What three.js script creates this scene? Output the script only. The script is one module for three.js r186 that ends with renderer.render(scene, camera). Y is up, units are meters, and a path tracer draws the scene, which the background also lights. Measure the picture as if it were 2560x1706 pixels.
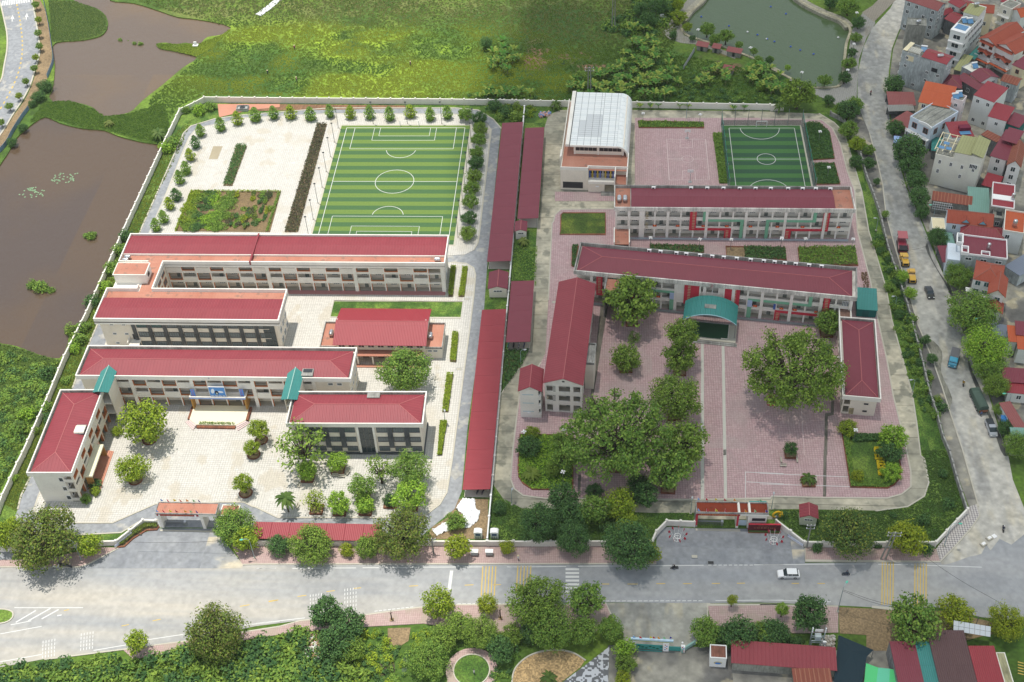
import*as THREE from 'three';
import{mergeGeometries} from 'three/addons/utils/BufferGeometryUtils.js';

// ---------------------------------------------------------------- camera
const scene=new THREE.Scene();
const CAMH=225,FPX=3141.2,PITCH=43.637*Math.PI/180,ROLL=3.105*Math.PI/180,YAW=5.377*Math.PI/180;
const camPos=new THREE.Vector3(22.1,CAMH,234.9);
const fwd=new THREE.Vector3(0,-Math.sin(PITCH),-Math.cos(PITCH)),dn0=new THREE.Vector3(0,-Math.cos(PITCH),Math.sin(PITCH)),rt0=new THREE.Vector3(1,0,0);
const rt=rt0.clone().multiplyScalar(Math.cos(ROLL)).addScaledVector(dn0,Math.sin(ROLL));
const dn=rt0.clone().multiplyScalar(-Math.sin(ROLL)).addScaledVector(dn0,Math.cos(ROLL));
for (const v of [fwd,rt,dn]){const{x,z}=v;v.x=Math.cos(YAW)*x+Math.sin(YAW)*z;v.z=-Math.sin(YAW)*x+Math.cos(YAW)*z;}
const camera=new THREE.PerspectiveCamera(2*Math.atan(853/FPX)*180/Math.PI,2560/1706,1,6000);
camera.position.copy(camPos);
camera.quaternion.setFromRotationMatrix(new THREE.Matrix4().makeBasis(rt,dn.clone().negate(),fwd.clone().negate()));

// ---------------------------------------------------------------- sky, sun, exposure
const EXPOSURE=1.14,SUN=3.9,SKYK=0.59;
const sunDir=new THREE.Vector3(-0.13,1,-0.12).normalize();
{
  const W=128,H=64,a=new Float32Array(W*H*4);
  for (let j=0;j<H;j++) for (let i=0;i<W;i++){
    const el=(j+0.5)/H-0.5,up=Math.max(0,Math.sin(el*Math.PI)),k=(j*W+i)*4,t=Math.pow(1-up,2);
    const below=el<0?0.45:1;
    a[k]=SKYK*below*(0.82+0.78*t);a[k+1]=SKYK*below*(0.94+0.7*t);a[k+2]=SKYK*below*(1.14+0.52*t);a[k+3]=1;
 }
  const sky=new THREE.DataTexture(a,W,H,THREE.RGBAFormat,THREE.FloatType);
  sky.mapping=THREE.EquirectangularReflectionMapping;sky.magFilter=THREE.LinearFilter;sky.needsUpdate=true;
  scene.background=sky;scene.environment=sky;
}
const sun=new THREE.DirectionalLight(new THREE.Color().setRGB(1,0.955,0.87),SUN);
sun.position.copy(sunDir).multiplyScalar(900);sun.castShadow=true;sun.shadow.radius=2.5;
Object.assign(sun.shadow.camera,{left:-300,right:300,top:300,bottom:-300,near:10,far:2000});sun.shadow.mapSize.set(4096,4096);
scene.add(sun,sun.target);
scene.fog=new THREE.FogExp2(0xdfe6ea,0.00005);
const renderer=new THREE.WebGLRenderer({antialias:true});
renderer.toneMapping=THREE.LinearToneMapping;renderer.toneMappingExposure=EXPOSURE;renderer.shadowMap.enabled=true;

// ---------------------------------------------------------------- helpers
let seed=12345;
const rnd=()=>{seed=(seed*1664525+1013904223) >>> 0;return seed/4294967296;};
const rr=(a,b)=>a+(b-a)*rnd();
const V3=(x,y,z)=>new THREE.Vector3(x,y,z);
// survey: a point sighted in the aerial picture, brought to the level h above the ground (metres)
function G(px,py,h=0){
  const d=fwd.clone().multiplyScalar(FPX).addScaledVector(rt,px-1280).addScaledVector(dn,py-853);
  return camPos.clone().addScaledVector(d,(h-CAMH)/d.y);
}
const pxPerM=(px,py)=>1/G(px,py).distanceTo(G(px+1,py));
// survey sheets: lists of x,y pairs read on an enlarged sheet with corner (ox,oy) and scale s
const sheet=(ox,oy,s=2.703)=>(...c)=>{const o=[];for (let i=0;i<c.length;i += 2) o.push([ox+c[i]/s,oy+c[i+1]/s]);return o;};
const A1=sheet(0,0),A2=sheet(640,0),A3=sheet(1260,0),A4=sheet(1900,0),B1=sheet(0,560),B2=sheet(640,560),B3=sheet(1260,560),B4=sheet(1900,560),C1=sheet(0,1126),C2=sheet(640,1126),C3=sheet(1260,1126),C4=sheet(1900,1126);
const S0=sheet(0,0,1);
const g1=(f,x,y,h=0)=>{const [p]=f(x,y);return G(p[0],p[1],h);};
const used={};
function nm(n){if (!(n in used)){used[n]=0;return n;} used[n]++;return n+'_'+String(used[n]).padStart(3,'0');}
function tagit(o,label,category,group,kind){if (label) o.userData.label=label;if (category) o.userData.category=category;if (group) o.userData.group=group;if (kind) o.userData.kind=kind;return o;}
function thing(name,label,category,pos=[0,0,0],turn=0,group){
  const o=new THREE.Group();o.name=nm(name);if (pos.isVector3) o.position.copy(pos);else o.position.set(...pos);o.rotation.y=turn;scene.add(o);return tagit(o,label,category,group);
}
function part(parent,name,geo,mat,x=0,y=0,z=0,ry=0){
  const m=new THREE.Mesh(geo,mat);m.name=name;m.position.set(x,y,z);m.rotation.y=ry;m.castShadow=m.receiveShadow=true;parent.add(m);return m;
}
function single(name,geo,mat,label,category,group,kind){const m=part(scene,nm(name),geo,mat);return tagit(m,label,category,group,kind);}
const struct=(name,geo,mat)=>single(name,geo,mat,null,null,null,'structure');
const ord='first second third fourth fifth sixth seventh eighth ninth tenth eleventh twelfth thirteenth fourteenth fifteenth sixteenth seventeenth eighteenth nineteenth twentieth'.split(' ');['twenty','thirty'].forEach((t)=>{if (t==='thirty') ord.push('thirtieth');for (const o of ord.slice(0,9)) ord.push(t+'-'+o);});
// boxes, with uv in metres; alike boxes share one geometry
const boxes=new Map();
function boxG(w,h,d){
  const key=[w,h,d].map((v)=>v.toFixed(3)).join();if (boxes.has(key)) return boxes.get(key);
  const g=new THREE.BoxGeometry(w,h,d),p=g.attributes.position,n=g.attributes.normal,u=g.attributes.uv;
  for (let i=0;i<p.count;i++){if (Math.abs(n.getY(i))>0.5) u.setXY(i,p.getX(i),-p.getZ(i));else if (Math.abs(n.getX(i))>0.5) u.setXY(i,p.getZ(i),p.getY(i));else u.setXY(i,p.getX(i),p.getY(i));}
  boxes.set(key,g);return g;
}
const bx=(parent,name,mat,x0,x1,y0,y1,z0,z1)=>part(parent,name,boxG(Math.abs(x1-x0),Math.abs(y1-y0),Math.abs(z1-z0)),mat,(x0+x1)/2,(y0+y1)/2,(z0+z1)/2);
const bxg=(x0,x1,y0,y1,z0,z1)=>new THREE.BoxGeometry(x1-x0,y1-y0,z1-z0).translate((x0+x1)/2,(y0+y1)/2,(z0+z1)/2);
// flat prism over a ground outline
function prism(pts,y0,y1,holes=[]){
  const sh=new THREE.Shape(pts.map((p)=>new THREE.Vector2(p.x,-p.z)));
  for (const h of holes) sh.holes.push(new THREE.Path(h.map((p)=>new THREE.Vector2(p.x,-p.z))));
  const g=new THREE.ExtrudeGeometry(sh,{depth:y1-y0,bevelEnabled:false});g.rotateX(-Math.PI/2);g.translate(0,y0,0);return g;
}
const gp=(list,h=0)=>list.map(([x,y])=>G(x,y,h));
const smooth=(pts,n=6,closed=true)=>new THREE.CatmullRomCurve3(pts,closed,'centripetal').getPoints(pts.length*n).slice(0,closed?-1:undefined);
const lay=(name,list,mat,y,sm=0,t=0.3)=>struct(name,prism(sm?smooth(gp(list),sm):gp(list),y-t,y),mat);
// band of constant width along a path
function ribbonG(pts,w,y0,y1,off=0){
  const n=pts.length,L=[],R=[];
  for (let i=0;i<n;i++){
    const a=pts[Math.max(0,i-1)],b=pts[Math.min(n-1,i+1)],p=pts[i];
    let dx=b.x-a.x,dz=b.z-a.z;const l=Math.hypot(dx,dz)||1;dx /= l;dz /= l;let k=1;
    if (i>0&&i<n-1){const e=Math.hypot(p.x-a.x,p.z-a.z)||1;k=1/Math.max(0.5,Math.abs(((p.x-a.x)*dx+(p.z-a.z)*dz)/e));}
    L.push(V3(p.x+dz*k*(off-w/2),0,p.z-dx*k*(off-w/2)));R.push(V3(p.x+dz*k*(off+w/2),0,p.z-dx*k*(off+w/2)));
 }
  const pos=[],uv=[],idx=[];let s=0;
  for (let i=0;i<n;i++){
    if (i) s += pts[i].distanceTo(pts[i-1]);
    for (const [q,y,v] of [[L[i],y0,0],[L[i],y1,y1-y0],[L[i],y1,y1-y0],[R[i],y1,y1-y0+w],[R[i],y1,y1-y0+w],[R[i],y0,2*(y1-y0)+w]]){pos.push(q.x,y,q.z);uv.push(s,v);}
    if (i) for (const k of [0,2,4]){const a=(i-1)*6+k,b=i*6+k;idx.push(a,a+1,b,a+1,b+1,b);}
 }
  for (const i of [0,n-1]){const b=i*6;idx.push(b,b+5,b+1,b+5,b+4,b+1);}
  const g=new THREE.BufferGeometry();g.setAttribute('position',new THREE.Float32BufferAttribute(pos,3));g.setAttribute('uv',new THREE.Float32BufferAttribute(uv,2));g.setIndex(idx);g.computeVertexNormals();return g;
}
const kerb=(name,list,mat,w=0.25,h=0.15,sm=0,y=0)=>struct(name,ribbonG(sm?smooth(gp(list),sm,false):gp(list),w,y-0.1,y+h),mat);
// thin bar between two points
function barG(a,b,r,seg=5,r2=r){
  const d=b.clone().sub(a),g=new THREE.CylinderGeometry(r2,r,d.length(),seg,1,false);
  g.applyQuaternion(new THREE.Quaternion().setFromUnitVectors(V3(0,1,0),d.clone().normalize()));g.translate((a.x+b.x)/2,(a.y+b.y)/2,(a.z+b.z)/2);return g;
}
const tubeG=(pts,r,n=12,seg=5)=>new THREE.TubeGeometry(new THREE.CatmullRomCurve3(pts),n,r,seg);
const sortaMerge=(list)=>mergeGeometries(list.map((g)=>{const k=g.index?g.toNonIndexed():g;for (const a of Object.keys(k.attributes)) if (!['position','normal','uv','color'].includes(a)) k.deleteAttribute(a);return k;}));

// ---------------------------------------------------------------- noise and textures
const LAT=new Float32Array(65536);for (let i=0;i<65536;i++) LAT[i]=rnd();
function vn(x,y){
  const xi=Math.floor(x),yi=Math.floor(y),fx=x-xi,fy=y-yi,u=fx*fx*(3-2*fx),v=fy*fy*(3-2*fy);
  const a=LAT[(xi & 255)+((yi & 255) << 8)],b=LAT[((xi+1) & 255)+((yi & 255) << 8)],c=LAT[(xi & 255)+(((yi+1) & 255) << 8)],d=LAT[((xi+1) & 255)+(((yi+1) & 255) << 8)];
  return a+(b-a)*u+(c-a)*v+(a-b-c+d)*u*v;
}
const fbm=(x,y,o=4)=>{let s=0,a=0.5,t=0;for (let i=0;i<o;i++){s += a*vn(x,y);t += a;a *= 0.5;x=x*2.03+17.3;y=y*2.03+9.1;} return s/t;};
const sm01=(a,b,x)=>{const t=Math.min(1,Math.max(0,(x-a)/(b-a)));return t*t*(3-2*t);};
const mixc=(a,b,t)=>[a[0]+(b[0]-a[0])*t,a[1]+(b[1]-a[1])*t,a[2]+(b[2]-a[2])*t];
// texture over span metres, laid in world x and z for ground sheets (u = x, v = -z)
function tex(size,span,fn,data=false){
  const a=new Uint8Array(size*size*4);
  for (let j=0;j<size;j++) for (let i=0;i<size;i++){
    const x=((i+0.5)/size-0.5)*span,z=-((j+0.5)/size-0.5)*span,c=fn(x,z),k=(j*size+i)*4;
    a[k]=c[0]<0?0:c[0]>255?255:c[0];a[k+1]=c[1]<0?0:c[1]>255?255:c[1];a[k+2]=c[2]<0?0:c[2]>255?255:c[2];a[k+3]=255;
 }
  const t=new THREE.DataTexture(a,size,size,THREE.RGBAFormat,THREE.UnsignedByteType);
  t.wrapS=t.wrapT=THREE.RepeatWrapping;t.magFilter=THREE.LinearFilter;t.minFilter=THREE.LinearMipmapLinearFilter;t.generateMipmaps=true;
  t.repeat.set(1/span,1/span);t.offset.set(0.5,0.5);if (!data) t.colorSpace=THREE.SRGBColorSpace;t.needsUpdate=true;return t;
}
const std=(o)=>new THREE.MeshStandardMaterial(Object.assign({roughness:0.9,metalness:0},o));
const lin=(r,g,b)=>new THREE.Color().setRGB(r,g,b);
// ---------------------------------------------------------------- materials of the setting
const inEl=(c,rx,rz,x,z)=>{const dx=(x-c.x)/rx,dz=(z-c.z)/rz;return 1-sm01(0.55,1.25,Math.hypot(dx,dz));};
const meadow=[[G(900,150),75,30],[G(1000,225),60,14],[G(1250,190),35,20],[G(720,90),30,14]],dryTop=[[G(1100,-20),120,26],[G(1500,30),50,24],[G(560,20),26,10]],darkF=[[G(650,190),22,22],[G(1350,70),45,16],[G(1500,190),60,22],[G(1800,210),40,12]],soil=[[G(1340,140),6,12],[G(1480,160),9,6],[G(1600,190),10,6],[G(1450,140),14,3],[G(1800,160),8,8],[G(2285,100),2,30]];
const zone=(L,x,z)=>{let m=0;for (const [c,a,b] of L) m=Math.max(m,inEl(c,a,b,x,z));return m;};
const terrainTex=tex(2048,512,(x,z)=>{
  const n=fbm(x*0.03,z*0.03,4),f=fbm(x*0.22+40,z*0.3+9,4),g=vn(x*1.9,z*2.4);
  let c=mixc([78,108,38],[112,138,48],sm01(0.3,0.7,n));
  c=mixc(c,[136,160,48],zone(meadow,x,z)*sm01(0.32,0.62,0.5*f+0.5*fbm(x*0.05+3,z*0.09,3)));
  c=mixc(c,[112,118,64],zone(dryTop,x,z)*sm01(0.4,0.68,f)*0.9);
  c=mixc(c,[58,94,38],zone(darkF,x,z)*sm01(0.25,0.6,f)*0.8);
  c=mixc(c,[134,108,80],zone(soil,x,z)*sm01(0.35,0.6,f));
  const k=0.72+0.36*f+0.26*(g-0.5);return [c[0]*k,c[1]*k,c[2]*k];
});
const lawnTex=tex(512,40,(x,z)=>{const f=fbm(x*0.3+5,z*0.3,4),g=vn(x*5,z*5);const c=mixc([80,118,42],[116,144,58],sm01(0.3,0.7,f)),k=0.8+0.4*(g-0.5)+0.25*(f-0.4);return [c[0]*k,c[1]*k,c[2]*k];});
function paverTex(a,b,joint,dirt,stain,size,pv=0.6){
  return tex(2048,72,(x,z)=>{
    const i=Math.floor(x/pv),j=Math.floor(z/pv),fx=x/pv-i,fz=z/pv-j,r=LAT[(i & 255)+((j & 255) << 8)];
    const n=fbm(x*0.11+size,z*0.11,4),d=fbm(x*0.5,z*0.5+size,3);
    let c=mixc(a,b,0.6*r+0.4*d);const jt=Math.max(sm01(0.86,0.93,fx),sm01(0.86,0.93,fz))*sm01(0.25,0.55,d+0.15);
    c=mixc(c,joint,jt*0.6);c=mixc(c,dirt,sm01(0.55,0.78,n)*0.55);c=mixc(c,stain,sm01(0.62,0.72,fbm(x*0.23+50,z*0.17+size,4))*0.4);
    const k=0.95+0.1*(vn(x*6,z*6)-0.5);return [c[0]*k,c[1]*k,c[2]*k];
 });
}
const whitePaveTex=paverTex([202,198,190],[215,211,203],[124,121,114],[194,186,170],[186,174,152],3);
const pinkPaveTex=paverTex([184,151,152],[202,174,172],[112,92,94],[180,162,158],[170,148,146],11);
const redWalkTex=tex(1024,36,(x,z)=>{const pv=0.45,i=Math.floor(x/pv),j=Math.floor(z/pv),fx=x/pv-i,fz=z/pv-j,r=LAT[(i & 255)+((j & 255) << 8)],n=fbm(x*0.3,z*0.3,4);let c=mixc([170,144,140],[190,166,160],0.5*r+0.5*n);c=mixc(c,[120,98,92],Math.max(sm01(0.84,0.94,fx),sm01(0.84,0.94,fz))*0.6);return mixc(c,[160,148,132],sm01(0.5,0.75,n)*0.7);});
// south road: grey asphalt with tan mud tracked along it, mostly in the west
const roadTex=tex(2048,300,(x,z)=>{
  const n=fbm(x*0.012,z*0.07+5,4),s=fbm(x*0.022,z*0.33,5),f=fbm(x*1.1,z*1.1,3),west=sm01(30,-70,x+14*(fbm(x*0.03,z*0.05,3)-0.5));
  let c=mixc([148,150,152],[160,160,160],sm01(0.2,0.8,s));c=mixc(c,[196,184,162],west*sm01(0.28,0.66,0.6*n+0.4*s)*0.6);c=mixc(c,[176,172,162],(1-west)*sm01(0.5,0.75,n)*0.4);
  const p=fbm(x*0.06+30,z*0.1+70,3);c=mixc(c,[120,122,126],sm01(0.56,0.72,p)*0.18);const k=0.93+0.14*f;return [c[0]*k,c[1]*k,c[2]*k];
});
// east street: worn pale concrete and gravel
const eastTex=tex(2048,300,(x,z)=>{
  const n=fbm(x*0.09,z*0.04,4),s=fbm(x*0.5+30,z*0.15,4),f=fbm(x*0.9,z*0.9,3);
  let c=mixc([146,146,142],[182,178,168],sm01(0.3,0.7,n));c=mixc(c,[192,182,158],sm01(0.52,0.78,s)*0.5);c=mixc(c,[116,116,116],sm01(0.55,0.75,fbm(x*0.3,z*0.05+90,4))*0.4);const k=0.84+0.32*f;return [c[0]*k,c[1]*k,c[2]*k];
});
const asphTex=tex(1024,120,(x,z)=>{const n=fbm(x*0.1,z*0.1,4),f=fbm(x*1.5,z*1.5,3);let c=mixc([128,131,136],[152,154,156],n);c=mixc(c,[188,182,168],sm01(0.62,0.74,fbm(x*0.35+8,z*0.35,4))*0.5);const k=0.88+0.24*f;return [c[0]*k,c[1]*k,c[2]*k];});
const apronTex=tex(1024,130,(x,z)=>{const n=fbm(x*0.12,z*0.25,4),f=fbm(x*1.2,z*1.2,3),w=sm01(0,-40,x);let c=mixc([124,127,132],[148,150,152],fbm(x*0.3,z*0.3,3));c=mixc(c,[208,194,166],w*sm01(0.5,0.7,n)*0.8);const k=0.88+0.22*f;return [c[0]*k,c[1]*k,c[2]*k];});
const concTex=tex(2048,200,(x,z)=>{const n=fbm(x*0.14,z*0.14,4),f=fbm(x*0.9,z*0.9,3);let c=mixc([152,148,132],[190,182,160],sm01(0.3,0.7,n));c=mixc(c,[112,112,100],sm01(0.56,0.72,fbm(x*0.4+60,z*0.4,4))*0.55);const q=((z+400) % 5.2)/5.2;c=mixc(c,[90,86,74],sm01(0.965,0.985,q)*0.6);const k=0.86+0.26*f;return [c[0]*k,c[1]*k,c[2]*k];});
const yardTex=tex(1024,100,(x,z)=>{const n=fbm(x*0.1,z*0.1,4),f=fbm(x*0.9,z*0.9,3);let c=mixc([104,102,98],[150,146,134],sm01(0.36,0.62,n));c=mixc(c,[196,182,148],sm01(0.6,0.72,fbm(x*0.3+20,z*0.25,4))*0.6);const k=0.84+0.3*f;return [c[0]*k,c[1]*k,c[2]*k];});
const dirtTex=tex(512,50,(x,z)=>{const n=fbm(x*0.3,z*0.3,4),f=vn(x*4,z*4);const c=mixc([150,128,96],[118,100,74],n),k=0.85+0.3*f;return [c[0]*k,c[1]*k,c[2]*k];});
const brickTopTex=tex(512,24,(x,z)=>{const n=fbm(x*0.3,z*0.3,4),a=((x+48) % 0.4)/0.4,b=((z+48) % 0.4)/0.4;let c=mixc([170,112,92],[190,140,120],n);c=mixc(c,[150,90,70],Math.max(sm01(0.86,0.96,a),sm01(0.86,0.96,b))*0.6);return mixc(c,[120,100,88],sm01(0.64,0.76,fbm(x*0.8,z*0.8+4,3))*0.5);});
const wallTex=tex(512,24,(x,z)=>{const n=fbm(x*0.4,z*0.25,4),f=fbm(x*3,z*3,2),k=0.93+0.1*n+0.04*f;return [255*k,254*k,250*k];});
const grimeTex=tex(512,18,(x,z)=>{const n=fbm(x*0.7,z*0.3,4),f=fbm(x*4,z*1.2,3),k=0.62+0.3*n+0.3*f;return [240*k,240*k,236*k];});
const M={
  terrain:std({map:terrainTex,roughness:1}),lawn:std({map:lawnTex,roughness:1}),
  pave:std({map:whitePaveTex}),pink:std({map:pinkPaveTex}),walk:std({map:redWalkTex}),road:std({map:roadTex}),east:std({map:eastTex,roughness:0.95}),asph:std({map:asphTex}),apron:std({map:apronTex}),conc:std({map:concTex}),yard:std({map:yardTex}),dirt:std({map:dirtTex}),
  kerb:std({color:lin(0.5,0.47,0.4),map:wallTex}),brickEdge:std({color:lin(0.3,0.11,0.06),map:grimeTex}),
  paint:std({color:lin(0.62,0.62,0.6)}),yellow:std({color:lin(0.6,0.42,0.1)}),pinkPaint:std({color:lin(0.62,0.5,0.48)}),
  brown:new THREE.MeshPhysicalMaterial({color:lin(0.1,0.077,0.064),roughness:0.12,map:tex(512,260,(x,z)=>{const n=fbm(x*0.025,z*0.025,4);const c=mixc([236,230,226],[255,240,214],sm01(0.35,0.65,n));return c;}),bumpMap:tex(512,24,(x,z)=>{const v=255*fbm(x*0.9,z*0.9,3);return [v,v,v];},true),bumpScale:0.05}),
  green:new THREE.MeshPhysicalMaterial({color:lin(0.075,0.115,0.05),roughness:0.1,bumpMap:tex(512,24,(x,z)=>{const v=255*fbm(x*1.1+40,z*1.1,3);return [v,v,v];},true),bumpScale:0.04}),
  white:std({color:lin(0.83,0.8,0.75),map:wallTex}),cream:std({color:lin(0.78,0.72,0.63),map:wallTex}),grimy:std({color:lin(0.42,0.41,0.39),map:grimeTex}),grey:std({color:lin(0.4,0.42,0.43),map:wallTex}),plain:std({color:lin(0.83,0.82,0.8)}),
  brickTop:std({map:brickTopTex}),dark:std({color:lin(0.025,0.03,0.035),roughness:0.35}),black:std({color:lin(0.015,0.015,0.016),roughness:0.6}),steel:std({color:lin(0.55,0.56,0.57),roughness:0.3,metalness:0.85}),metal:std({color:lin(0.25,0.26,0.27),roughness:0.5,metalness:0.5}),
  orange:std({color:lin(0.5,0.16,0.05)}),teal:std({color:lin(0.05,0.3,0.27)}),red:std({color:lin(0.5,0.03,0.05)}),
};
// ---------------------------------------------------------------- terrain with the ponds cut in
const pond1=A1(385,285,560,270,680,240,722,190,715,110,640,50,520,18,470,-60,760,-60,740,0,900,20,1080,75,1200,115,1330,130,1560,185,1490,235,1400,250,1340,300,1250,288,1190,300,1120,288,1055,295,1075,325,1180,345,1330,385,1230,460,1100,570,960,680,870,760,700,785,660,778,645,740,580,708,470,690,400,705,330,655,352,600,368,440,355,310);
const pond2=[...S0(-150,560,-60,500),...A1(0,1110,60,1020,110,930,200,850,300,790,400,830,560,868,700,880,800,920,960,960,1085,985,1060,1060,960,1280,870,1480),...B1(835,20,790,130,690,330,630,470,580,580,560,640,520,680,470,740,450,830,400,908,250,880,120,830,0,808),...S0(-150,850)];
const pond3=[...A3(1400,-90,1330,20,1270,75,1200,150,1230,230,1300,260,1440,300,1560,345,1680,390,1790,440,1890,495),...A4(60,455,190,520,330,585,440,590,530,580,565,420,580,300,605,200,560,150,430,95,300,30,210,-40,150,-90)];
{
  const big=2600,hole=(l,n)=>smooth(gp(l),n);
  const P1=hole(pond1,3),P2=hole(pond2,3),P3=hole(pond3,3);
  struct('ground',prism([V3(-big,0,big),V3(big,0,big),V3(big,0,-big),V3(-big,0,-big)],-1.6,0,[P1,P2,P3]),M.terrain);
  const water=(name,l,m,lvl)=>{const c=l.reduce((s,p)=>s.add(p),V3(0,0,0)).divideScalar(l.length);struct(name,prism(l.map((p)=>p.clone().sub(c).multiplyScalar(1.01).add(c)),-1.55,lvl),m);};
  const tan=M.brown.clone();tan.color.setRGB(0.155,0.12,0.092);water('brown_pond',P1,tan,-0.35);water('brown_pond',P2,M.brown,-0.35);water('green_pond',P3,M.green,-0.9);
}
// ---------------------------------------------------------------- left school grounds
lay('verge',[...S0(1312,262,1100,255,700,252,512,250,490,262,455,280,409,372,313,580,221,786,165,898,124,1000,61,1140,46,1168,10,1246,-60,1400,120,1410,380,1345,620,1345,1222,1356)],M.lawn,0.05);
lay('ring_road',[...S0(-20,1440,44,1275,52,1241,74,1196,181,971,222,860,242,815,285,720,351,577,403,459,436,385,459,333,477,316,536,298,610,288,699,281,825,272,1139,272,1195,277,1232,300,1252,322,1247,370,1226,580,1219,652,1210,775,1169,1070,1154,1230,1136,1274,1076,1322,1050,1345,560,1345,560,1320,396,1320,392,1300,358,1300,303,1333,192,1339,110,1330)],M.asph,0.09);
const plazaN=S0(699,292,607,296,547,311,507,318,488,326,473,344,455,385,411,496,385,555,345,640,1128,640,1162,638,1184,627,1195,608,1199,580,1221,388,1228,326,1217,311,1191,292,1139,287,825,285);
const plazaS=S0(345,657,1128,657,1165,660,1184,671,1189,689,1184,745,1173,834,1143,1056,1132,1140,1117,1233,1099,1263,1065,1289,962,1296,695,1296,640,1270,629,1267,610,1257,551,1257,388,1262,281,1309,189,1309,100,1306,85,1274,96,1241,190,1040,255,880,305,750);
lay('plaza',plazaN,M.pave,0.2);lay('plaza',plazaS,M.pave,0.2);
kerb('kerb',[...plazaN.slice(0,9)],M.kerb,0.35,0.24);kerb('kerb',[...plazaN.slice(12),plazaN[0]],M.kerb,0.35,0.24);kerb('kerb',plazaS.slice(1,25),M.kerb,0.35,0.24);
kerb('kerb',S0(181,971,222,860,242,815,351,577,403,459,436,385,459,333,477,316,536,298,610,288,825,271,1139,271,1195,276,1233,299,1253,322),M.kerb,0.4,0.2);
kerb('kerb',S0(396,1302,358,1300,303,1333,192,1339),M.kerb,0.3,0.2);kerb('kerb',S0(44,1275,52,1241,74,1196,120,1100),M.kerb,0.4,0.2);
const redTile=std({color:lin(0.52,0.24,0.17),map:wallTex});
lay('tiled_patio',A1(1470,705,1890,705,1890,725,1690,745,1480,795),redTile,0.14);
lay('soil_strip',A2(0,705,1010,715,1010,735,0,752),std({color:lin(0.3,0.16,0.09),map:grimeTex}),0.13);
lay('bare_patch',A1(1440,992,1505,992,1470,1080,1410,1080),std({color:lin(0.36,0.31,0.22),map:wallTex}),0.212);
// ---------------------------------------------------------------- right school grounds
lay('verge',[...S0(1312,262,1593,278,1959,282),...A4(450,762,570,832,620,930,680,1060,720,1200,770,1330,810,1440),...B4(880,190,915,290,950,390,1005,550,1075,820,1110,950,1155,1150,1205,1290,1245,1440,1290,1568),...C4(1335,190,1405,400,1190,650,430,655,300,650,115,500),...C3(1040,560,1040,660),...S0(1222,1356)],M.lawn,0.055);
lay('concrete_road',[...A3(380,745,880,745,1890,755),...A4(0,755,400,770,500,830,570,900,600,1000,640,1130,690,1300,735,1568),...B4(775,180,850,430,890,650,960,900,1030,1160,1060,1360,1085,1568),...C4(1110,60,1140,220,1110,310,1000,380,780,410,270,400,0,402),...C3(1840,470,1300,470,1290,425,1000,425,380,400,120,395,0,330),...C2(1700,370,1600,230,1610,0),...B2(1640,1250,1650,1160,1790,960),...B3(185,800,200,440,225,0),...A3(240,1480,275,860,300,780)],M.conc,0.1);
const pinkMain=[...A3(885,800,1890,800),...A4(0,805,300,808,420,815,490,870,545,980,590,1160,640,1290,660,1568),...B4(745,380,790,620,860,930,900,1160,980,1480),...C4(990,0,1020,150,1020,250,960,300,860,328,440,325,80,315),...C3(1800,330,1290,338,280,330,130,310,70,265,45,200,60,0),...B3(75,1400,105,1160,250,940,280,880,300,520,325,0),...A3(335,1500,345,1455,385,1420,745,1415,885,1245)];
lay('pink_paving',pinkMain,M.pink,0.2);lay('pink_paving',A3(345,1300,745,1300,745,1362,345,1362),M.pink,0.2);
kerb('kerb',pinkMain.slice(2,32),M.kerb,0.35,0.24);kerb('kerb',pinkMain.slice(33,45),M.kerb,0.35,0.24);
kerb('kerb',[...A4(400,768,500,828,570,898,600,998,640,1128,690,1298,737,1568),...B4(777,180,852,430,892,650,962,900,1032,1160,1062,1360,1087,1568),...C4(1112,60,1142,220,1112,312,1000,383,780,413)],M.kerb,0.3,0.15);
kerb('kerb',[...B2(1640,1250,1650,1160,1790,960),...B3(185,800,200,440)],M.kerb,0.3,0.15);
const dark2=std({color:lin(0.2,0.18,0.15),map:grimeTex});
struct('drain_strip',prism(gp([...B3(655,545,705,545,590,1255,575,1255)]),0.1,0.215),dark2);
struct('drain_strip',prism(gp([...C3(500,170,522,170,515,300,500,300)]),0.1,0.215),dark2);struct('drain_strip',prism(gp([...C4(430,0,452,0,448,318,426,318)]),0.1,0.215),dark2);struct('drain_strip',prism(gp([...B4(440,1285,460,1285,455,1568,433,1568)]),0.1,0.2155),dark2);struct('drain_strip',prism(gp([...B4(480,1140,500,1140,500,1295,440,1310,440,1285,480,1280)]),0.1,0.216),dark2);
const paleTile=std({color:lin(0.55,0.54,0.49),map:wallTex});
for (const q of [B3(1332,728,1350,728,1352,1568,1330,1568),B3(1470,742,1489,742,1503,1568,1482,1568),C3(1330,0,1352,0,1354,336,1330,336),C3(1482,0,1503,0,1508,336,1488,336)]) struct('tile_band',prism(gp(q),0.1,0.222),paleTile);
const line=(name,l,m,w=0.14,y=0.21)=>struct(name,ribbonG(gp(l),w,y-0.05,y+0.006),m);
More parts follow.
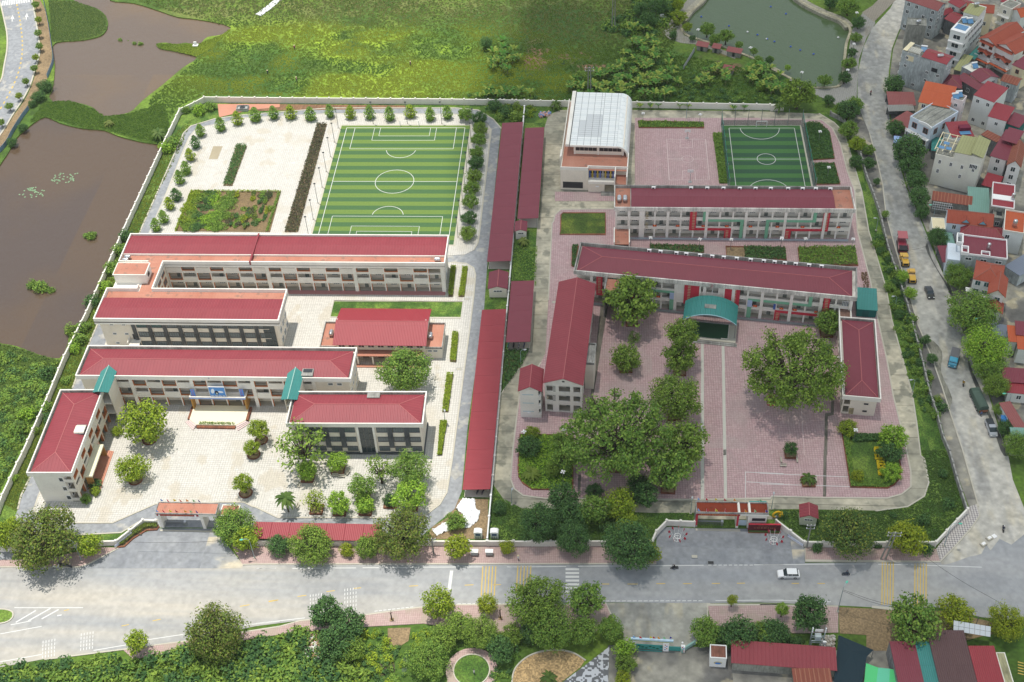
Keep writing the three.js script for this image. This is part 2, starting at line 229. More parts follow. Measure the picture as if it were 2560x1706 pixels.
// basketball and yard lines
line('court_line',A3(1100,945,1362,945,1388,1220,1117,1220,1100,945),M.pinkPaint);line('court_line',A3(1105,1078,1375,1080),M.pinkPaint,0.12);line('court_line',A3(1190,945,1190,1000,1275,1000,1272,945),M.pinkPaint,0.12);line('court_line',A3(1205,1220,1208,1157,1290,1157,1294,1220),M.pinkPaint,0.12);
{const c=g1(A3,1241,1079),r=c.distanceTo(g1(A3,1280,1079)),p=[];for (let i=0;i <= 32;i++) p.push(V3(c.x+r*Math.cos(i*Math.PI/16),0,c.z+r*Math.sin(i*Math.PI/16)));struct('court_line',ribbonG(p,0.12,0.16,0.217),M.pinkPaint);}
line('yard_line',C3(1632,340,1632,152,1890,162),M.paint);line('yard_line',C4(0,160,600,185),M.paint);line('yard_line',C3(1640,218,1890,232),M.paint);line('yard_line',C4(0,232,612,250),M.paint);line('yard_line',B4(278,1230,290,1400,300,1568),M.pinkPaint,0.12);
// left courtyard faint run line
// ---------------------------------------------------------------- roads
lay('south_road',[...S0(-500,1450,0,1418,400,1416,700,1413,1260,1412,1600,1411,1950,1409,2350,1405,2380,1385,2430,1300,2447,1275,2700,1300,2800,1640,2560,1556),...C4(1784,1160,1500,1130,1200,1062,900,1070,520,1050,0,1030),...C3(1380,1035,700,1030,0,1055),...C2(1350,1045,1100,1062,760,1110,300,1152,0,1190),...C1(1250,1290,800,1348,300,1412,0,1468),...S0(-500,1760)],M.road,0.04);
lay('east_street',[...A4(1080,-90,1000,0,975,130,930,230,892,330,872,480,862,640,872,760,892,900,930,1060,990,1270,1060,1420,1120,1568),...B4(1190,230,1280,430,1350,640,1400,760,1480,960,1560,1200,1620,1400,1680,1568),...C4(1710,200,1790,400),...C4(1900,620,1800,560,1700,640,1620,600,1560,680,1500,600,1440,620,1480,440),...C4(1370,0),...B4(1290,1290,1230,1100,1160,900,1070,690,1010,480,950,280,905,130,870,0),...A4(850,1430,830,1250,790,1080,740,900,682,760,660,640,665,480,700,320,760,190,880,60,960,-90)],M.east,0.052);
lay('corner_apron',C4(1480,440,1430,520,1310,660,1222,757,1235,775,1290,765,1350,745,1420,720,1500,700,1530,600,1520,500),M.east,0.046,2);
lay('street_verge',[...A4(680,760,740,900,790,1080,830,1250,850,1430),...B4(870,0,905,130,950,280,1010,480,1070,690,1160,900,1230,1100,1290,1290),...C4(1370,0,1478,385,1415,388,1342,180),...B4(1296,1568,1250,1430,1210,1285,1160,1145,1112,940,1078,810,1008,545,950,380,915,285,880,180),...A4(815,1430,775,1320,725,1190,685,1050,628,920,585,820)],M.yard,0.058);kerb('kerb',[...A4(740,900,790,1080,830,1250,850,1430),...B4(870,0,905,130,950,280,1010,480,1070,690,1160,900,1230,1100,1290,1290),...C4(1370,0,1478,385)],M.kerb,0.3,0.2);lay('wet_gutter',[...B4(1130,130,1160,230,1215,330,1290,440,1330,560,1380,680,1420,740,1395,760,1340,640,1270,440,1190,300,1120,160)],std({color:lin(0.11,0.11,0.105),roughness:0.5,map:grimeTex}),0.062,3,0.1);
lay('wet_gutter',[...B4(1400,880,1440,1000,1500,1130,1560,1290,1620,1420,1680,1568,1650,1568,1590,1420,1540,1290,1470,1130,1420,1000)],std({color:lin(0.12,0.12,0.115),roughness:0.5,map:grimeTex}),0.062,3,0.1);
lay('fresh_concrete',B4(1150,780,1230,860,1225,1000,1300,1180,1285,1260,1300,1290,1230,1100,1160,900,1120,830),std({color:lin(0.3,0.29,0.24),map:grimeTex}),0.064,3,0.1);
lay('west_road',[...A1(205,-80,215,0,238,120,258,250,268,350,236,470,202,580,150,680,90,770,30,870,-60,1000,-500,1500,-900,1100,-260,640),...A1(-20,575,8,540,28,440,47,330,46,230,26,130,0,20,-30,-80)],M.asph,0.06);
kerb('kerb',A1(205,-80,215,0,238,120,258,250,268,350,236,470,202,580,150,680,90,770,30,870,-60,1000),M.kerb,0.5,0.25,3);kerb('kerb',A1(-30,-80,0,20,26,130,46,230,47,330,28,440,8,540,-20,580),M.kerb,0.5,0.25,3);
lay('dry_verge',A1(225,-60,270,0,315,100,335,220,350,380,330,500,260,640,170,760,60,930,-60,1080,-80,1020,30,880,95,775,160,685,210,585,245,470,275,350,265,250,245,120),M.dirt,0.05,2);
// painted markings
for (let i=0;i<12;i++){const a=g1(A1,10+i*17,40-i*2.2),b=g1(A1,20+i*15,6-i*1.6);struct('crossing_bar',ribbonG([a,b],0.62,0.04,0.068),M.paint);}
{const c=smooth(gp(A1(112,30,128,110,143,210,150,320,138,430,105,540,62,630,5,730,-60,830)),8,false);const cv=new THREE.CatmullRomCurve3(c),n=26;for (let i=0;i<n;i++){const p=cv.getPointAt(i/n),q=cv.getPointAt((i+0.42)/n);struct('road_dash',ribbonG([p,q],0.45,0.04,0.068),M.yellow);}}
for (const [x,y] of [[82,125],[178,112]]) struct('road_arrow',prism(gp(A1(x-5,y+22,x+1,y+22,x+2,y,x+14,y+8,x+2,y-24,x-12,y+4,x-4,y+2)),0.04,0.068),M.paint);
const paintLine=(f,l,w=0.18,m=M.paint)=>struct('road_line',ribbonG(gp(f(...l)),w,0,0.048),m);
paintLine(C1,[1730,800,1860,799]);paintLine(C2,[0,800,135,800]);paintLine(C2,[245,800,450,799]);paintLine(C2,[480,798,675,797]);paintLine(C2,[720,796,830,795]);paintLine(C2,[860,795,1090,793]);paintLine(C2,[1120,792,1370,791]);paintLine(C2,[1400,791,1530,790]);paintLine(C2,[1700,791,1892,789]);paintLine(C3,[20,790,180,789]);paintLine(C3,[210,789,420,787]);paintLine(C3,[500,786,1350,779]);for (let i=0;i<9;i++) paintLine(C3,[1380+i*35,778,1402+i*35,777.6]);paintLine(C3,[1690,776,1890,774]);paintLine(C4,[0,775,720,770]);paintLine(C4,[800,772,1000,774]);paintLine(C4,[1020,776,1500,792]);
paintLine(C1,[0,1432,280,1382]);paintLine(C1,[630,1355,850,1318]);paintLine(C1,[980,1285,1260,1243]);paintLine(C1,[1640,1185,1890,1157]);paintLine(C2,[0,1172,330,1135]);for (let i=0;i<9;i++) paintLine(C2,[800+i*30,1090-i*3.4,822+i*30,1087.6-i*3.4]);for (let i=0;i<16;i++) paintLine(C2,[1360+i*34,1040,1384+i*34,1039]);for (let i=0;i<26;i++) paintLine(C3,[390+i*37,1022-i*0.1,416+i*37,1021-i*0.1]);paintLine(C3,[1430,1018,1890,1014]);paintLine(C4,[0,1014,480,1026]);
for (const [f,x,y,x2,y2] of [[C1,1030,1155,1085,1144],[C1,1620,1057,1685,1046],[C1,1815,1026,1880,1014],[C2,85,1022,150,1013],[C2,280,990,340,982],[C2,475,958,532,950],[C2,660,936,710,931],[C2,1035,920,1095,917],[C2,1410,914,1470,911],[C2,1600,912,1655,910],[C3,660,906,712,906],[C3,835,906,905,906],[C3,1030,904,1090,903],[C3,1210,904,1270,903],[C3,1405,903,1460,902],[C3,1575,901,1630,900],[C4,215,902,265,902],[C4,390,902,440,903],[C1,820,1190,870,1180],[C1,430,1086,465,1079]]) paintLine(f,[x,y,x2,y2],0.18,M.yellow);
for (const [f,x,n,dx,y0,y1,m] of [[C2,1533,5,22,786,985,M.yellow],[C2,1770,5,22,782,960,M.yellow],[C4,828,5,18.5,752,1046,M.yellow],[C4,1049,5,19,768,1062,M.yellow]]) for (let i=0;i<n;i++) paintLine(f,[x+i*dx,y0,x-3+i*dx-(f===C2?8:0),y1],0.22,m);
for (const [x,y,n,dx,h] of [[367,978,5,19,150],[600,938,5,19,165]]) for (let i=0;i<n;i++) for (let k=0;k<6;k++) paintLine(C2,[x+i*dx,y+k*h/6-i*2.5,x+i*dx-1,y+(k+0.62)*h/6-i*2.5],0.14);
for (const [x,y] of [[290,1290],[548,1240]]) for (let i=0;i<5;i++) for (let k=0;k<5;k++) paintLine(C1,[x+i*20-k*1,y+k*25-i*3.5,x+i*20-k*1-1,y+k*25+17-i*3.5],0.14);
paintLine(C1,[95,1066,560,1066]);paintLine(C1,[70,1182,210,1155]);paintLine(C1,[105,1165,240,1085],0.3);paintLine(C1,[190,1155,340,1070],0.3);paintLine(C1,[280,1142,395,1078],0.3);paintLine(C1,[385,1120,415,1115],0.3);paintLine(C1,[0,1243,280,1192]);
for (let i=0;i<7;i++) paintLine(C3,[416,806+i*25.5,508,806+i*25.5],0.55);paintLine(C2,[1322,815,1305,945],0.7);
for (let i=0;i<5;i++) paintLine(C4,[1540,215+i*9,1620,219+i*9],0.14,M.yellow);for (let i=0;i<5;i++) paintLine(C4,[1744,1432+i*19,1784,1442+i*19],0.2,M.yellow);
lay('traffic_island',C1(-60,1080,40,1082,82,1100,80,1135,45,1160,-60,1178),M.lawn,0.2,3);kerb('kerb',C1(-60,1078,40,1080,85,1100,82,1136,45,1164,-60,1182),M.kerb,0.3,0.24,3);
// forecourts and pavements along the south road
lay('forecourt',C1(1065,530,1450,530,1500,600,1640,770,1640,800,540,800,600,770,800,665,970,560),M.apron,0.06);
lay('forecourt',[...C3(1030,560,1100,520,1290,528,1840,535),...C4(112,510,300,652,305,770),...C3(1030,776)],M.apron,0.062);
lay('pavement',[...S0(-300,1400),...C1(0,745,300,740,660,658,790,662,600,768,540,790,0,792),...S0(-300,1430)],M.walk,0.16);
lay('pavement',[...C1(1560,640,1890,640),...C2(500,650,1892,650),...C3(300,650,1030,655,1030,768,300,770),...C2(1300,770,0,772),...C1(1640,776)],M.walk,0.161);
lay('pavement',C4(305,660,1190,670,1218,752,305,748),M.walk,0.162);
lay('corner_pavement',C4(1192,668,1410,385,1462,368,1484,440,1430,520,1310,656,1218,752),std({map:tex(512,12,(x,z)=>{const a=((x*0.7+z*0.7+96) % 0.8)/0.8,b=((x*0.7-z*0.7+96) % 0.8)/0.8;return mixc([206,200,192],[126,120,122],(a<0.45) !== (b<0.45)?0.85:0.1);})}),0.163);
kerb('kerb',[...C1(1640,776),...C2(0,773,1300,771),...C3(300,771,1030,769)],M.kerb,0.3,0.19);kerb('kerb',C4(305,662,306,750,1218,756,1312,660,1432,524,1488,442,1464,366),M.kerb,0.3,0.19);
kerb('kerb',C1(0,793,540,791,602,769,800,664),M.kerb,0.3,0.19);
lay('pavement',[...C1(830,1352,1250,1294,1890,1196),...C2(300,1157,760,1115,1100,1068,1350,1050,1892,1046),...C3(0,1060,690,1040,720,1110,620,1230,0,1235),...C2(1600,1235,1130,1175,760,1195,400,1222,0,1270),...C1(1640,1290,900,1415)],M.walk,0.164);
kerb('kerb',[...C1(300,1418,830,1350,1250,1293,1890,1194),...C2(300,1155,760,1113,1100,1066,1350,1048,1892,1044),...C3(0,1058,690,1038,722,1112)],M.kerb,0.3,0.19);
lay('entrance_apron',C3(690,1034,1395,1034,1372,1130,1300,1300,1260,1330,800,1330,810,1240,722,1110),std({map:eastTex,color:lin(0.9,0.9,0.86)}),0.066);
lay('pavement',[...C3(1378,1050,1890,1048),...C4(0,1050,530,1060,530,1236,0,1242),...C3(1400,1180)],M.walk,0.165);kerb('kerb',[...C3(1378,1178,1376,1048,1890,1046),...C4(0,1048,530,1058)],M.kerb,0.3,0.19);
lay('dirt_lot',C4(532,1062,900,1080,1240,1090,1560,1160,1600,1240,1500,1260,720,1460,720,1250,540,1240),M.dirt,0.068);
lay('concrete_ramp',C4(758,1053,960,1072,940,1090,756,1068),M.kerb,0.12);
lay('schoolyard',[...C3(705,1320,1260,1330,1890,1350),...C4(0,1350,1000,1360,1000,1900),...C3(600,1900)],M.yard,0.07);
lay('gravel_walk',C3(400,1568,712,1330,705,1568,640,1900,200,1900),std({map:tex(512,16,(x,z)=>{const n=vn(x*2.2,z*2.2),k=n>0.5?1:0.55;return [190*k,192*k,196*k];})}),0.075);
lay('pebble_bed',C3(50,1568,75,1480,150,1410,250,1370,370,1358,470,1380,545,1425,400,1560,300,1640,60,1640),std({map:tex(512,20,(x,z)=>{const n=vn(x*4,z*4),k=0.7+0.45*n;return [188*k,158*k,112*k];})}),0.08,3);
kerb('kerb',C3(50,1600,72,1485,150,1405,250,1364,370,1352,470,1374,552,1424),M.kerb,0.3,0.25,4);
{const c=g1(C2,1457,1490),r=c.distanceTo(g1(C2,1580,1490)),ring=(r1,r2,y,m,n2)=>{const o=[],h=[];for (let i=0;i<48;i++){const a=i*Math.PI/24;o.push(V3(c.x+r1*Math.cos(a),0,c.z+r1*Math.sin(a)));h.push(V3(c.x+r2*Math.cos(a),0,c.z+r2*Math.sin(a)));} struct(n2,prism(o,-0.2,y,r2?[h]:[]),m);};ring(r*1.42,r*1.02,0.09,M.walk,'ring_path');ring(r*1.02,r*0.96,0.3,M.kerb,'bed_edge');ring(r*0.96,0,0.16,M.lawn,'round_lawn');}
lay('garden_plot',C2(890,1205,1045,1200,1030,1290,960,1335,890,1330),M.dirt,0.07);lay('garden_plot',C2(835,1395,930,1390,940,1500,840,1530),std({color:lin(0.09,0.075,0.05),map:grimeTex}),0.072);lay('garden_pool',C2(1000,1400,1030,1390,1010,1510,985,1500),M.green,0.07,2);lay('path',C2(1290,1568,1320,1480,1370,1400,1440,1370,1400,1400,1350,1480,1335,1568),M.walk,0.082);
// beside the green pond
lay('lake_walk',[...A3(1230,-60,1240,0,1150,110,1075,215,1110,262,1200,292,1290,300,1440,350,1560,400,1580,372,1420,318,1300,275,1215,240,1185,150,1260,70,1320,10,1390,-70)],std({color:lin(0.5,0.5,0.46),map:whitePaveTex}),0.1);
lay('lake_walk',[...A4(200,530,330,600,440,605,545,590,590,400,625,200,700,80,760,70,780,160,720,260,670,400,655,640,640,760,560,760,490,690,370,640,200,580)],std({color:lin(0.55,0.56,0.56),map:whitePaveTex}),0.1);
lay('lake_walk',A4(690,85,760,40,860,-60,980,-60,830,90,770,150),std({color:lin(0.52,0.48,0.42),map:whitePaveTex}),0.104);
const coping=std({color:lin(0.55,0.5,0.36),map:grimeTex});
kerb('pond_coping',A3(1400,-90,1330,20,1265,78,1196,150,1225,232,1298,264,1440,304,1560,349,1680,394,1790,444,1890,499),coping,0.9,0.35,4);kerb('pond_coping',A4(60,459,190,524,330,589,440,594,533,584,569,420,584,300,610,200,562,146,430,91,300,26,210,-44),coping,0.9,0.35,4);
struct('pond_bank',ribbonG(smooth(gp(A4(606,186,562,140,430,84,300,18,210,-52)),4,false),3.2,-0.9,0.25),std({color:lin(0.46,0.43,0.34),map:grimeTex}));struct('pond_bank',ribbonG(smooth(gp(A3(1205,140,1262,66,1328,8,1392,-80)),4,false),3,-0.9,0.22),std({color:lin(0.46,0.43,0.34),map:grimeTex}));
// ---------------------------------------------------------------- building kit
const ribT=(c1,c2,line,pitch)=>tex(512,12,(x,z)=>{const q=((x+48) % pitch)/pitch,n=fbm(x*0.35,z*0.25,4),f=fbm(x*2.5+9,z*0.6,3);let c=mixc(c1,c2,0.6*n+0.4*f);c=mixc(c,line,(q<0.2?1:0)*0.55);const s=((z+48) % 6)/6;return mixc(c,line,(s<0.02?1:0)*0.4);});
const ribBump=tex(512,12,(x)=>{const q=((x+48) % 0.4)/0.4,v=255*sm01(0,0.12,q)*sm01(0.3,0.18,q);return [v,v,v];},true);
const roofM=(c1,c2,line,pitch=0.4,rough=0.55)=>std({map:ribT(c1,c2,line,pitch),bumpMap:ribBump,bumpScale:0.04,roughness:rough});
const RM={red:roofM([122,38,48],[146,54,63],[148,64,70],0.8),maroon:roofM([116,42,56],[130,53,67],[106,38,50]),bright:roofM([138,38,48],[152,50,58],[122,32,42]),orange:roofM([180,84,50],[192,102,66],[150,66,42],0.3,0.9),tile:roofM([152,72,54],[172,92,70],[122,58,46],0.3,0.9),rust:roofM([120,62,48],[150,86,66],[176,130,100],0.9,0.8),tealS:roofM([44,120,116],[60,140,132],[36,100,96],0.4),green:roofM([112,152,140],[130,168,156],[100,136,124],0.5),greyb:roofM([112,122,138],[126,134,148],[100,108,124],0.5),grey:roofM([132,132,128],[150,150,144],[116,116,112],0.5,0.8),brown:roofM([86,62,62],[98,72,70],[72,52,54],0.4,0.8),khaki:roofM([150,152,104],[164,164,118],[130,130,92],0.8,0.8),dullred:roofM([136,76,74],[150,92,88],[116,66,66],0.5,0.85)};
function panelG(pts,t=0.12){
  const n=V3().crossVectors(pts[1].clone().sub(pts[0]),pts[2].clone().sub(pts[0])).normalize(),u=pts[1].clone().sub(pts[0]).normalize(),v=V3().crossVectors(n,u),o=pts[0],N=pts.length,pos=[],uv=[],idx=[];
  for (const s of [0,1]) for (const p of pts){const q=p.clone().addScaledVector(n,s?-t:0);pos.push(q.x,q.y,q.z);const d=p.clone().sub(o);uv.push(d.dot(u),d.dot(v));}
  for (let i=1;i<N-1;i++){idx.push(0,i,i+1);idx.push(N,N+i+1,N+i);}
  for (let i=0;i<N;i++){const j=(i+1) % N;idx.push(i,N+i,j,j,N+i,N+j);}
  let g=new THREE.BufferGeometry();g.setAttribute('position',new THREE.Float32BufferAttribute(pos,3));g.setAttribute('uv',new THREE.Float32BufferAttribute(uv,2));g.setIndex(idx);g=g.toNonIndexed();g.computeVertexNormals();return g;
}
const capM=std({color:lin(0.42,0.13,0.13)});
function hipRoof(g,x0,x1,z0,z1,y,rise,hl,hr,mat,along='x',cap=capM){
  const zm=(z0+z1)/2,xm=(x0+x1)/2;let A,B;
  if (along==='x'){A=V3(x0+hl,y+rise,zm);B=V3(x1-hr,y+rise,zm);} else{A=V3(xm,y+rise,z1-hl);B=V3(xm,y+rise,z0+hr);}
  const FL=V3(x0,y,z1),FR=V3(x1,y,z1),BR=V3(x1,y,z0),BL=V3(x0,y,z0),P=(p)=>part(g,'roof_slope',panelG(p),mat);
  if (along==='x'){P([FL,FR,B,A]);P([BR,BL,A,B]);if (hl) P([BL,FL,A]);if (hr) P([FR,BR,B]);} else{P([FR,BR,B,A]);P([BL,FL,A,B]);if (hl) P([FL,FR,A]);if (hr) P([BR,BL,B]);}
  if (cap){const e=[[A,B]];if (along==='x'){if (hl) e.push([FL,A],[BL,A]);if (hr) e.push([FR,B],[BR,B]);} else{if (hl) e.push([FL,A],[FR,A]);if (hr) e.push([BL,B],[BR,B]);} for (const [a,b] of e) part(g,'ridge_cap',barG(a,b,0.1,5),cap);}
}
const parapet=(g,mat,x0,x1,z0,z1,y0,y1,t=0.3,nm2='parapet')=>{bx(g,nm2,mat,x0,x1,y0,y1,z1-t,z1);bx(g,nm2,mat,x0,x1,y0,y1,z0,z0+t);bx(g,nm2,mat,x0,x0+t,y0,y1,z0+t,z1-t);bx(g,nm2,mat,x1-t,x1,y0,y1,z0+t,z1-t);};
const fwCache=new Map();
function frameG(w,h,bars=0,t=0.1,d=0.12){
  const k=[w,h,bars,t,d].join();if (fwCache.has(k)) return fwCache.get(k);
  const L=[bxg(-w/2-t,w/2+t,h/2,h/2+t,-d/2,d/2),bxg(-w/2-t,w/2+t,-h/2-t,-h/2,-d/2,d/2),bxg(-w/2-t,-w/2,-h/2,h/2,-d/2,d/2),bxg(w/2,w/2+t,-h/2,h/2,-d/2,d/2)];
  for (let i=1;i <= bars;i++){const x=-w/2+i*w/(bars+1);L.push(bxg(x-0.04,x+0.04,-h/2,h/2,-d/3,d/3));}
  const g=mergeGeometries(L);fwCache.set(k,g);return g;
}
const glassM=std({color:lin(0.03,0.045,0.05),roughness:0.12}),glassT=std({color:lin(0.03,0.1,0.1),roughness:0.15}),glassB=std({color:lin(0.12,0.15,0.16),roughness:0.2});
// a window on a wall: frame with its pane behind it; ry 0 looks to +z, PI/2 to +x
function win(g,x,y,z,ry,w,h,fm=M.plain,gm=glassM,bars=1,t=0.1){
  const f=part(g,'window',frameG(w,h,bars,t),fm,x+Math.sin(ry)*0.05,y,z+Math.cos(ry)*0.05,ry);part(f,'pane',boxG(w,h,0.04),gm,0,0,-0.025);return f;
}
const frm=(fl,frr,br,h)=>{const a=G(...fl[0],h),b=G(...frr[0],h),c=G(...br[0],h),ux=b.x-a.x,uz=b.z-a.z,w=Math.hypot(ux,uz),e=[c.x-b.x,c.z-b.z];return{p:V3(a.x,0,a.z),yaw:Math.atan2(-uz,ux),w,d:Math.abs((e[0]*uz-e[1]*ux)/w)};};
// open galleries behind a frame of columns and parapets, on a front that looks to +z
const doorM=std({color:lin(0.2,0.22,0.2)}),glassG=std({color:lin(0.16,0.19,0.18),roughness:0.2}),galM=std({color:lin(0.42,0.46,0.4),map:wallTex}),tileM=std({color:lin(0.4,0.37,0.31),map:wallTex}),railM=std({color:lin(0.5,0.53,0.55),roughness:0.4,metalness:0.4}),acM=std({color:lin(0.03,0.03,0.04)});
function gallery(g,o){
  const{x0,x1,nb,nf=3,fh=3.3,zf,dep=1.7,y0=0.45,pat,col=M.white,wide=()=>0.42,jamb=null}=o,p=(x1-x0)/nb;
  for (let f=0;f<nf;f++){
    const y=y0+f*fh;bx(g,'gallery_floor',tileM,x0,x1,y-0.2,y,zf-dep,zf-0.35);
    bx(g,'beam',col,x0,x1,y+fh-0.52,y+fh-0.21,zf-0.35,zf);
    for (let i=0;i<nb;i++){
      const k=pat(i,f),a=x0+i*p+wide(i)/2,b=x0+(i+1)*p-wide(i+1)/2,sill=k==='s'?1.35:k==='t'?0.3:k==='p'?0.6:0;
      if (sill) bx(g,'parapet_panel',col,a,b,y-0.2,y+sill,zf-0.28,zf-0.04);
      if (k==='w') bx(g,'wall_panel',col,a,b,y-0.2,y+fh-0.52,zf-0.28,zf-0.04);
      if (jamb&&(k==='t'||k==='o')){const yb=y+sill,yt=y+fh-0.52,z2=zf+0.06;bx(g,'opening_frame',jamb,a,a+0.13,yb,yt,zf-0.3,z2);if (k==='t') bx(g,'opening_frame',jamb,b-0.13,b,yb,yt,zf-0.3,z2);if (k==='t') bx(g,'opening_frame',jamb,a+0.13,b-0.13,yb,yb+0.13,zf-0.3,z2);}
      if (k==='t'||k==='p') bx(g,'railing',railM,a+0.17,b-0.17,y+1.0,y+1.06,zf-0.2,zf-0.14);
      if (k !== 'w'){const m=(a+b)/2,zb=zf-dep;if ((i+f) % 3===1){bx(g,'door',doorM,m-0.3,m+0.7,y,y+2.2,zb,zb+0.06);} else win(g,m,y+1.6,zb,0,Math.min(1.5,b-a-0.8),1.1,M.plain,glassG,2,0.08);}
   }
 }
  for (let i=0;i <= nb;i++){const w=wide(i);bx(g,'column',col,x0+i*p-w/2,x0+i*p+w/2,0.2,y0+nf*fh-0.21,zf-0.45,zf+0.02+(w>0.6?0.2:0));}
}
const alt=(i,f)=>(f===0?'o':(i+f) % 2?'t':'s');
// ---------------------------------------------------------------- left school: U-shaped block
{
  const g=thing('school_block','long U-shaped three-storey school block with two red roofs around a narrow courtyard','building',[-107,0,5],0),L=88.6,T=11.2,c=M.cream,w=M.white;
  // north range z -34.8..-22.9, south range z -12.1..0 (48.3 m long), west link
  bx(g,'wall',c,0.9,L-0.9,0.2,9.8,-34.2,-25.3);bx(g,'wall',c,0.9,47.4,0.2,9.8,-9.4,-0.7);bx(g,'wall',c,0.9,12.1,0.2,9.8,-25.3,-9.4);
  bx(g,'slab',w,0,L,9.8,10.1,-34.8,-22.9);bx(g,'slab',w,0,48.3,9.8,10.1,-12.1,0);bx(g,'slab',w,1.3,12.4,9.8,10.1,-22.9,-12.1);
  bx(g,'terrace',M.brickTop,0.4,L-0.4,10.1,10.16,-26.4,-23.3);bx(g,'terrace',M.brickTop,0.4,47.9,10.1,10.16,-11.7,-8.7);bx(g,'terrace',M.brickTop,8.6,12.0,10.1,10.155,-23.3,-11.7);
  // fascias and parapets
  const P=(x0,x1,z0,z1,y0=9.2)=>bx(g,'parapet',w,x0,x1,y0,T,z0,z1);
  P(0,L,-34.8,-34.5);P(0,0.3,-34.5,-22.9);P(L-0.3,L,-34.5,-22.9);P(12.1,L-0.3,-23.2,-22.9);P(0.3,8.3,-23.2,-22.9);P(12.1,12.4,-22.9,-12.1);P(12.1,48.3,-12.1,-11.8);P(0,0.3,-12.1,0);P(0.3,48.0,-0.3,0);P(48.0,48.3,-11.8,0);P(0.3,8.3,-12.1,-11.8);P(8.0,8.3,-13.6,-12.1);
  for (const [xa,xb,za,zb] of [[0.35,L-0.35,-34.3,-26.6],[0.35,47.9,-8.6,-0.4]]){const q=(za+zb)/2;part(g,'roof_slope',panelG([V3(xa,10.75,zb),V3(xb,10.75,zb),V3(xb,11.0,q),V3(xa,11.0,q)]),RM.red);part(g,'roof_slope',panelG([V3(xb,10.75,za),V3(xa,10.75,za),V3(xa,11.0,q),V3(xb,11.0,q)]),RM.red);}
  bx(g,'roof_kerb',w,0.3,L-0.3,10.16,10.7,-26.6,-26.4);
  const st=part(g,'stair_head',boxG(8.5,3.1,4.6),w,5.8,11.6,-17.2);part(st,'stair_head_roof',boxG(8.9,0.22,5.0),w,0,1.66,0);part(st,'stair_head_tiles',boxG(8.4,0.06,4.5),M.brickTop,0,1.8,0);
  for (const dz of [-0.3,0.4]) win(g,10.06,11.7,-17.2+dz,Math.PI/2,0.45,0.9,M.dark,glassM,0,0.05);
  bx(g,'expansion_joint',RM.red,35.9,36.3,10.2,11.35,-34.9,-22.8);
  gallery(g,{x0:12.4,x1:L-1.0,nb:19,zf:-23.6,pat:(i,f)=>(i>17?'o':alt(i,f)),jamb:M.orange,wide:(i)=>(i % 6===1&&i>4?1.0:0.34)});
  for (let i=0;i<3;i++) bx(g,'step',std({color:lin(0.42,0.2,0.19)}),36,L-0.7,0.2,0.56-i*0.12,-23.6+i*0.4,-23.2+i*0.4);
  // south front: dark stone piers, windows, glass stair
  const stone=std({color:lin(0.13,0.135,0.14),map:grimeTex});
  for (let i=0;i<9;i++){const x=10.2+i*4.0;for (let f=0;f<3;f++){win(g,x+1.6,1.9+f*3.3,-0.7,0,2.5,1.5,M.dark,i<2&&f===2?glassT:glassB,3,0.12);bx(g,'sill',c,x+0.2,x+3.0,0.9+f*3.3,1.05+f*3.3,-0.7,-0.45);} if (i<8) bx(g,'stone_pier',stone,x+3.15,x+4.1,0.2,9.2,-0.7,-0.35);}
  for (const [x,y] of [[4,8.6],[7.2,8.6],[4,5.3],[7.2,5.3],[4,2],[7.2,2]]) win(g,x,y,-0.7,0,0.9,0.5,M.plain,glassB,0,0.1);
  bx(g,'stone_pier',stone,9.2,10.1,0.2,9.2,-0.7,-0.35);
  for (let f=0;f<3;f++) for (let i=0;i<3;i++) bx(g,'glazed_panel',glassM,43.6+i*1.0,44.54+i*1.0,0.4+f*3.0,3.3+f*3.0,-0.7,-0.55);
  bx(g,'porch_roof',M.white,7.6,10.6,3.2,3.4,-0.7,1.6);bx(g,'door',M.dark,8.6,9.3,3.4,5.2,-0.7,-0.62);bx(g,'balcony_wall',M.white,7.6,7.8,3.4,4.3,-0.7,1.6);
  for (const z of [-2.8,-5.6,-8.4]) for (let f=0;f<3;f++) win(g,47.4,2+f*3.3,z,Math.PI/2,1.6,1.6,M.plain,glassB,1);
  for (let f=0;f<3;f++) win(g,L-0.9,2+f*3.3,-29,Math.PI/2,1.8,2.2,M.plain,glassB,2);
  // courtyard west face
  for (let f=0;f<3;f++) for (let k=0;k<3;k++) win(g,12.1,2.1+f*3.2,-21+k*3.6,Math.PI/2,2.2,1.7,M.orange,glassB,1,0.15);
  bx(g,'north_windows_band',c,1.2,L-1.2,0.2,0.5,-34.32,-34.2);
}
const tankM=M.steel;
function tank(p,turn,label,upright=false,len=1.7,r=0.55,group='steel water tanks on the roofs'){
  const t=thing('water_tank',label,'water tank',p,turn,group),prof=[];
  for (const [a,b] of [[0,0],[0.7,0.03],[1,0.16],[1,0.84],[0.7,0.97],[0,1]]) prof.push(new THREE.Vector2(a*r,b*len));
  const g=new THREE.LatheGeometry(prof,14);if (!upright){g.translate(0,-len/2,0);g.rotateZ(Math.PI/2);g.translate(0,r+0.35,0);} else g.translate(0,0.5,0);part(t,'drum',g,tankM);
  const s=upright?r*0.6:len*0.32,q=upright?r*0.6:r*0.7,hh=upright?0.55:0.5;for (const a of [-1,1]) for (const b of [-1,1]) bx(t,'leg',M.metal,a*s-0.05,a*s+0.05,0,hh,b*q-0.05,b*q+0.05);return t;
}
tank([-105,10.16,-19.9],0.03,'steel tank on the left terrace corner of the U-shaped block, rear one');tank([-105.2,10.16,-18.6],0.03,'steel tank on the left terrace corner of the U-shaped block, front one');tank([-20.6,10.16,-19.6],0,'single steel tank at the right end of the U-shaped block terrace');
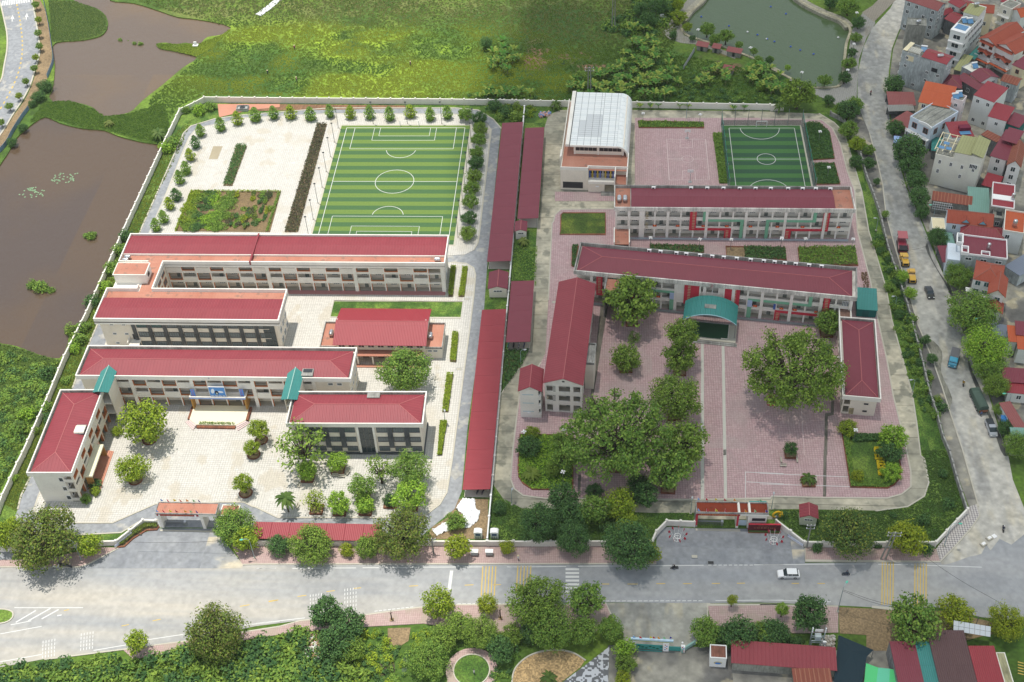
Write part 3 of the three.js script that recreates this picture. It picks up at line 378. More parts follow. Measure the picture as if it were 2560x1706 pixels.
// ---------------------------------------------------------------- left school: front court buildings
{
  const F=frm(B1(505,1025),B2(640,1045),B2(680,835),11.2),W=F.w,D=F.d,g=thing('school_block','long three-storey school block with hipped red roof and orange-framed galleries behind the stage','building',F.p,F.yaw),c=M.cream,w=M.white;
  bx(g,'wall',c,0.8,W-0.8,0.2,9.9,-D+0.6,-2.3);bx(g,'end_wall',c,0.8,9.2,0.2,9.9,-2.3,-0.6);bx(g,'end_wall',c,W-9.3,W-0.8,0.2,9.9,-2.3,-0.6);
  bx(g,'slab',w,0,W,9.9,10.1,-D,0);parapet(g,w,0,W,-D,0,10.1,11.2,0.25);parapet(g,M.grimy,0.25,W-0.25,-D+0.25,-0.25,10.1,11.0,0.12,'gutter_lining');
  hipRoof(g,0.8,W-0.8,-D+0.9,-0.45,10.75,1.3,5,5,RM.red);
  gallery(g,{x0:9.4,x1:W-9.5,nb:13,zf:-0.6,pat:alt,jamb:M.orange,wide:(i)=>(i % 4===1?0.85:0.34)});
  win(g,5.5,8.3,-0.6,0,1.0,0.7,M.plain,glassB,0,0.12);for (const x of [W-5.4,W-3.2]) for (const y of [2,5.3,8.6]) win(g,x,y,-0.6,0,1.1,0.7,M.plain,glassB,0,0.12);
  for (const z of [-2,-4.5,-7,-9]) for (const y of [2,5.3,8.4]) win(g,W-0.8,y,z,Math.PI/2,1.1,0.8,M.plain,glassB,0,0.12);
  bx(g,'roof_hatch',M.grimy,W-12.2,W-9.4,10.9,11.5,-2.9,-0.5);bx(g,'roof_hatch_opening',M.dark,W-11.9,W-9.7,11.5,11.56,-2.7,-1.6);
  for (const x of [12,19,27,44,51,57]) for (let f=0;f<3;f++) bx(g,'air_conditioner',acM,x,x+0.9,2.6+f*3.3,3.0+f*3.3,-2.3,-1.95);
  for (const [x,s,zz] of [[8.0,-1,5.5],[54.4,1,7.2]]){const y=11.1,q=[V3(x-2,y,-1.6),V3(x-2,y,zz),V3(x,y+1.2,zz+0.9),V3(x,y+1.2,-2.6)];part(g,'link_roof',panelG([q[1],q[2],q[3],q[0]].map((v)=>v)),RM.tealS);part(g,'link_roof',panelG([V3(x,y+1.2,zz+0.9),V3(x+2,y,zz),V3(x+2,y,-1.6),V3(x,y+1.2,-2.6)]),RM.tealS);part(g,'link_ridge',barG(q[2],q[3],0.12),std({color:lin(0.3,0.5,0.44)}));bx(g,'link_floor',w,x-1.9,x+1.9,6.6,6.9,-0.2,5.2);bx(g,'link_floor',w,x-1.9,x+1.9,3.3,3.6,-0.2,5.2);bx(g,'link_wall',c,x-1.9,x-1.7,0.2,10.8,0.05,5.2);bx(g,'link_wall',c,x+1.7,x+1.9,0.2,10.8,0.05,5.2);}
 {const cv=document.createElement('canvas');cv.width=cv.height=64;const q=cv.getContext('2d');q.fillStyle='#e8e6e0';q.fillRect(0,0,64,64);q.fillStyle='#5a6a94';q.font='bold 54px sans-serif';q.fillText('D',12,52);const t=new THREE.CanvasTexture(cv);t.colorSpace=THREE.SRGBColorSpace;part(g,'letter_sign',new THREE.PlaneGeometry(0.75,0.75),std({map:t}),33.2,10.7,0.012);}
}
function hipBlock(label,F,h,rise,hl,along,opts={}){
  const W=F.w,D=F.d,g=thing('school_block',label,'building',F.p,F.yaw),c=opts.c||M.white,o=opts.over||0.8;
  bx(g,'wall',c,o,W-(opts.overR ?? o),0.15,h-1.3,-D+0.6,-0.6);bx(g,'slab',M.white,0,W,h-1.3,h-1.1,-D,0);parapet(g,M.white,0,W,-D,0,h-1.1,h,0.25);parapet(g,M.grimy,0.25,W-0.25,-D+0.25,-0.25,h-1.1,h-0.15,0.12,'gutter_lining');
  hipRoof(g,0.75,W-0.55,-D+0.75,-0.5,h-0.45,rise,hl,hl,opts.m||RM.red,along);return g;
}
{
  const F=frm(sheet(60,960,4.9)(20,1090),sheet(60,960,4.9)(580,1090),sheet(60,960,4.9)(1005,65),11.2),g=hipBlock('three-storey left wing with red hipped roof and blank white end wall by the left gate',F,11.2,1.2,5,'z',{overR:2.9}),W=F.w,D=F.d,z0=-D+0.6,n=8,p=(D-1.3)/n;
  for (let f=0;f<3;f++){bx(g,'gallery_floor',tileM,W-2.9,W-0.9,f*3.3+0.25,f*3.3+0.45,z0,-0.6);bx(g,'beam',M.cream,W-0.95,W-0.6,f*3.3+3.1,f*3.3+3.55,z0,-0.6);for (let i=0;i<n;i++){const a=z0+i*p+0.22,b=a+p-0.44,k=alt(i,f),s=k==='s'?1.55:k==='t'?0.4:0,y=0.45+f*3.3;if (s) bx(g,'parapet_panel',M.cream,W-0.9,W-0.64,y-0.2,y+s,a,b);if (k !== 's'){bx(g,'opening_frame',M.orange,W-1.2,W-0.54,y+s,y+2.65,a,a+0.16);bx(g,'opening_frame',M.orange,W-1.2,W-0.54,y+s,y+2.65,b-0.16,b);if (f) bx(g,'opening_frame',M.orange,W-1.2,W-0.54,y+s,y+s+0.14,a+0.16,b-0.16);} win(g,W-2.9,y+1.5,(a+b)/2,Math.PI/2,1.5,1.4,M.plain,glassM,1,0.07);}}
  for (let i=0;i <= n;i++) bx(g,'column',M.cream,W-1.05,W-0.58,0.2,9.9,Math.max(z0,z0+i*p-0.22),Math.min(-0.62,z0+i*p+0.22));
  for (let f=0;f<3;f++){win(g,W-3.5,1.7+f*3.2,-0.6,0,0.9,1.2,M.plain,glassM,0,0.08);bx(g,'end_parapet',M.white,W-2.9,W-1.06,0.2+f*3.3,1.3+f*3.3,-0.85,-0.62);}
  bx(g,'roof_hatch',M.grimy,W-3.4,W-0.6,11.0,11.35,-14.6,-11.8);bx(g,'roof_hatch_floor',M.cream,W-3.1,W-0.7,11.35,11.4,-14.3,-12.1);
  // canopy over the side steps
  bx(g,'canopy',std({color:lin(0.75,0.71,0.52)}),W-0.55,W+1.6,4.1,4.5,-14.5,-4.6);for (const z of [-14.5,-4.8]) bx(g,'canopy_post',std({color:lin(0.4,0.2,0.05)}),W-0.1,W+1.5,0.2,4.1,z,z+0.2);for (let i=0;i<3;i++) bx(g,'step',redTile,W-0.3,W+1.8+i*0.4,0.2,0.62-i*0.13,-16+i*0.01,-4.2-i*0.01);
}
{
  const E4=sheet(700,960,4.9),F=frm(E4(65,485),E4(1750,490),E4(1815,90),11.2),g=hipBlock('three-storey right wing with hipped red roof and dark stone piers behind courtyard trees',F,11.2,1.6,5.5,'x',{c:M.cream}),W=F.w,D=F.d,stone=std({color:lin(0.12,0.13,0.145),map:grimeTex}),s=W/1685/1;
  const X=(px)=>(px-65)*W/1690;for (const px of [232,432,632,832,1232,1432,1632]) for (let f=0;f<3;f++){win(g,X(px),1.9+f*3.25,-0.6,0,2.35,1.45,M.dark,glassB,3,0.1);bx(g,'sill',M.cream,X(px)-1.4,X(px)+1.4,0.95+f*3.25,1.08+f*3.25,-0.6,-0.38);}
  for (const px of [335,538,735,1330,1535]) bx(g,'stone_pier',stone,X(px)-0.6,X(px)+0.6,2.4,9.9,-0.6,-0.3);
  for (let f=0;f<4;f++) for (let i=0;i<3;i++) bx(g,'glazed_panel',glassM,X(945)+i*1.16,X(945)+i*1.16+1.1,0.5+f*2.3,2.72+f*2.3,-0.6,-0.5);for (const px of [932,1132]) bx(g,'pilaster',M.white,X(px)-0.25,X(px)+0.25,0.2,9.9,-0.6,-0.22);
  win(g,W-0.8,8.5,-D/2,Math.PI/2,1.4,1.6,M.plain,glassT,1);bx(g,'plinth',stone,0.6,W-0.55,0.2,0.75,-D+0.4,-0.1);
  bx(g,'roof_hatch',M.grimy,18.2,21.2,11.2,11.7,-D+0.8,-D+2.6);
}
// canteen with a raised gabled roof
{
  const g=thing('canteen','low canteen with raised red gabled roof and two brick terraces with tanks','building',[-48.8,0,7.2],0);
  bx(g,'wall',M.cream,0.3,31.3,0.2,3.6,-8.9,-0.3);bx(g,'slab',M.white,0,31.6,3.6,3.8,-9.3,0);parapet(g,M.grimy,0,31.6,-9.3,0,3.8,4.4,0.2);bx(g,'terrace',M.brickTop,0.2,31.4,3.8,3.86,-9.1,-0.2);
  bx(g,'hall_wall',M.cream,4.6,27.2,3.86,6.2,-11.6,0.6);bx(g,'hall_wall',M.cream,4.6,27.2,0.2,3.6,-11.6,-9.3);for (const x of [4.3,27.2]) part(g,'gable',panelG([V3(x,6.2,-11.6),V3(x,6.2,0.6),V3(x,8.1,-6.2)].reverse(),0.3),M.white);
  hipRoof(g,3.9,27.8,-12.4,1.5,6.3,2.0,0,0,RM.bright,'x');for (let i=0;i<9;i++){win(g,6+i*2.5,5.2,0.6,0,1.5,0.8,M.plain,glassM,1,0.06);}
  bx(g,'veranda_roof',M.brickTop,0.4,26.5,3.4,3.6,0.0,2.6);for (let i=0;i<7;i++) bx(g,'column',M.white,2+i*3.9,2.35+i*3.9,0.2,3.4,2.1,2.45);for (let i=0;i<6;i++) bx(g,'door',M.dark,3+i*3.9,4.6+i*3.9,0.3,2.6,-0.3,-0.24);bx(g,'step',redTile,0.4,27,0.2,0.5,2.6,3.4);
  win(g,28.3,2.9,-0.3,0,1.0,0.5,M.plain,glassB,0,0.1);win(g,29.7,2.9,-0.3,0,1.0,0.5,M.plain,glassB,0,0.1);
}
tank([-46.4,3.86,2.6],Math.PI/2,'steel tank on the left brick terrace of the canteen',false,1.9,0.6);tank([-20.6,3.86,3.2],Math.PI/2,'steel tank on the right brick terrace of the canteen',false,1.9,0.6);
// ---------------------------------------------------------------- right school
const greenBand=std({color:lin(0.2,0.46,0.3)}),redBand=std({color:lin(0.55,0.035,0.06)}),slotM=std({color:lin(0.5,0.42,0.25)}),fascia=std({color:lin(0.86,0.83,0.78),map:grimeTex});
const band=(g,m,x0,x1,y0,y1,zf,d=0.16)=>bx(g,'colour_band',m,x0,x1,y0,y1,zf+0.03,zf+d);
const slots=(g,x,y0,y1,zf)=>{for (let y=y0;y<y1;y += 0.55) bx(g,'slot',slotM,x,x+0.75,y,y+0.2,zf+0.16,zf+0.19);};
const flagTexM=(()=>{const cv=document.createElement('canvas');cv.width=96;cv.height=64;const q=cv.getContext('2d');q.fillStyle='#c8452e';q.fillRect(0,0,96,64);q.fillStyle='#f0c050';q.beginPath();for (let i=0;i<10;i++){const a=i*Math.PI/5-Math.PI/2,r=i % 2?9:22;q.lineTo(48+r*Math.cos(a),32+r*Math.sin(a));} q.fill();const t=new THREE.CanvasTexture(cv);t.colorSpace=THREE.SRGBColorSpace;return std({map:t});})();
const wallFlag=(g,x,y,zf)=>part(g,'wall_flag',new THREE.BoxGeometry(1.0,0.65,0.03),flagTexM,x,y,zf);
const acOut=(name,p,turn,label,group)=>{const t=thing(name,label,'air conditioner',p,turn,group);bx(t,'casing',M.plain,-0.55,0.55,0.1,0.85,-0.25,0.25);part(t,'fan_grille',new THREE.CylinderGeometry(0.28,0.28,0.04,14).rotateX(Math.PI/2),M.dark,-0.1,0.48,0.27);for (const x of [-0.4,0.4]) bx(t,'foot',M.metal,x-0.05,x+0.05,0,0.1,-0.25,0.25);return t;};
{
  const F=frm(A3(745,1402),A4(650,1415),A4(622,1260),11),W=F.w,D=F.d,g=thing('school_block','three-storey block with maroon roof and red and green bands, nearest the small pitch','building',F.p,F.yaw),zf=-0.5;
  bx(g,'wall',M.white,0.6,W-0.6,0.2,9.7,-D+0.5,-2.2);bx(g,'slab',fascia,0,W,9.7,9.95,-D,-0.3);bx(g,'fascia',fascia,0,W,9.7,11,-0.3,0);bx(g,'parapet',M.grimy,0,W,9.95,11,-D,-D+0.25);bx(g,'parapet',fascia,0,0.25,9.95,11,-D+0.25,-0.3);bx(g,'parapet',fascia,W-0.25,W,9.95,11,-D+0.25,-0.3);
  bx(g,'terrace',M.brickTop,0.25,4.6,9.95,10.02,-D+0.25,-0.3);bx(g,'terrace',M.brickTop,W-5.2,W-0.25,9.95,10.02,-D+0.25,-0.3);const q=-D/2;part(g,'roof_slope',panelG([V3(4.7,10.5,-0.35),V3(W-5.3,10.5,-0.35),V3(W-5.3,11.1,q),V3(4.7,11.1,q)]),RM.maroon);part(g,'roof_slope',panelG([V3(W-5.3,10.5,-D+0.8),V3(4.7,10.5,-D+0.8),V3(4.7,11.1,q),V3(W-5.3,11.1,q)]),RM.maroon);for (const x of [4.7,W-5.5]) part(g,'roof_gable',panelG([V3(x,10.0,-D+0.8),V3(x,10.0,-0.4),V3(x,10.5,-0.4),V3(x,11.05,q),V3(x,10.5,-D+0.8)].reverse(),0.2),M.grimy);
  gallery(g,{x0:0.6,x1:W-0.6,nb:18,zf,fh:3.2,y0:0.35,pat:(i,f)=>(f?'p':'o'),col:M.white,wide:(i)=>(i===2?1.5:i % 3===1?0.75:0.45)});
  const top=9.7,l2=6.0,l1=2.9;band(g,redBand,21.0,22.8,l1,top,zf);band(g,redBand,22.8,32.6,l1,l1+0.75,zf);band(g,redBand,30.8,32.6,0.2,l1,zf);slots(g,21.7,3.6,9.4,zf);slots(g,31.2,0.5,2.8,zf);band(g,greenBand,24.6,25.5,l2,top,zf);band(g,greenBand,25.5,35.9,l2,l2+0.7,zf);band(g,greenBand,35.0,35.9,0.2,l2,zf);band(g,greenBand,42.0,42.9,0.2,l2,zf);band(g,greenBand,42.0,55.6,l2,l2+0.7,zf);band(g,greenBand,54.7,55.6,l2+0.7,top,zf);band(g,redBand,57.4,59.2,l1,top,zf);band(g,redBand,47.4,57.4,l1,l1+0.75,zf);band(g,redBand,47.4,49.2,0.2,l1,zf);slots(g,58,3.6,9.4,zf);slots(g,47.8,0.5,2.8,zf);slots(g,8.8,3.6,5.8,zf);slots(g,8.8,6.9,9.2,zf);
  for (const x of [11.4,17.8,24.9,31.4,37.9,45.3,52.2,62]) wallFlag(g,x,4.35,zf+0.06);
  bx(g,'step',std({color:lin(0.38,0.42,0.46)}),4.4,W-0.6,0.2,0.42,0,0.6);bx(g,'porch_floor',M.brickTop,0.3,4.2,3.1,3.3,0.0,6.6);bx(g,'porch_wall',M.white,0,0.3,0.2,4.0,0.02,6.6);bx(g,'porch_wall',M.white,4.2,4.5,0.2,4.0,0.02,6.6);
  const wp=(x,z,y)=>g.localToWorld(V3(x,y,z));g.updateMatrixWorld();for (const x of [1.4,3.0]) tank(wp(x,-4.2,10.02),F.yaw+Math.PI/2,(x<2?'left':'right')+' one of two steel tanks on the maroon-roofed block nearest the gym',false,2.2,0.62);
  const xs=[11,21.5,26,30.5,35,39.4,43.6,48.4,52.4,56,60];xs.forEach((x,i)=>acOut('air_conditioner',wp(x,-D+0.85,10.2),F.yaw,`${ord[i]} white air conditioner from the left on the roof nearest the small pitch`,'air conditioners on the north roof edge'));
}
{
  const F=frm(B3(470,315),B4(660,497),B4(660,293),11),W=F.w,D=F.d,g=thing('school_block','long maroon-roofed three-storey block with red panels behind the teal stage canopy','building',F.p,F.yaw),zf=-0.5;
  bx(g,'wall',M.white,0.8,W-0.8,0.2,9.7,-D+0.6,-2.2);bx(g,'slab',fascia,0,W,9.7,9.95,-D,-0.3);bx(g,'fascia',fascia,0,W,9.7,11,-0.3,0);bx(g,'parapet',M.grimy,0,W,9.95,11,-D,-D+0.3);bx(g,'parapet',M.grimy,0,0.3,9.95,11,-D+0.3,-0.3);bx(g,'parapet',M.grimy,W-0.3,W,9.95,11,-D+0.3,-0.3);hipRoof(g,0.7,W-1.2,-D+1.0,-0.35,10.5,1.4,6,6,RM.maroon);
  gallery(g,{x0:1.0,x1:W-1.2,nb:19,zf,fh:3.2,y0:0.35,pat:(i,f)=>(f&&(i===7||i===10)?'w':f?'p':'o'),col:M.white,wide:(i)=>(i % 2?0.8:0.45)});
  const top=9.7,l2=6.0,l1=2.9;for (const x of [29,39.4]){band(g,redBand,x,x+3.9,l1,top,zf);bx(g,'pilaster',M.white,x+(x<30?3.9:-0.4),x+(x<30?4.3:0),0.2,top,zf,zf+0.3);} slots(g,29.9,3.5,9.3,zf);slots(g,41.6,3.5,9.3,zf);
  for (const [sg,o] of [[1,0],[-1,72]]){const X=(a,b)=>(sg>0?[a,b]:[o-b,o-a]);band(g,greenBand,...X(10.4,11.3),l2,top,zf);band(g,greenBand,...X(11.3,26.5),l2,l2+0.7,zf);band(g,greenBand,...X(25.4,26.5),0.2,l2,zf);band(g,redBand,...X(6,7.6),l1,top,zf);band(g,redBand,...X(7.6,19.4),l1,l1+0.75,zf);band(g,redBand,...X(18,19.4),0.2,l1,zf);slots(g,X(6.4,7.2)[0],3.8,9.3,zf);slots(g,X(18.3,19)[0],0.5,2.8,zf);const bn=std({color:lin(0.42,0.52,0.72)}),bd=std({color:lin(0.06,0.12,0.36)});bx(g,'banner',bn,...X(25.35,26.55),4.0,6.3,zf+0.17,zf+0.2);for (const x of [15.6,19.6]) bx(g,'banner',bd,...X(x-0.3,x+0.3),3.8,5.7,zf+0.04,zf+0.09);}
  for (const x of [14,22.4,47.5,54.2,57.6,63]) wallFlag(g,x,4.35,zf+0.06);
  bx(g,'flag_pole',M.plain,36.2,36.32,6.5,11.2,0.3,0.42);part(g,'flag',new THREE.BoxGeometry(0.04,1.3,0.8),M.red,36.05,10.2,0.3);
  bx(g,'step',std({color:lin(0.3,0.3,0.3)}),1,W-1,0.2,0.4,0,0.7);win(g,W-2.6,8.2,-0.4,0,1.5,1.6,M.plain,glassB,3,0.05);
  const wp=(x,z,y)=>g.localToWorld(V3(x,y,z));g.updateMatrixWorld();const xs=[18.6,21.6,25.8,28.4,32,35.2,38.2,41.6,45.2,48.6,51.4,54,56.8,60.2,63.4];xs.forEach((x,i)=>acOut('air_conditioner',wp(x,-D+0.75,10.35),F.yaw,`${ord[i]} white air conditioner from the left on the roof behind the stage`,'air conditioners on the middle roof edge'));
  // link to the west wing
  bx(g,'link_terrace',M.brickTop,9.0,12.2,9.2,9.4,0.1,4.8);bx(g,'link_wall',M.grimy,8.7,9.0,0.2,9.9,0.02,4.8);bx(g,'link_wall',M.white,12.2,12.5,0.2,9.9,0.02,4.8);
}
{
  const F=frm(B3(270,1075),B3(530,1092),B3(640,405),10.4),W=F.w,D=F.d,g=thing('school_block','narrow gabled school wing with maroon ridge roof beside the concrete lane','building',F.p,F.yaw);
  const c=M.white;bx(g,'wall',c,0.3,W-2.4,0.2,10.2,-D+0.4,-2.4);bx(g,'rear_wall',c,W-2.4,W-0.4,0.2,10.2,-D+0.4,-D+0.7);part(g,'gable',panelG([V3(0.1,9.6,-0.35),V3(W-0.1,9.6,-0.35),V3(W-0.1,10.3,-0.35),V3(W/2,12.1,-0.35),V3(0.1,10.3,-0.35)],0.3),c);hipRoof(g,-0.25,W+0.25,-D,0,10.35,1.9,0,0,RM.red,'z');bx(g,'gable_vent',M.dark,W/2-0.3,W/2+0.3,10.7,11.1,-0.36,-0.3);
  for (let f=0;f<3;f++){const y=0.35+f*3.2;bx(g,'gallery_floor',tileM,0.3,W-0.4,y-0.2,y,-2.4,-0.6);bx(g,'beam',c,0.1,W-0.1,y+2.5,y+2.98,-0.65,-0.36);bx(g,'parapet_panel',c,0.5,W-0.5,y-0.2,y+(f?0.55:0.2),-0.62,-0.4);for (const x of [2.5,5.6,8]) bx(g,'door',doorM,x-0.5,x+0.5,y,y+2.1,-2.4,-2.34);bx(g,'gallery_floor',tileM,W-2.4,W-0.4,y-0.2,y,-D+0.7,-2.4);bx(g,'parapet_panel',c,W-0.62,W-0.4,y-0.2,y+(f?0.9:0.3),-D+0.7,-0.65);bx(g,'beam',c,W-0.65,W-0.3,y+2.5,y+2.98,-D+0.7,-0.65);if (f) for (let k=0;k<5;k++) bx(g,'slot',M.dark,2.05,2.7,y+0.6+k*0.42,y+0.78+k*0.42,-0.36,-0.33);}
  for (const [a,b] of [[0.1,0.55],[2.0,3.5],[6.2,7.0],[W-0.5,W-0.1]]) bx(g,'column',c,a,b,0.2,9.6,-0.7,-0.34);for (let i=1;i<10;i++) bx(g,'column',c,W-0.7,W-0.28,0.2,10,-i*D/10-0.2,-i*D/10+0.2);
  bx(g,'stair_bay',M.cream,W-0.2,W+2.0,0.2,8.8,-D*0.42,-D*0.24);bx(g,'stair_bay_roof',M.grimy,W-0.2,W+2.1,8.8,9.0,-D*0.425,-D*0.235);parapet(g,M.grimy,W-0.2,W+2.1,-D*0.425,-D*0.235,9.0,9.5,0.2);part(g,'cross_roof',panelG([V3(W+0.2,10.4,-D*0.24),V3(W+0.2,10.4,-D*0.42),V3(W*0.55,12.1,-D*0.33)]),RM.red);
  const F2=frm(B3(95,1125),B3(255,1130),B3(280,975),10),t=thing('stair_tower','white stair tower with small maroon gable roof beside the concrete lane','building',F2.p,F2.yaw),W2=F2.w,D2=F2.d;
  bx(t,'wall',c,0.3,W2-0.9,0.2,9.6,-D2,-0.4);bx(t,'corner_post',c,W2-0.9,W2-0.3,0.2,9.6,-D2,-D2+0.5);part(t,'gable',panelG([V3(0.3,9.6,-0.42),V3(W2-0.3,9.6,-0.42),V3(W2/2,11.2,-0.42)],0.3),c);hipRoof(t,-0.1,W2+0.1,-D2,0,9.65,1.65,0,0,RM.red,'z');bx(t,'gable_vent',M.cream,W2/2-0.3,W2/2+0.3,9.9,10.3,-0.42,-0.36);
  for (let f=0;f<3;f++){bx(t,'landing',M.white,W2-0.9,W2-0.3,f*3.1+0.2,f*3.1+1.5,-D2+0.5,-0.4);bx(t,'landing_recess',M.dark,W2-0.9,W2-0.6,f*3.1+1.5,f*3.1+3.0,-D2+0.5,-1.2);bx(t,'wall_streak',std({color:lin(0.5,0.6,0.62)}),0.9,3.6,2.2+f*2.9,2.5+f*2.9,-0.4,-0.385);} bx(t,'wall_lamp',M.plain,2.0,2.7,1.6,2.1,-0.4,-0.2);
}
{
  const R4=sheet(2080,780,4.9),F=frm(R4(130,1025),R4(608,1065),R4(570,90),7),g=hipBlock('two-storey wing with maroon hipped roof beside the right-hand concrete road',F,7,1.1,4.5,'z',{m:RM.maroon,c:M.cream,over:2.2,overR:0.7}),W=F.w,D=F.d;
  for (let f=0;f<2;f++){const y=0.3+f*2.7;bx(g,'gallery_floor',tileM,0.6,2.2,y-0.15,y,-D+0.6,-0.6);bx(g,'parapet_panel',M.cream,0.5,0.75,y,y+0.7,-D+0.6,-0.6);win(g,W*0.66,1.7+f*2.5,-0.6,0,0.9,0.35,M.dark,glassM,0,0.06);for (let i=0;i<7;i++) bx(g,'door',M.dark,2.14,2.2,y,y+2,-3-i*3.4,-2-i*3.4);bx(g,'gallery_end',M.cream,0.6,2.2,y,y+0.5,-0.8,-0.62);}
  for (let i=0;i<9;i++) bx(g,'column',M.cream,0.45,0.8,0.2,5.7,-0.95-i*(D-1.6)/8.2,-0.62-i*(D-1.6)/8.2);bx(g,'side_porch',M.white,-1.6,-1.35,2.8,3.2,-17,-11);for (const z of [-17,-14,-11]) bx(g,'side_porch_beam',M.white,-1.35,0.5,2.8,3.2,z-0.15,z+0.15);bx(g,'stain_panel',std({color:lin(0.6,0.52,0.3),map:grimeTex}),2.3,3.4,0.3,2.4,-0.6,-0.59);
  bx(g,'rear_annex',M.white,0.1,3.2,0.2,6.0,-D-5.0,-D+0.1);bx(g,'rear_annex_roof',std({color:lin(0.3,0.17,0.13),map:grimeTex}),0.4,2.9,6.0,6.1,-D-4.8,-D-0.1);parapet(g,M.white,0.1,3.2,-D-5.0,-D-0.02,6.1,6.7,0.25);
  const b=thing('green_store','dark teal metal shed between the right wing and the concrete road','shed',g1(B4,650,628),-0.1);bx(b,'wall',std({color:lin(0.01,0.12,0.11)}),0,4.9,0,2.8,-7.6,0);part(b,'roof',panelG([V3(-0.2,2.85,0.2),V3(5.1,2.85,0.2),V3(5.1,3.5,-7.8),V3(-0.2,3.5,-7.8)]),RM.tealS);bx(b,'door',std({color:lin(0.01,0.09,0.085)}),1.4,3.0,0,2.2,0,0.05);
}
// gymnasium
{
  const R5=sheet(1360,220,6.125),F=frm(R5(250,1215),R5(1290,1250),R5(1300,250),8.2),W=F.w,g=thing('gymnasium','gymnasium with white panelled roof curving down its right side and brick terraces','building',F.p,F.yaw),D=36,c=M.cream,w=M.white;
  const zr=-7.6,zb=zr-28.4,TR=7.3,x0=1.9;                                                  // roof front edge and terrace level
  bx(g,'wall',c,0,W-0.4,0.2,TR,zb,-3.4);bx(g,'front_wall',c,0,8.2,0.2,TR,-3.4,0);bx(g,'recess_soffit',c,8.2,16.2,TR-0.6,TR,-3.4,-1.0);bx(g,'terrace',M.brickTop,0.25,W-0.4,TR,TR+0.06,zb+0.2,-0.25);
  bx(g,'parapet',w,0,7.9,TR,8.3,-0.25,0);bx(g,'parapet',w,-0.3,0,TR-1.2,8.3,zb,-5.6);bx(g,'parapet',w,-0.6,-0.3,3.2,8.3,-9,-5.2);bx(g,'parapet',w,7.9,8.15,TR,8.3,-1.25,0);bx(g,'parapet',w,8.15,W-0.4,TR,8.3,-1.25,-1.0);bx(g,'parapet',w,W-0.4,W-0.1,TR-0.5,8.5,-8,-1.0);bx(g,'parapet',w,15.9,16.2,4.4,8.2,-1.0,3.6);bx(g,'parapet',w,W-0.4,W-0.1,4.4,8.2,-1.0,3.6);bx(g,'porch_roof',M.brickTop,16.2,W-0.4,5.2,5.5,-1.0,3.6);
  bx(g,'balcony',w,8.2,16.0,3.2,4.1,-1.2,0.9);bx(g,'glazing',M.dark,8.2,16.0,4.1,TR-0.6,-3.39,-3.3);const cols=[[0.03,0.1,0.4],[0.55,0.4,0.06],[0.12,0.16,0.45],[0.55,0.4,0.06],[0.12,0.16,0.45],[0.5,0.5,0.5],[0.55,0.4,0.06],[0.12,0.16,0.45],[0.55,0.4,0.06],[0.12,0.16,0.45]];cols.forEach((k,i)=>bx(g,'coloured_fin',std({color:lin(...k)}),8.4+i*0.76,8.75+i*0.76,4.1,TR-0.6,-1.3,-1.1));
  bx(g,'window',M.dark,0.7,6.6,0.9,3.1,0,0.06);bx(g,'entrance',M.dark,13,15.8,0.2,3.0,-3.39,-3.3);for (let i=0;i<3;i++) bx(g,'step',M.grimy,12,16,0.2,0.6-i*0.13,0.9+i*0.5,1.4+i*0.5);bx(g,'wall_lamp',M.plain,10.4,11.4,2.2,2.7,0.92,1.0);bx(g,'lower_wall',c,8.2,13,0.2,3.2,-3.3,0.7);
  // hall above the terrace
  bx(g,'hall_wall',c,x0+1.4,W-1.6,TR+0.06,10.4,zb+0.6,zr-0.6);for (const [a,b] of [[x0+2.0,x0+8.3],[x0+9.0,W-2.3]]){const n=5,p=(b-a)/n;for (let i=0;i<n;i++) bx(g,'window',M.dark,a+i*p,a+(i+1)*p-0.08,8.6,9.9,zr-0.6,zr-0.54);} for (const x of [x0+1.5,x0+8.45,W-2.1]) bx(g,'pilaster',w,x,x+0.45,TR+0.06,10.4,zr-0.6,zr-0.4);
  const panM=[std({color:lin(0.8,0.82,0.8),roughness:0.45}),std({color:lin(0.74,0.77,0.76),roughness:0.45}),std({color:lin(0.6,0.62,0.62),roughness:0.5})],rows=26,dz=28.4/rows,y=10.75,fr2=std({color:lin(0.25,0.27,0.27)}),flat=[2.0,2.0,2.0,2.0,0.9,2.0,2.0,0.9],R=3.4;
  let x=x0-1.0;bx(g,'roof_edge',w,x,x+1.1,y-0.3,y+0.5,zb,zr+0.3);bx(g,'gutter',M.dark,x+1.1,x+1.3,y-0.2,y+0.05,zb,zr);x += 1.3;const xs=x;for (const fw of flat){for (let j=0;j<rows;j++){const patch=x>xs+1.9&&x<xs+8.6&&j>3&&j<15&&!(x<xs+3&&j>11) ;part(g,'roof_panel',boxG(fw-0.1,0.08,dz-0.1),panM[patch?2:(j*7+Math.round(x*3)) % 3===0?1:0],x+fw/2,y+0.12,zr-(j+0.5)*dz);} x += fw;}
  const xf=x;bx(g,'roof_deck',fr2,xs,xf,y-0.25,y+0.02,zb,zr);bx(g,'roof_fascia',w,xs,xf,y-0.4,y+0.18,zr,zr+0.25);
  const pts=[];for (let i=0;i <= 7;i++){const a=i/7*Math.PI/2;pts.push([xf+R*Math.sin(a),y+0.16-R*(1-Math.cos(a))]);} pts.push([xf+R+0.1,5.4],[xf+R+0.05,3.2],[xf+R-0.1,0.6]);
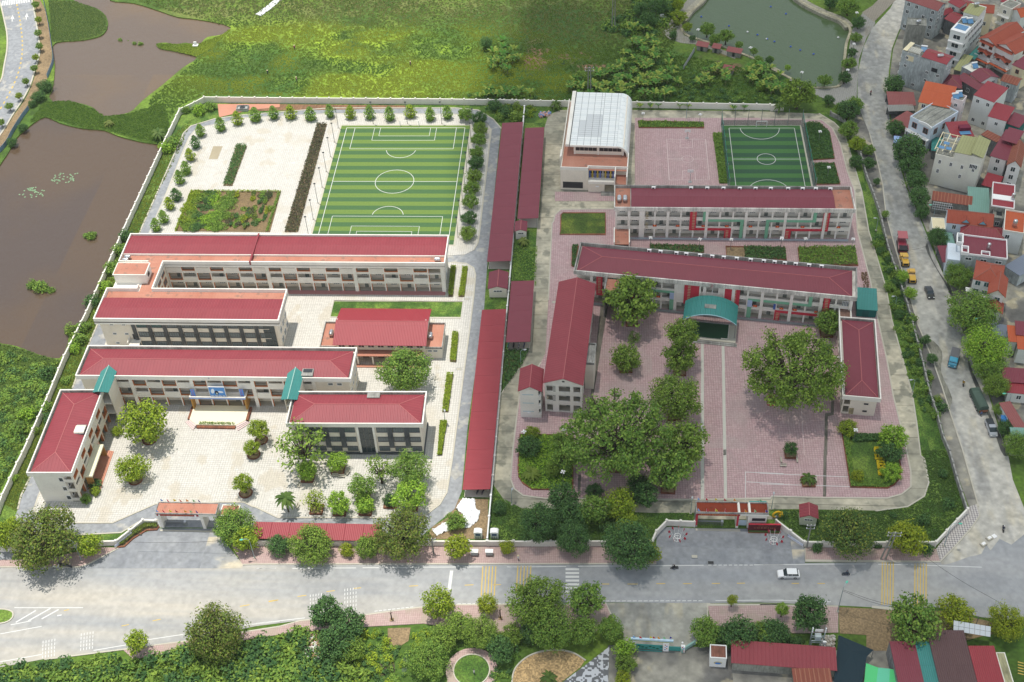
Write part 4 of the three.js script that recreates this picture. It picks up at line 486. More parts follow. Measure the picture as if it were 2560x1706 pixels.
  for (let i=0;i<pts.length-1;i++){const [a,b]=pts[i],[p,q]=pts[i+1];for (let j=0;j<rows/2;j++){const za=zr-j*dz*2-0.05,zc=zr-(j+1)*dz*2+0.05;part(g,'curved_panel',panelG([V3(a,b,za),V3(p,q,za),V3(p,q,zc),V3(a,b,zc)],0.08),panM[(i+j) % 4===0?1:0]);} const ins=(xx,yy)=>[xx-0.2,yy-0.15];const [a2,b2]=ins(a,b),[p2,q2]=ins(p,q);part(g,'curved_deck',panelG([V3(a2,b2,zr),V3(p2,q2,zr),V3(p2,q2,zb),V3(a2,b2,zb)],0.12),fr2);part(g,'curved_rim',panelG([V3(a,b,zr+0.25),V3(p,q,zr+0.25),V3(p,q,zr-0.02),V3(a,b,zr-0.02)],0.5),w);}
}
// teal stage canopy in the right courtyard
{
  const g=thing('stage_canopy','teal arched sheet-metal canopy over the green stage of the right school','canopy',[51,0,-5],-0.134),N=12,R=8.8,a0=0.86;let prev;
  for (let i=0;i <= N;i++){const a=-a0+2*a0*i/N,x=R*Math.sin(a)*1.02,y=8.2-R*(1-Math.cos(a))*0.86;if (prev) part(g,'roof_sheet',panelG([V3(prev[0],prev[1],3.2),V3(x,y,3.2),V3(x,y,-4.2),V3(prev[0],prev[1],-4.2)],0.08),RM.tealS);if (prev) part(g,'edge_trim',barG(V3(prev[0],prev[1],3.25),V3(x,y,3.25),0.12),std({color:lin(0.35,0.55,0.6)}));prev=[x,y];}
  for (const x of [-6.6,6.6]) for (const z of [-3.8,2.9]) bx(g,'post',M.metal,x-0.1,x+0.1,0.2,5.4,z-0.1,z+0.1);for (let i=0;i<8;i++) part(g,'truss_bar',barG(V3(-6.4+i*1.6,5.3,2.9),V3(-5.6+i*1.6,6.2,2.9),0.05),M.metal);part(g,'truss_chord',barG(V3(-6.6,5.2,2.9),V3(6.6,5.2,2.9),0.07),M.metal);
  part(g,'roof_patch',new THREE.BoxGeometry(2.9,0.05,1.5),std({color:lin(0.42,0.43,0.4),map:grimeTex}),-0.2,8.22,0);
  const s=thing('stage','raised outdoor stage with dark green floor and low white rims under the teal canopy','stage',[51,0,-4.6],-0.134);bx(s,'platform',M.kerb,-7,7,0.2,0.75,-2.6,4.3);bx(s,'green_floor',std({color:lin(0.02,0.075,0.03)}),-4.9,4.9,0.75,0.8,-2.4,3.4);for (const x of [-5,4.9]) bx(s,'rim',M.white,x,x+0.12,0.75,1.05,-2.4,3.4);bx(s,'rim',M.white,-4.88,-3.3,0.75,1.05,3.3,3.4);bx(s,'rim',M.white,3.2,4.88,0.75,1.05,3.3,3.4);for (let i=0;i<2;i++) bx(s,'step',M.grimy,-7.4,7.4,0.2,0.55-i*0.18,4.3+i*0.5,4.8+i*0.5);
}
// cream stage in front of the left main block
{
  const g=thing('stage','cream outdoor stage with yellow-backed shelter and clipped front hedge','stage',g1(B1,1490,1290),0),w=6.2,sandy=std({color:lin(0.74,0.69,0.52)}),or=std({color:lin(0.42,0.22,0.05)});
  part(g,'platform',prism([V3(-7,0,-2.2),V3(7,0,-2.2),V3(7,0,2.6),V3(4.9,0,4.3),V3(-4.9,0,4.3),V3(-7,0,2.6)],0.2,1.0),sandy);for (const s of [-1,1]){bx(g,'side_wall',or,s*6.7-0.2,s*6.7+0.2,1,4.6,-4.4,-0.9);for (let i=0;i<3;i++) part(g,'step',prism([V3(s*7,0,2.6),V3(s*(7+0.4*(i+1)),0,2.9),V3(s*(5.2+0.2*i),0,4.4+0.4*(i+1)),V3(s*4.9,0,4.3)].slice(0,4),0.2,0.85-i*0.2),M.pinkPaint);bx(g,'planter',M.brickEdge,s*7.3-0.3,s*7.3+0.3,0.2,0.9,-2,2.4);}
  bx(g,'back_wall',sandy,-6.5,6.5,1,4.4,-4.4,-4.15);const cv=document.createElement('canvas');cv.width=256;cv.height=64;const q=cv.getContext('2d');q.fillStyle='#d8c81c';q.fillRect(0,0,256,64);q.fillStyle='#8c1428';q.beginPath();q.moveTo(30,0);q.lineTo(70,0);q.quadraticCurveTo(84,44,120,64);q.lineTo(20,64);q.fill();q.fillStyle='#b43a22';q.fillRect(110,6,80,8);const t=new THREE.CanvasTexture(cv);t.colorSpace=THREE.SRGBColorSpace;part(g,'backdrop',new THREE.BoxGeometry(12.6,3.0,0.06),std({map:t}),0,2.7,-4.1);
  bx(g,'roof',M.cream,-6.9,6.9,4.6,4.8,-4.4,-1.0);parapet(g,M.white,-7,7,-4.45,-0.8,4.8,5.4,0.2);bx(g,'roof_fascia_band',std({color:lin(0.3,0.4,0.7)}),-7.02,7.02,4.75,5.1,-0.8,-0.74);bx(g,'hedge_box',M.brickEdge,-4.8,4.8,0.2,0.7,4.3,5.0);
  const b=thing('billboard','square blue picture board hung on the gallery above the cream stage','billboard',g1(B1,1480,1172,4.6),0),cv2=document.createElement('canvas');cv2.width=cv2.height=128;const r=cv2.getContext('2d');r.fillStyle='#5a93d6';r.fillRect(0,0,128,128);r.fillStyle='#dfe8f2';for (const [x,y,a,c2] of [[28,50,14,30],[92,60,22,12],[20,112,16,10],[50,110,14,10],[80,112,16,12],[110,110,12,10]]){r.beginPath();r.ellipse(x,y,a,c2,0.2,0,7);r.fill();} r.fillStyle='#20243a';r.beginPath();r.ellipse(58,70,15,26,0,0,7);r.fill();r.fillStyle='#c8d4c8';r.beginPath();r.ellipse(58,80,7,12,0,0,7);r.fill();const t2=new THREE.CanvasTexture(cv2);t2.colorSpace=THREE.SRGBColorSpace;part(b,'board',new THREE.BoxGeometry(3.9,3.6,0.1),std({map:t2}),0,2.0,0.2);part(b,'board_frame',frameG(3.9,3.6,0,0.08,0.16),M.plain,0,2.0,0.2);
  for (const [x,l] of [[1313,'left'],[1642,'right']]){const s=thing('hanging_banner',`narrow blue banner with red lettering on the ${l} side of the stage board`,'banner',g1(B1,x,1172,4.3),0,'banners beside the stage board'),cv3=document.createElement('canvas');cv3.width=32;cv3.height=96;const k=cv3.getContext('2d');k.fillStyle='#5f94dc';k.fillRect(0,0,32,96);k.fillStyle='#c03a5a';for (let i=0;i<4;i++){k.fillRect(7,8+i*22,16,3);k.fillRect(9,13+i*22,12,3);} const t3=new THREE.CanvasTexture(cv3);t3.colorSpace=THREE.SRGBColorSpace;part(s,'cloth',new THREE.BoxGeometry(1.0,2.7,0.05),std({map:t3}),0,1.6,0.15);for (const y of [0.2,3.0]) part(s,'rod',new THREE.CylinderGeometry(0.04,0.04,1.1,5).rotateZ(Math.PI/2),M.metal,0,y,0.15);}
}
// ---------------------------------------------------------------- football pitches
function pitch(label,x0,x1,zt,zh,rc,lineX0,lineX1,lineZ,n,boxes2,cA,cB){
  const zb=2*zh-zt,g=thing('football_pitch',label,'football pitch',[(x0+x1)/2,0,zh]),W=x1-x0,L=zb-zt,s=L/n,X=(x)=>x-(x0+x1)/2,Z=(z)=>z-zh;
  bx(g,'pitch_base',M.kerb,X(x0)-0.5,X(x1)+0.5,0.1,0.26,Z(zt)-0.5,Z(zb)+0.5);
  for (let i=0;i<n;i++) bx(g,'turf_stripe',i % 2?cB:cA,X(x0),X(x1),0.26,0.285,Z(zt)+i*s,Z(zt)+(i+1)*s);
  const ln=(xa,za,xb,zb2,w=0.16)=>part(g,'line_marking',ribbonG([V3(X(xa),0,Z(za)),V3(X(xb),0,Z(zb2))],w,0.2,0.292),M.paint),lb=2*zh-lineZ;
  ln(lineX0,lineZ,lineX1,lineZ);ln(lineX0,lb,lineX1,lb);ln(lineX0,lineZ,lineX0,lb);ln(lineX1,lineZ,lineX1,lb);ln(lineX0,zh,lineX1,zh);
  const xc=(lineX0+lineX1)/2,arc=(cx,cz,r,a,b)=>{const p=[];for (let i=0;i <= 28;i++){const t=a+(b-a)*i/28;p.push(V3(X(cx)+r*Math.cos(t),0,Z(cz)+r*Math.sin(t)));} part(g,'line_marking',ribbonG(p,0.16,0.2,0.294),M.paint);};
  arc(xc,zh,rc,0,Math.PI*2);for (const [hw,dp,w] of boxes2) for (const s2 of [1,-1]){const z=s2>0?lineZ:lb,q=z+s2*dp;ln(xc-hw,z,xc-hw,q,w);ln(xc+hw,z,xc+hw,q,w);ln(xc-hw,q,xc+hw,q,w);}
  g.userData.arc=undefined;delete g.userData.arc;return{g,arc,xc,lb};
}
function goal(x,z,s,w,label){const t=thing('football_goal',label,'goal',[x,0.29,z],s>0?0:Math.PI,'white football goals');for (const a of [-1,1]){bx(t,'post',M.plain,a*w/2-0.06,a*w/2+0.06,0,2.1,-0.06,0.06);part(t,'stay',barG(V3(a*w/2,2.1,0),V3(a*w/2,0,-1.2),0.05),M.plain);} bx(t,'crossbar',M.plain,-w/2+0.06,w/2-0.06,2.0,2.1,-0.06,0.06);bx(t,'ground_bar',M.plain,-w/2+0.06,w/2-0.06,0,0.08,-1.24,-1.16);return t;}
{
  const turfTex=tex(512,10,(x,z)=>{const k=0.82+0.36*vn(x*12,z*12);return [255*k,255*k,255*k];});
  const lA=std({color:lin(0.135,0.215,0.04),map:turfTex}),lB=std({color:lin(0.055,0.13,0.042),map:turfTex}),rA=std({color:lin(0.055,0.16,0.04),map:turfTex}),rB=std({color:lin(0.028,0.085,0.04),map:turfTex});
  const L=pitch('large artificial football pitch in light and dark green stripes beside the white plaza',-60,-18.8,-98.3,-68.6,5.85,-58.2,-20.4,-97.1,30,[[16.2,11.6,0.14],[9.9,7.0,0.12],[8,4.6,0.12]],lA,lB);L.arc(L.xc,-85.4,4.6,0.15,Math.PI-0.15);L.arc(L.xc,-51.8,4.6,Math.PI+0.15,2*Math.PI-0.15);
  goal(L.xc+1.2,-97.7,1,6,'white goal at the far end of the large striped pitch');goal(L.xc,L.lb+0.6,-1,7,'white goal at the near end of the large striped pitch, behind the U-shaped block');
  const R=pitch('small fenced artificial pitch with dark green stripes in the right school',60.4,84.2,-98,-80.25,2.75,62.3,82.4,-96.7,17,[],rA,rB);R.arc(R.xc-0.6,-96.7,6,0,Math.PI);R.arc(R.xc-0.6,R.lb,6,Math.PI,2*Math.PI);
  goal(R.xc,-97.4,1,3.2,'white goal at the far end of the small fenced pitch');
  const post=(x,z,h,label,grp)=>{const t=thing('net_post',label,'post',[x,0.2,z],0,grp);part(t,'pole',new THREE.CylinderGeometry(0.07,0.09,h,6).translate(0,h/2,0),M.metal);bx(t,'foot',M.kerb,-0.2,0.2,0,0.12,-0.2,0.2);bx(t,'lamp_head',M.dark,-0.3,0.3,h,h+0.18,-0.2,0.2);};
  for (let i=0;i<8;i++){post(-60.9,-97+i*7.8,7,`${ord[i]} dark post from the far end along the left side of the large pitch`,'posts around the large pitch');post(-17.8,-97+i*7.8,7,`${ord[i]} dark post from the far end along the right side of the large pitch`,'posts around the large pitch');} for (let i=0;i<3;i++) post(-50+i*11,-99.4,8,`${ord[i]} dark post from the left behind the far goal line of the large pitch`,'posts around the large pitch');
  const netM=new THREE.MeshStandardMaterial({color:lin(0.03,0.16,0.12),transparent:true,opacity:0.4,roughness:1});const nf=thing('net_fence','tall dark green net fence around the small pitch','fence',[72.3,0,-80.25]);
  bx(nf,'net',netM,-12.4,-12.36,0.3,5,-17.6,17.4);bx(nf,'net',netM,12.36,12.4,0.3,5,-17.6,17.4);bx(nf,'net',netM,-12.3,12.3,0.3,2.2,-18.0,-17.96);for (let i=0;i<6;i++) for (const s of [-12.4,12.4]) bx(nf,'post',M.metal,s-0.08,s+0.08,0.2,6.2,-17.7+i*7,-17.54+i*7);for (let i=1;i<6;i++) bx(nf,'post',M.metal,-12.4+i*4.1,-12.26+i*4.1,0.2,6.2,-18.1,-17.95);for (const s of [-12.4,12.4]) bx(nf,'top_rail',std({color:lin(0.03,0.2,0.15)}),s-0.05,s+0.05,5,5.1,-17.6,17.4);
}
// ---------------------------------------------------------------- sheds along the dividing fence
function shed(label,x0,x1,z0,z1,hl,hr,mat,np=8){
  const g=thing('open_shed',label,'shed',[(x0+x1)/2,0,(z0+z1)/2]),a=(x1-x0)/2,b=(z1-z0)/2,seg=Math.max(2,Math.round((z1-z0)/6)),q=2*b/seg;
  for (let i=0;i<seg;i++) part(g,'roof_sheet',panelG([V3(a,hr,b-i*q),V3(a,hr,b-(i+1)*q+0.02),V3(-a,hl,b-(i+1)*q+0.02),V3(-a,hl,b-i*q)],0.08),mat);
  for (let i=0;i <= np;i++){const z=-b+0.4+i*(2*b-0.8)/np;for (const [x,h] of [[-a+0.5,hl],[a-0.5,hr]]) bx(g,'post',M.metal,x-0.06,x+0.06,0.1,h-0.08,z-0.06,z+0.06);part(g,'rafter',barG(V3(-a+0.2,hl-0.14,z),V3(a-0.2,hr-0.14,z),0.05,4),M.metal);}
  bx(g,'floor',M.kerb,-a+0.2,a-0.2,0.0,0.14,-b+0.2,b-0.2);return g;
}
shed('long red-roofed parking shed by the large pitch, left of the fence',-8.4,-1.8,-95.8,-28.4,2.9,3.3,RM.maroon,10);
shed('long bright red ribbed parking shed by the asphalt lane, left of the fence',-8.3,-1.9,-8.8,52.3,2.9,3.3,RM.bright,10);
shed('long maroon parking shed right of the fence near the gymnasium',-1.0,5.0,-92.3,-46.8,3.4,3.7,RM.maroon,7);
shed('shorter maroon parking shed right of the fence beside the gabled wing',-1.2,5.0,-19.8,4.0,3.4,3.7,RM.maroon,5);
{const g=thing('open_shed','low red-roofed bicycle shed behind the wall along the south road','shed',[-39.8,0,65]);for (let i=0;i<7;i++) part(g,'roof_sheet',panelG([V3(-14.6+i*4.17,2.6,2.1),V3(-10.45+i*4.17,2.6,2.1),V3(-10.45+i*4.17,3.2,-2.1),V3(-14.6+i*4.17,3.2,-2.1)],0.08),RM.bright);for (let i=0;i<8;i++){bx(g,'post',M.metal,-14.3+i*4.05,-14.18+i*4.05,0.1,2.6,1.7,1.82);bx(g,'post',M.metal,-14.3+i*4.05,-14.18+i*4.05,0.1,3.1,-1.8,-1.68);}}
function hut(label,F,h,rise,mat,wm=M.white,name='guard_hut'){const g=thing(name,label,'hut',F.p,F.yaw);bx(g,'wall',wm,0.3,F.w-0.3,0.1,h,-F.d+0.3,-0.3);for (const z of [-0.3,-F.d+0.55]) part(g,'gable',panelG([V3(0.3,h,z),V3(F.w-0.3,h,z),V3(F.w/2,h+rise,z)],0.25),wm);hipRoof(g,0,F.w,-F.d,0,h,rise,0,0,mat,'z');win(g,F.w/2,h*0.7,-0.3,0,F.w*0.4,0.5,M.plain,glassM,2,0.06);bx(g,'door',M.dark,F.w-0.3,F.w-0.25,0.1,2,-F.d*0.7,-F.d*0.45);return g;}
hut('cream hut with maroon gable roof between the two long left sheds',frm(B2(1565,440),B2(1700,440),B2(1706,325),3.4),3.4,0.9,RM.maroon,M.cream);hut('small white hut with maroon gable roof beside a palm by the fence',frm(B3(70,50),B3(155,50),A3(160,1497),3.2),3.2,0.6,RM.maroon);hut('small white hut with red gable roof on the lawn near the right gate',frm(C4(268,455),C4(398,465),C4(390,375),3.0),3.0,1.0,RM.red,std({color:lin(0.6,0.62,0.5),map:wallTex}));
// ---------------------------------------------------------------- walls
function wallRun(label,list,h,top=true,mat=M.white,step=4.1,group,t=0.22,name='boundary_wall'){
  const pts=gp(list,top?h:0).map((p)=>V3(p.x,0,p.z)),c=pts[Math.floor(pts.length/2)].clone(),g=thing(name,label,'wall',c,0,group);
  for (let i=0;i<pts.length-1;i++){const a=pts[i].clone().sub(c),b=pts[i+1].clone().sub(c),l=a.distanceTo(b),n=Math.max(1,Math.round(l/step)),ry=Math.atan2(-(b.z-a.z),b.x-a.x);for (let k=0;k<n;k++){const m=a.clone().lerp(b,(k+0.5)/n),q=a.clone().lerp(b,k/n),pn=part(g,'wall_panel',boxG(l/n-0.36,h-0.1,t),mat,m.x,(h-0.1)/2,m.z,ry);part(pn,'coping',boxG(l/n-0.36,0.1,t+0.14),mat,0,h/2,0);const ps=part(g,'pillar',boxG(0.36,h+0.1,0.4),mat,q.x,(h+0.1)/2,q.z,ry);part(ps,'cap',boxG(0.5,0.16,0.5),mat,0,h/2+0.13,0);}}
  const e=pts[pts.length-1].clone().sub(c);part(g,'pillar',boxG(0.36,h+0.1,0.4),mat,e.x,(h+0.1)/2,e.z);return g;
}
wallRun('white pillared boundary wall around the left school, along the pond and meadow',S0(1311,250,1100,247,700,244,509,242,485,255,448,272,405,361,307,573,215,778,159,889,118,989,55,1130,41,1157,4,1237,-50,1370),2.2);
wallRun('white pillared wall behind the gymnasium and small pitch',[...A3(0,675,330,680),...A3(900,688,1890,706),...A4(80,712)],2.2);wallRun('grimy low wall between the vegetable strip and the east street',[...A4(480,755,570,800,620,905,682,1030,722,1175,770,1300,808,1410),...B4(872,160,912,275,942,365,1000,535,1070,800,1104,930,1152,1135,1200,1275,1240,1425),...C4(1285,0,1332,170,1402,388)],1.6,true,std({color:lin(0.5,0.49,0.47),map:grimeTex}));
wallRun('white wall of the right school at the street corner',C4(1405,395,1192,618,860,620,430,620,302,618,208,545,112,470),1.9);wallRun('white wall left of the right school gate behind the dark trees',[...C3(1290,482,1100,474,1030,545,1000,612,700,614,60,616),...C2(1740,614,1570,614)],1.9);wallRun('white roadside wall behind the bicycle shed of the left school',[...C2(1560,614,570,614,0,612),...C1(1700,610)],1.8);wallRun('white wall with a banner beside the left gate planter',C1(1050,474,962,470,780,612,665,616,300,640,-60,660),1.7);
{const pts=[[1311,266],[1285.6,560],[1235.6,1140],[1218,1345]];wallRun('thin white dividing fence between the two schools beside the long sheds',pts,2.0,true,M.plain,6,null,0.14,'dividing_fence');}
wallRun('cream parapet wall of the kindergarten corner by the brick path',[...C3(1205,1345,1290,1290)],1.2,true,std({color:lin(0.25,0.42,0.38)}),3);
{const l=smooth(gp(A1(285,-60,298,20,330,180,352,330,360,420,320,530)),5,false),l2=smooth(gp(A1(195,740,150,800,90,895,40,985,-30,1060)),5,false),fm=std({color:lin(0.16,0.25,0.36),roughness:0.7});for (const [q,lb] of [[l,'blue-grey sheet fence along the upper brown pond beside the west road'],[l2,'blue-grey sheet fence along the lower brown pond beside the west road']]){const c=q[0].clone(),g=thing('sheet_fence',lb,'fence',c,0,'sheet fences by the west road');for (let i=0;i<q.length-1;i++){const a=q[i].clone().sub(c),b=q[i+1].clone().sub(c);part(g,'sheet',boxG(a.distanceTo(b)+0.02,1.5,0.05),fm,(a.x+b.x)/2,0.75,(a.z+b.z)/2,Math.atan2(-(b.z-a.z),b.x-a.x));part(g,'stake',boxG(0.1,1.7,0.1),M.metal,a.x,0.85,a.z);}}}
// ---------------------------------------------------------------- gates
const sgn=(w,h,bg,fg,rows,cols,seedN)=>{const cv=document.createElement('canvas');cv.width=w;cv.height=h;const q=cv.getContext('2d');q.fillStyle=bg;q.fillRect(0,0,w,h);q.fillStyle=fg;let s=seedN;const r=()=>((s=(s*16807) % 2147483647)/2147483647);rows.forEach(([y,hh,x0,x1])=>{let x=x0;while (x<x1){const ww=hh*(0.5+0.3*r());q.fillRect(x,y,Math.max(1,ww*0.25),hh);if (r()>0.4) q.fillRect(x,y,ww,hh*0.22);if (r()>0.4) q.fillRect(x,y+hh*0.75,ww,hh*0.25);if (r()>0.5) q.fillRect(x+ww*0.7,y,ww*0.25,hh);x += ww*1.35+(r()>0.8?hh*0.5:0);}});const t=new THREE.CanvasTexture(cv);t.colorSpace=THREE.SRGBColorSpace;return std({map:t,roughness:0.8});};
function flagRow(xs,y,z,base,group,where){const cs=[[[0.25,0.45,0.8],'pale blue'],[[0.6,0.03,0.06],'red'],[[0.75,0.6,0.03],'yellow'],[[0.5,0.05,0.05],'dark red'],[[0.75,0.3,0.02],'orange'],[[0.25,0.55,0.25],'green'],[[0.06,0.04,0.3],'navy']];xs.forEach((x,i)=>{const [c,n]=cs[i % 7],t=thing('small_flag',`${n} pennant on the ${where}`,'flag',[base.x+x,y,base.z+z],rr(-0.4,0.4),group);part(t,'pole',new THREE.CylinderGeometry(0.025,0.025,1.3,5).translate(0,0.65,0),M.plain);const s=new THREE.Shape([new THREE.Vector2(0,0.35),new THREE.Vector2(0.62,0.45-0.2*(i % 2)),new THREE.Vector2(0,1.28)]);part(t,'cloth',new THREE.ExtrudeGeometry(s,{depth:0.02,bevelEnabled:false}),std({color:lin(...c)}));});}
const foldGate=(g,x0,x1,z)=>{for (let x=x0;x<x1;x += 0.32){bx(g,'folding_bar',M.metal,x,x+0.09,0.1,1.45,z-0.3,z-0.24);bx(g,'folding_bar',M.metal,x+0.16,x+0.22,0.1,1.45,z+0.2,z+0.26);} bx(g,'folding_rail',M.metal,x0,x1,1.3,1.36,z-0.2,z+0.16);bx(g,'gate_motor',M.steel,x1,x1+0.5,0.1,1.5,z-0.35,z+0.3);};
{
  const b=V3(-76.6,0,63.1),g=thing('school_gate','flat-roofed white gateway with red banner and brick-topped roof at the left school','gate',b),w=M.white;
  bx(g,'roof',w,0,14,4.9,5.5,-3.3,0);parapet(g,M.grimy,0,14,-3.3,0,5.5,5.8,0.18);bx(g,'roof_rubble',M.brickTop,0.2,13.8,5.5,5.62,-3.1,-0.2);for (const x of [0.1,9.9]){bx(g,'pillar',w,x,x+0.7,0.05,4.9,-3.0,-0.3);} bx(g,'pillar',w,13.2,13.8,0.05,4.9,-3.0,-0.3);
  part(g,'banner',new THREE.BoxGeometry(9.6,0.55,0.05),sgn(512,32,'#8c1a26','#e0b060',[[11,11,60,440]],0,77),5.1,5.2,0.03);for (const x of [0.9,9.2]) part(g,'banner_emblem',new THREE.CylinderGeometry(0.24,0.24,0.04,12).rotateX(Math.PI/2),M.plain,x,5.2,0.08);foldGate(g,1.0,5.4,-1.2);bx(g,'threshold',M.kerb,0,14,0,0.12,0.2,0.6);bx(g,'ticket_wall',M.red,13.85,15.2,0.05,2.6,-2.6,-2.2);bx(g,'booth',w,14,18.2,0.05,3.2,-4.6,-1.4);bx(g,'booth_roof',M.brickTop,14.2,18,3.4,3.45,-4.4,-1.6);parapet(g,w,14,18.2,-4.6,-1.4,3.2,3.6,0.2);win(g,16.4,2,-1.4,0,1.6,1,M.plain,glassM,1);
  flagRow([0.7,2.2,3.7,5.1,6.6,8.1,9.4],5.78,-3.2,b,'pennants on the left gateway','rear edge of the left gateway roof');flagRow([0.5,2.0,3.5,4.9,6.9,8.2,9.6],5.78,-0.1,b,'pennants on the left gateway','front edge of the left gateway roof');
  const p=thing('planter_bed','brick-edged flower bed sloping along the wall beside the left gate','planter',g1(C1,950,580));const o=p.position;part(p,'edging',ribbonG(gp(C1(1075,520,1060,540,990,545,900,600,840,655,790,660)).map((v)=>v.sub(o)),0.3,-0.05,0.35),M.brickEdge);part(p,'soil',prism(gp(C1(1072,508,1075,520,1060,538,990,543,900,598,840,653,800,655,880,580,980,510)).map((v)=>v.sub(o)),-0.1,0.25),M.dirt);
  const sb=thing('wall_banner','slanted white banner with dark lettering on the wall beside the left gate','banner',g1(C1,835,600,0.9),0);part(sb,'cloth',new THREE.BoxGeometry(5.0,0.75,0.04),sgn(256,40,'#dfe3ea','#2a3f7a',[[6,10,20,236],[22,10,30,226]],0,5),0,0,0.25,0.93);for (const s of [-2.4,2.4]) part(sb,'grommet',boxG(0.12,0.8,0.08),M.metal,s*0.6,0,0.25-s*0.8,0.93);
}
{
  const b=V3(44.2,0,59.7),g=thing('school_gate','gateway of the right school with orange tiled roof, red banner and folding gate','gate',b),w=M.white,ot=std({color:lin(0.5,0.17,0.07),map:brickTopTex});
  bx(g,'roof',w,0,15.8,4.8,5.3,-3.2,0);parapet(g,M.grimy,0,15.8,-3.2,0,5.3,5.7,0.2);bx(g,'roof_tiles',ot,0.25,9.1,5.3,5.4,-3,-0.2);bx(g,'roof_tiles',ot,9.7,11.4,5.3,5.4,-3,-0.2);bx(g,'roof_tiles',ot,12,15.6,5.3,5.4,-3,-0.2);for (const x of [9.2,11.5]) bx(g,'roof_rib',w,x,x+0.4,5.3,5.72,-3.0,-0.2);for (const x of [0,9.0,11.5]) bx(g,'pillar',x?w:M.grimy,x,x+0.55,0.05,4.8,-3,-0.3);bx(g,'pillar_banner',M.red,0,0.5,0.8,4.6,-0.29,-0.24);bx(g,'pillar_banner',M.red,9.05,9.5,0.8,4.6,-0.29,-0.24);
  part(g,'banner',new THREE.BoxGeometry(9.6,0.6,0.05),sgn(512,32,'#8e1c28','#e6b84a',[[8,14,40,480]],0,41),4.8,4.95,0.03);foldGate(g,0.8,5.8,-1.0);bx(g,'threshold',M.kerb,0.2,10,0,0.14,0.1,0.7);bx(g,'side_gate',std({color:lin(0.5,0.6,0.68)}),9.65,11.4,0.2,2.0,-1.0,-0.94);bx(g,'booth',w,12.05,15.6,0.05,4.8,-3,-0.4);bx(g,'booth_window',M.dark,12.4,15.3,2.6,3.5,-0.4,-0.34);bx(g,'rear_awning',M.teal,12,15.8,4.2,4.3,-4.6,-3.2);
  flagRow([0.4,2.2,4.2,6.2,8.3,14],5.68,-3.1,b,'pennants on the right gateway','rear edge of the right gateway roof');flagRow([0.3,2.2,4.1,6.2,10.5,12.6,15],5.68,-0.1,b,'pennants on the right gateway','front edge of the right gateway roof');
  const s=thing('name_wall','dark red name wall with gold lettering right of the right school gate','sign',V3(55.9,0,60.1));part(s,'slab',new THREE.BoxGeometry(7.0,2.3,0.4),[M.red,M.red,M.red,M.red,sgn(512,160,'#5c1a22','#a06a4a',[[18,16,150,340],[62,30,90,430]],0,19),M.red],3.5,1.35,0);bx(s,'hedge',std({color:lin(0.06,0.09,0.02)}),0.1,6.9,0.1,0.5,0.2,0.55);bx(s,'base',M.brickEdge,0,7,0,0.14,-0.3,0.7);
  const bn=thing('wall_banner','slanted white banner with dark picture on the corner wall right of the gate','banner',g1(C4,240,605,0.9));part(bn,'cloth',new THREE.BoxGeometry(4.2,0.8,0.04),sgn(256,48,'#dde2ee','#3a3f8a',[[4,18,4,60],[26,8,90,240]],0,9),0,0,0.2,-0.72);for (const s2 of [-1,1]) part(bn,'grommet',boxG(0.12,0.84,0.08),M.metal,s2*1.55,0,0.2+s2*1.38,-0.72);
}
for (const [x,y,l] of [[1172,600,'left'],[1822,620,'right']]){
  const t=thing('flag_stand',`round white stand with a ring of red flags, ${l} one before the right gate`,'flag stand',g1(C3,x,y),0,'flag stands before the right gate');for (const [r,h] of [[0.85,0.1],[0.7,1.1]]) part(t,'ring',new THREE.TorusGeometry(r,0.06,5,24).rotateX(Math.PI/2),M.plain,0,h,0);for (let i=0;i<4;i++) part(t,'spoke',barG(V3(0.85*Math.cos(i*1.57),0.1,0.85*Math.sin(i*1.57)),V3(-0.85*Math.cos(i*1.57),0.1,-0.85*Math.sin(i*1.57)),0.05),M.plain);
  for (let i=0;i<9;i++){const a=i*6.283/9,c=Math.cos(a),s=Math.sin(a),p1=V3(0.8*c,0.1,0.8*s),p2=V3(1.7*c,2.2,1.7*s),f=part(t,'flag_staff',barG(p1,p2,0.03),M.plain);const sh=new THREE.Shape([new THREE.Vector2(0,0),new THREE.Vector2(0.5,-0.15),new THREE.Vector2(0.42,-0.95),new THREE.Vector2(0,-0.85)]);part(f,'flag',new THREE.ExtrudeGeometry(sh,{depth:0.03,bevelEnabled:false}),M.red,p2.x,p2.y,p2.z,-a+0.4);}
}
// ---------------------------------------------------------------- planted beds: outline edging plus soil (plants follow)
function bed(name,label,list,h,edge,soilM=M.lawn,y=0.2){const P=gp(list),c=P.reduce((s,p)=>s.add(p),V3(0,0,0)).divideScalar(P.length),g=thing(name,label,'planting bed',c),L=P.map((p)=>p.clone().sub(c));if (edge) part(g,'edging',ribbonG([...L,L[0],L[1]],0.3,0.05,y+h),edge);part(g,'soil',prism(L,0.05,y+h-0.06),soilM);return{P,g};}
const beds={};
beds.flower=bed('flower_garden','square garden of clipped shrubs and coloured flower rows on the white plaza',[...A1(1290,1295,1890,1298),...A2(170,1298),...B2(95,60),...A1(1180,1568)],0.15,null,std({color:lin(0.7,0.68,0.6),map:dirtTex}));
beds.hedgeA=bed('hedge_bed','short dark shrub strip on the white plaza left of the long hedge',A1(1600,982,1670,990,1570,1262,1508,1260),0.12,null,M.dirt);
beds.hedgeB=bed('hedge_bed','long dark brownish shrub strip between the white plaza and the large pitch',[...A2(415,838,480,842,285,1568),...B2(280,60,195,60),...A2(195,1568)],0.12,null,M.dirt);
beds.lawnL=bed('lawn','trimmed rectangular lawn behind the canteen with pale edging',B2(528,524,1397,530,1383,640,503,634),0.1,M.kerb);
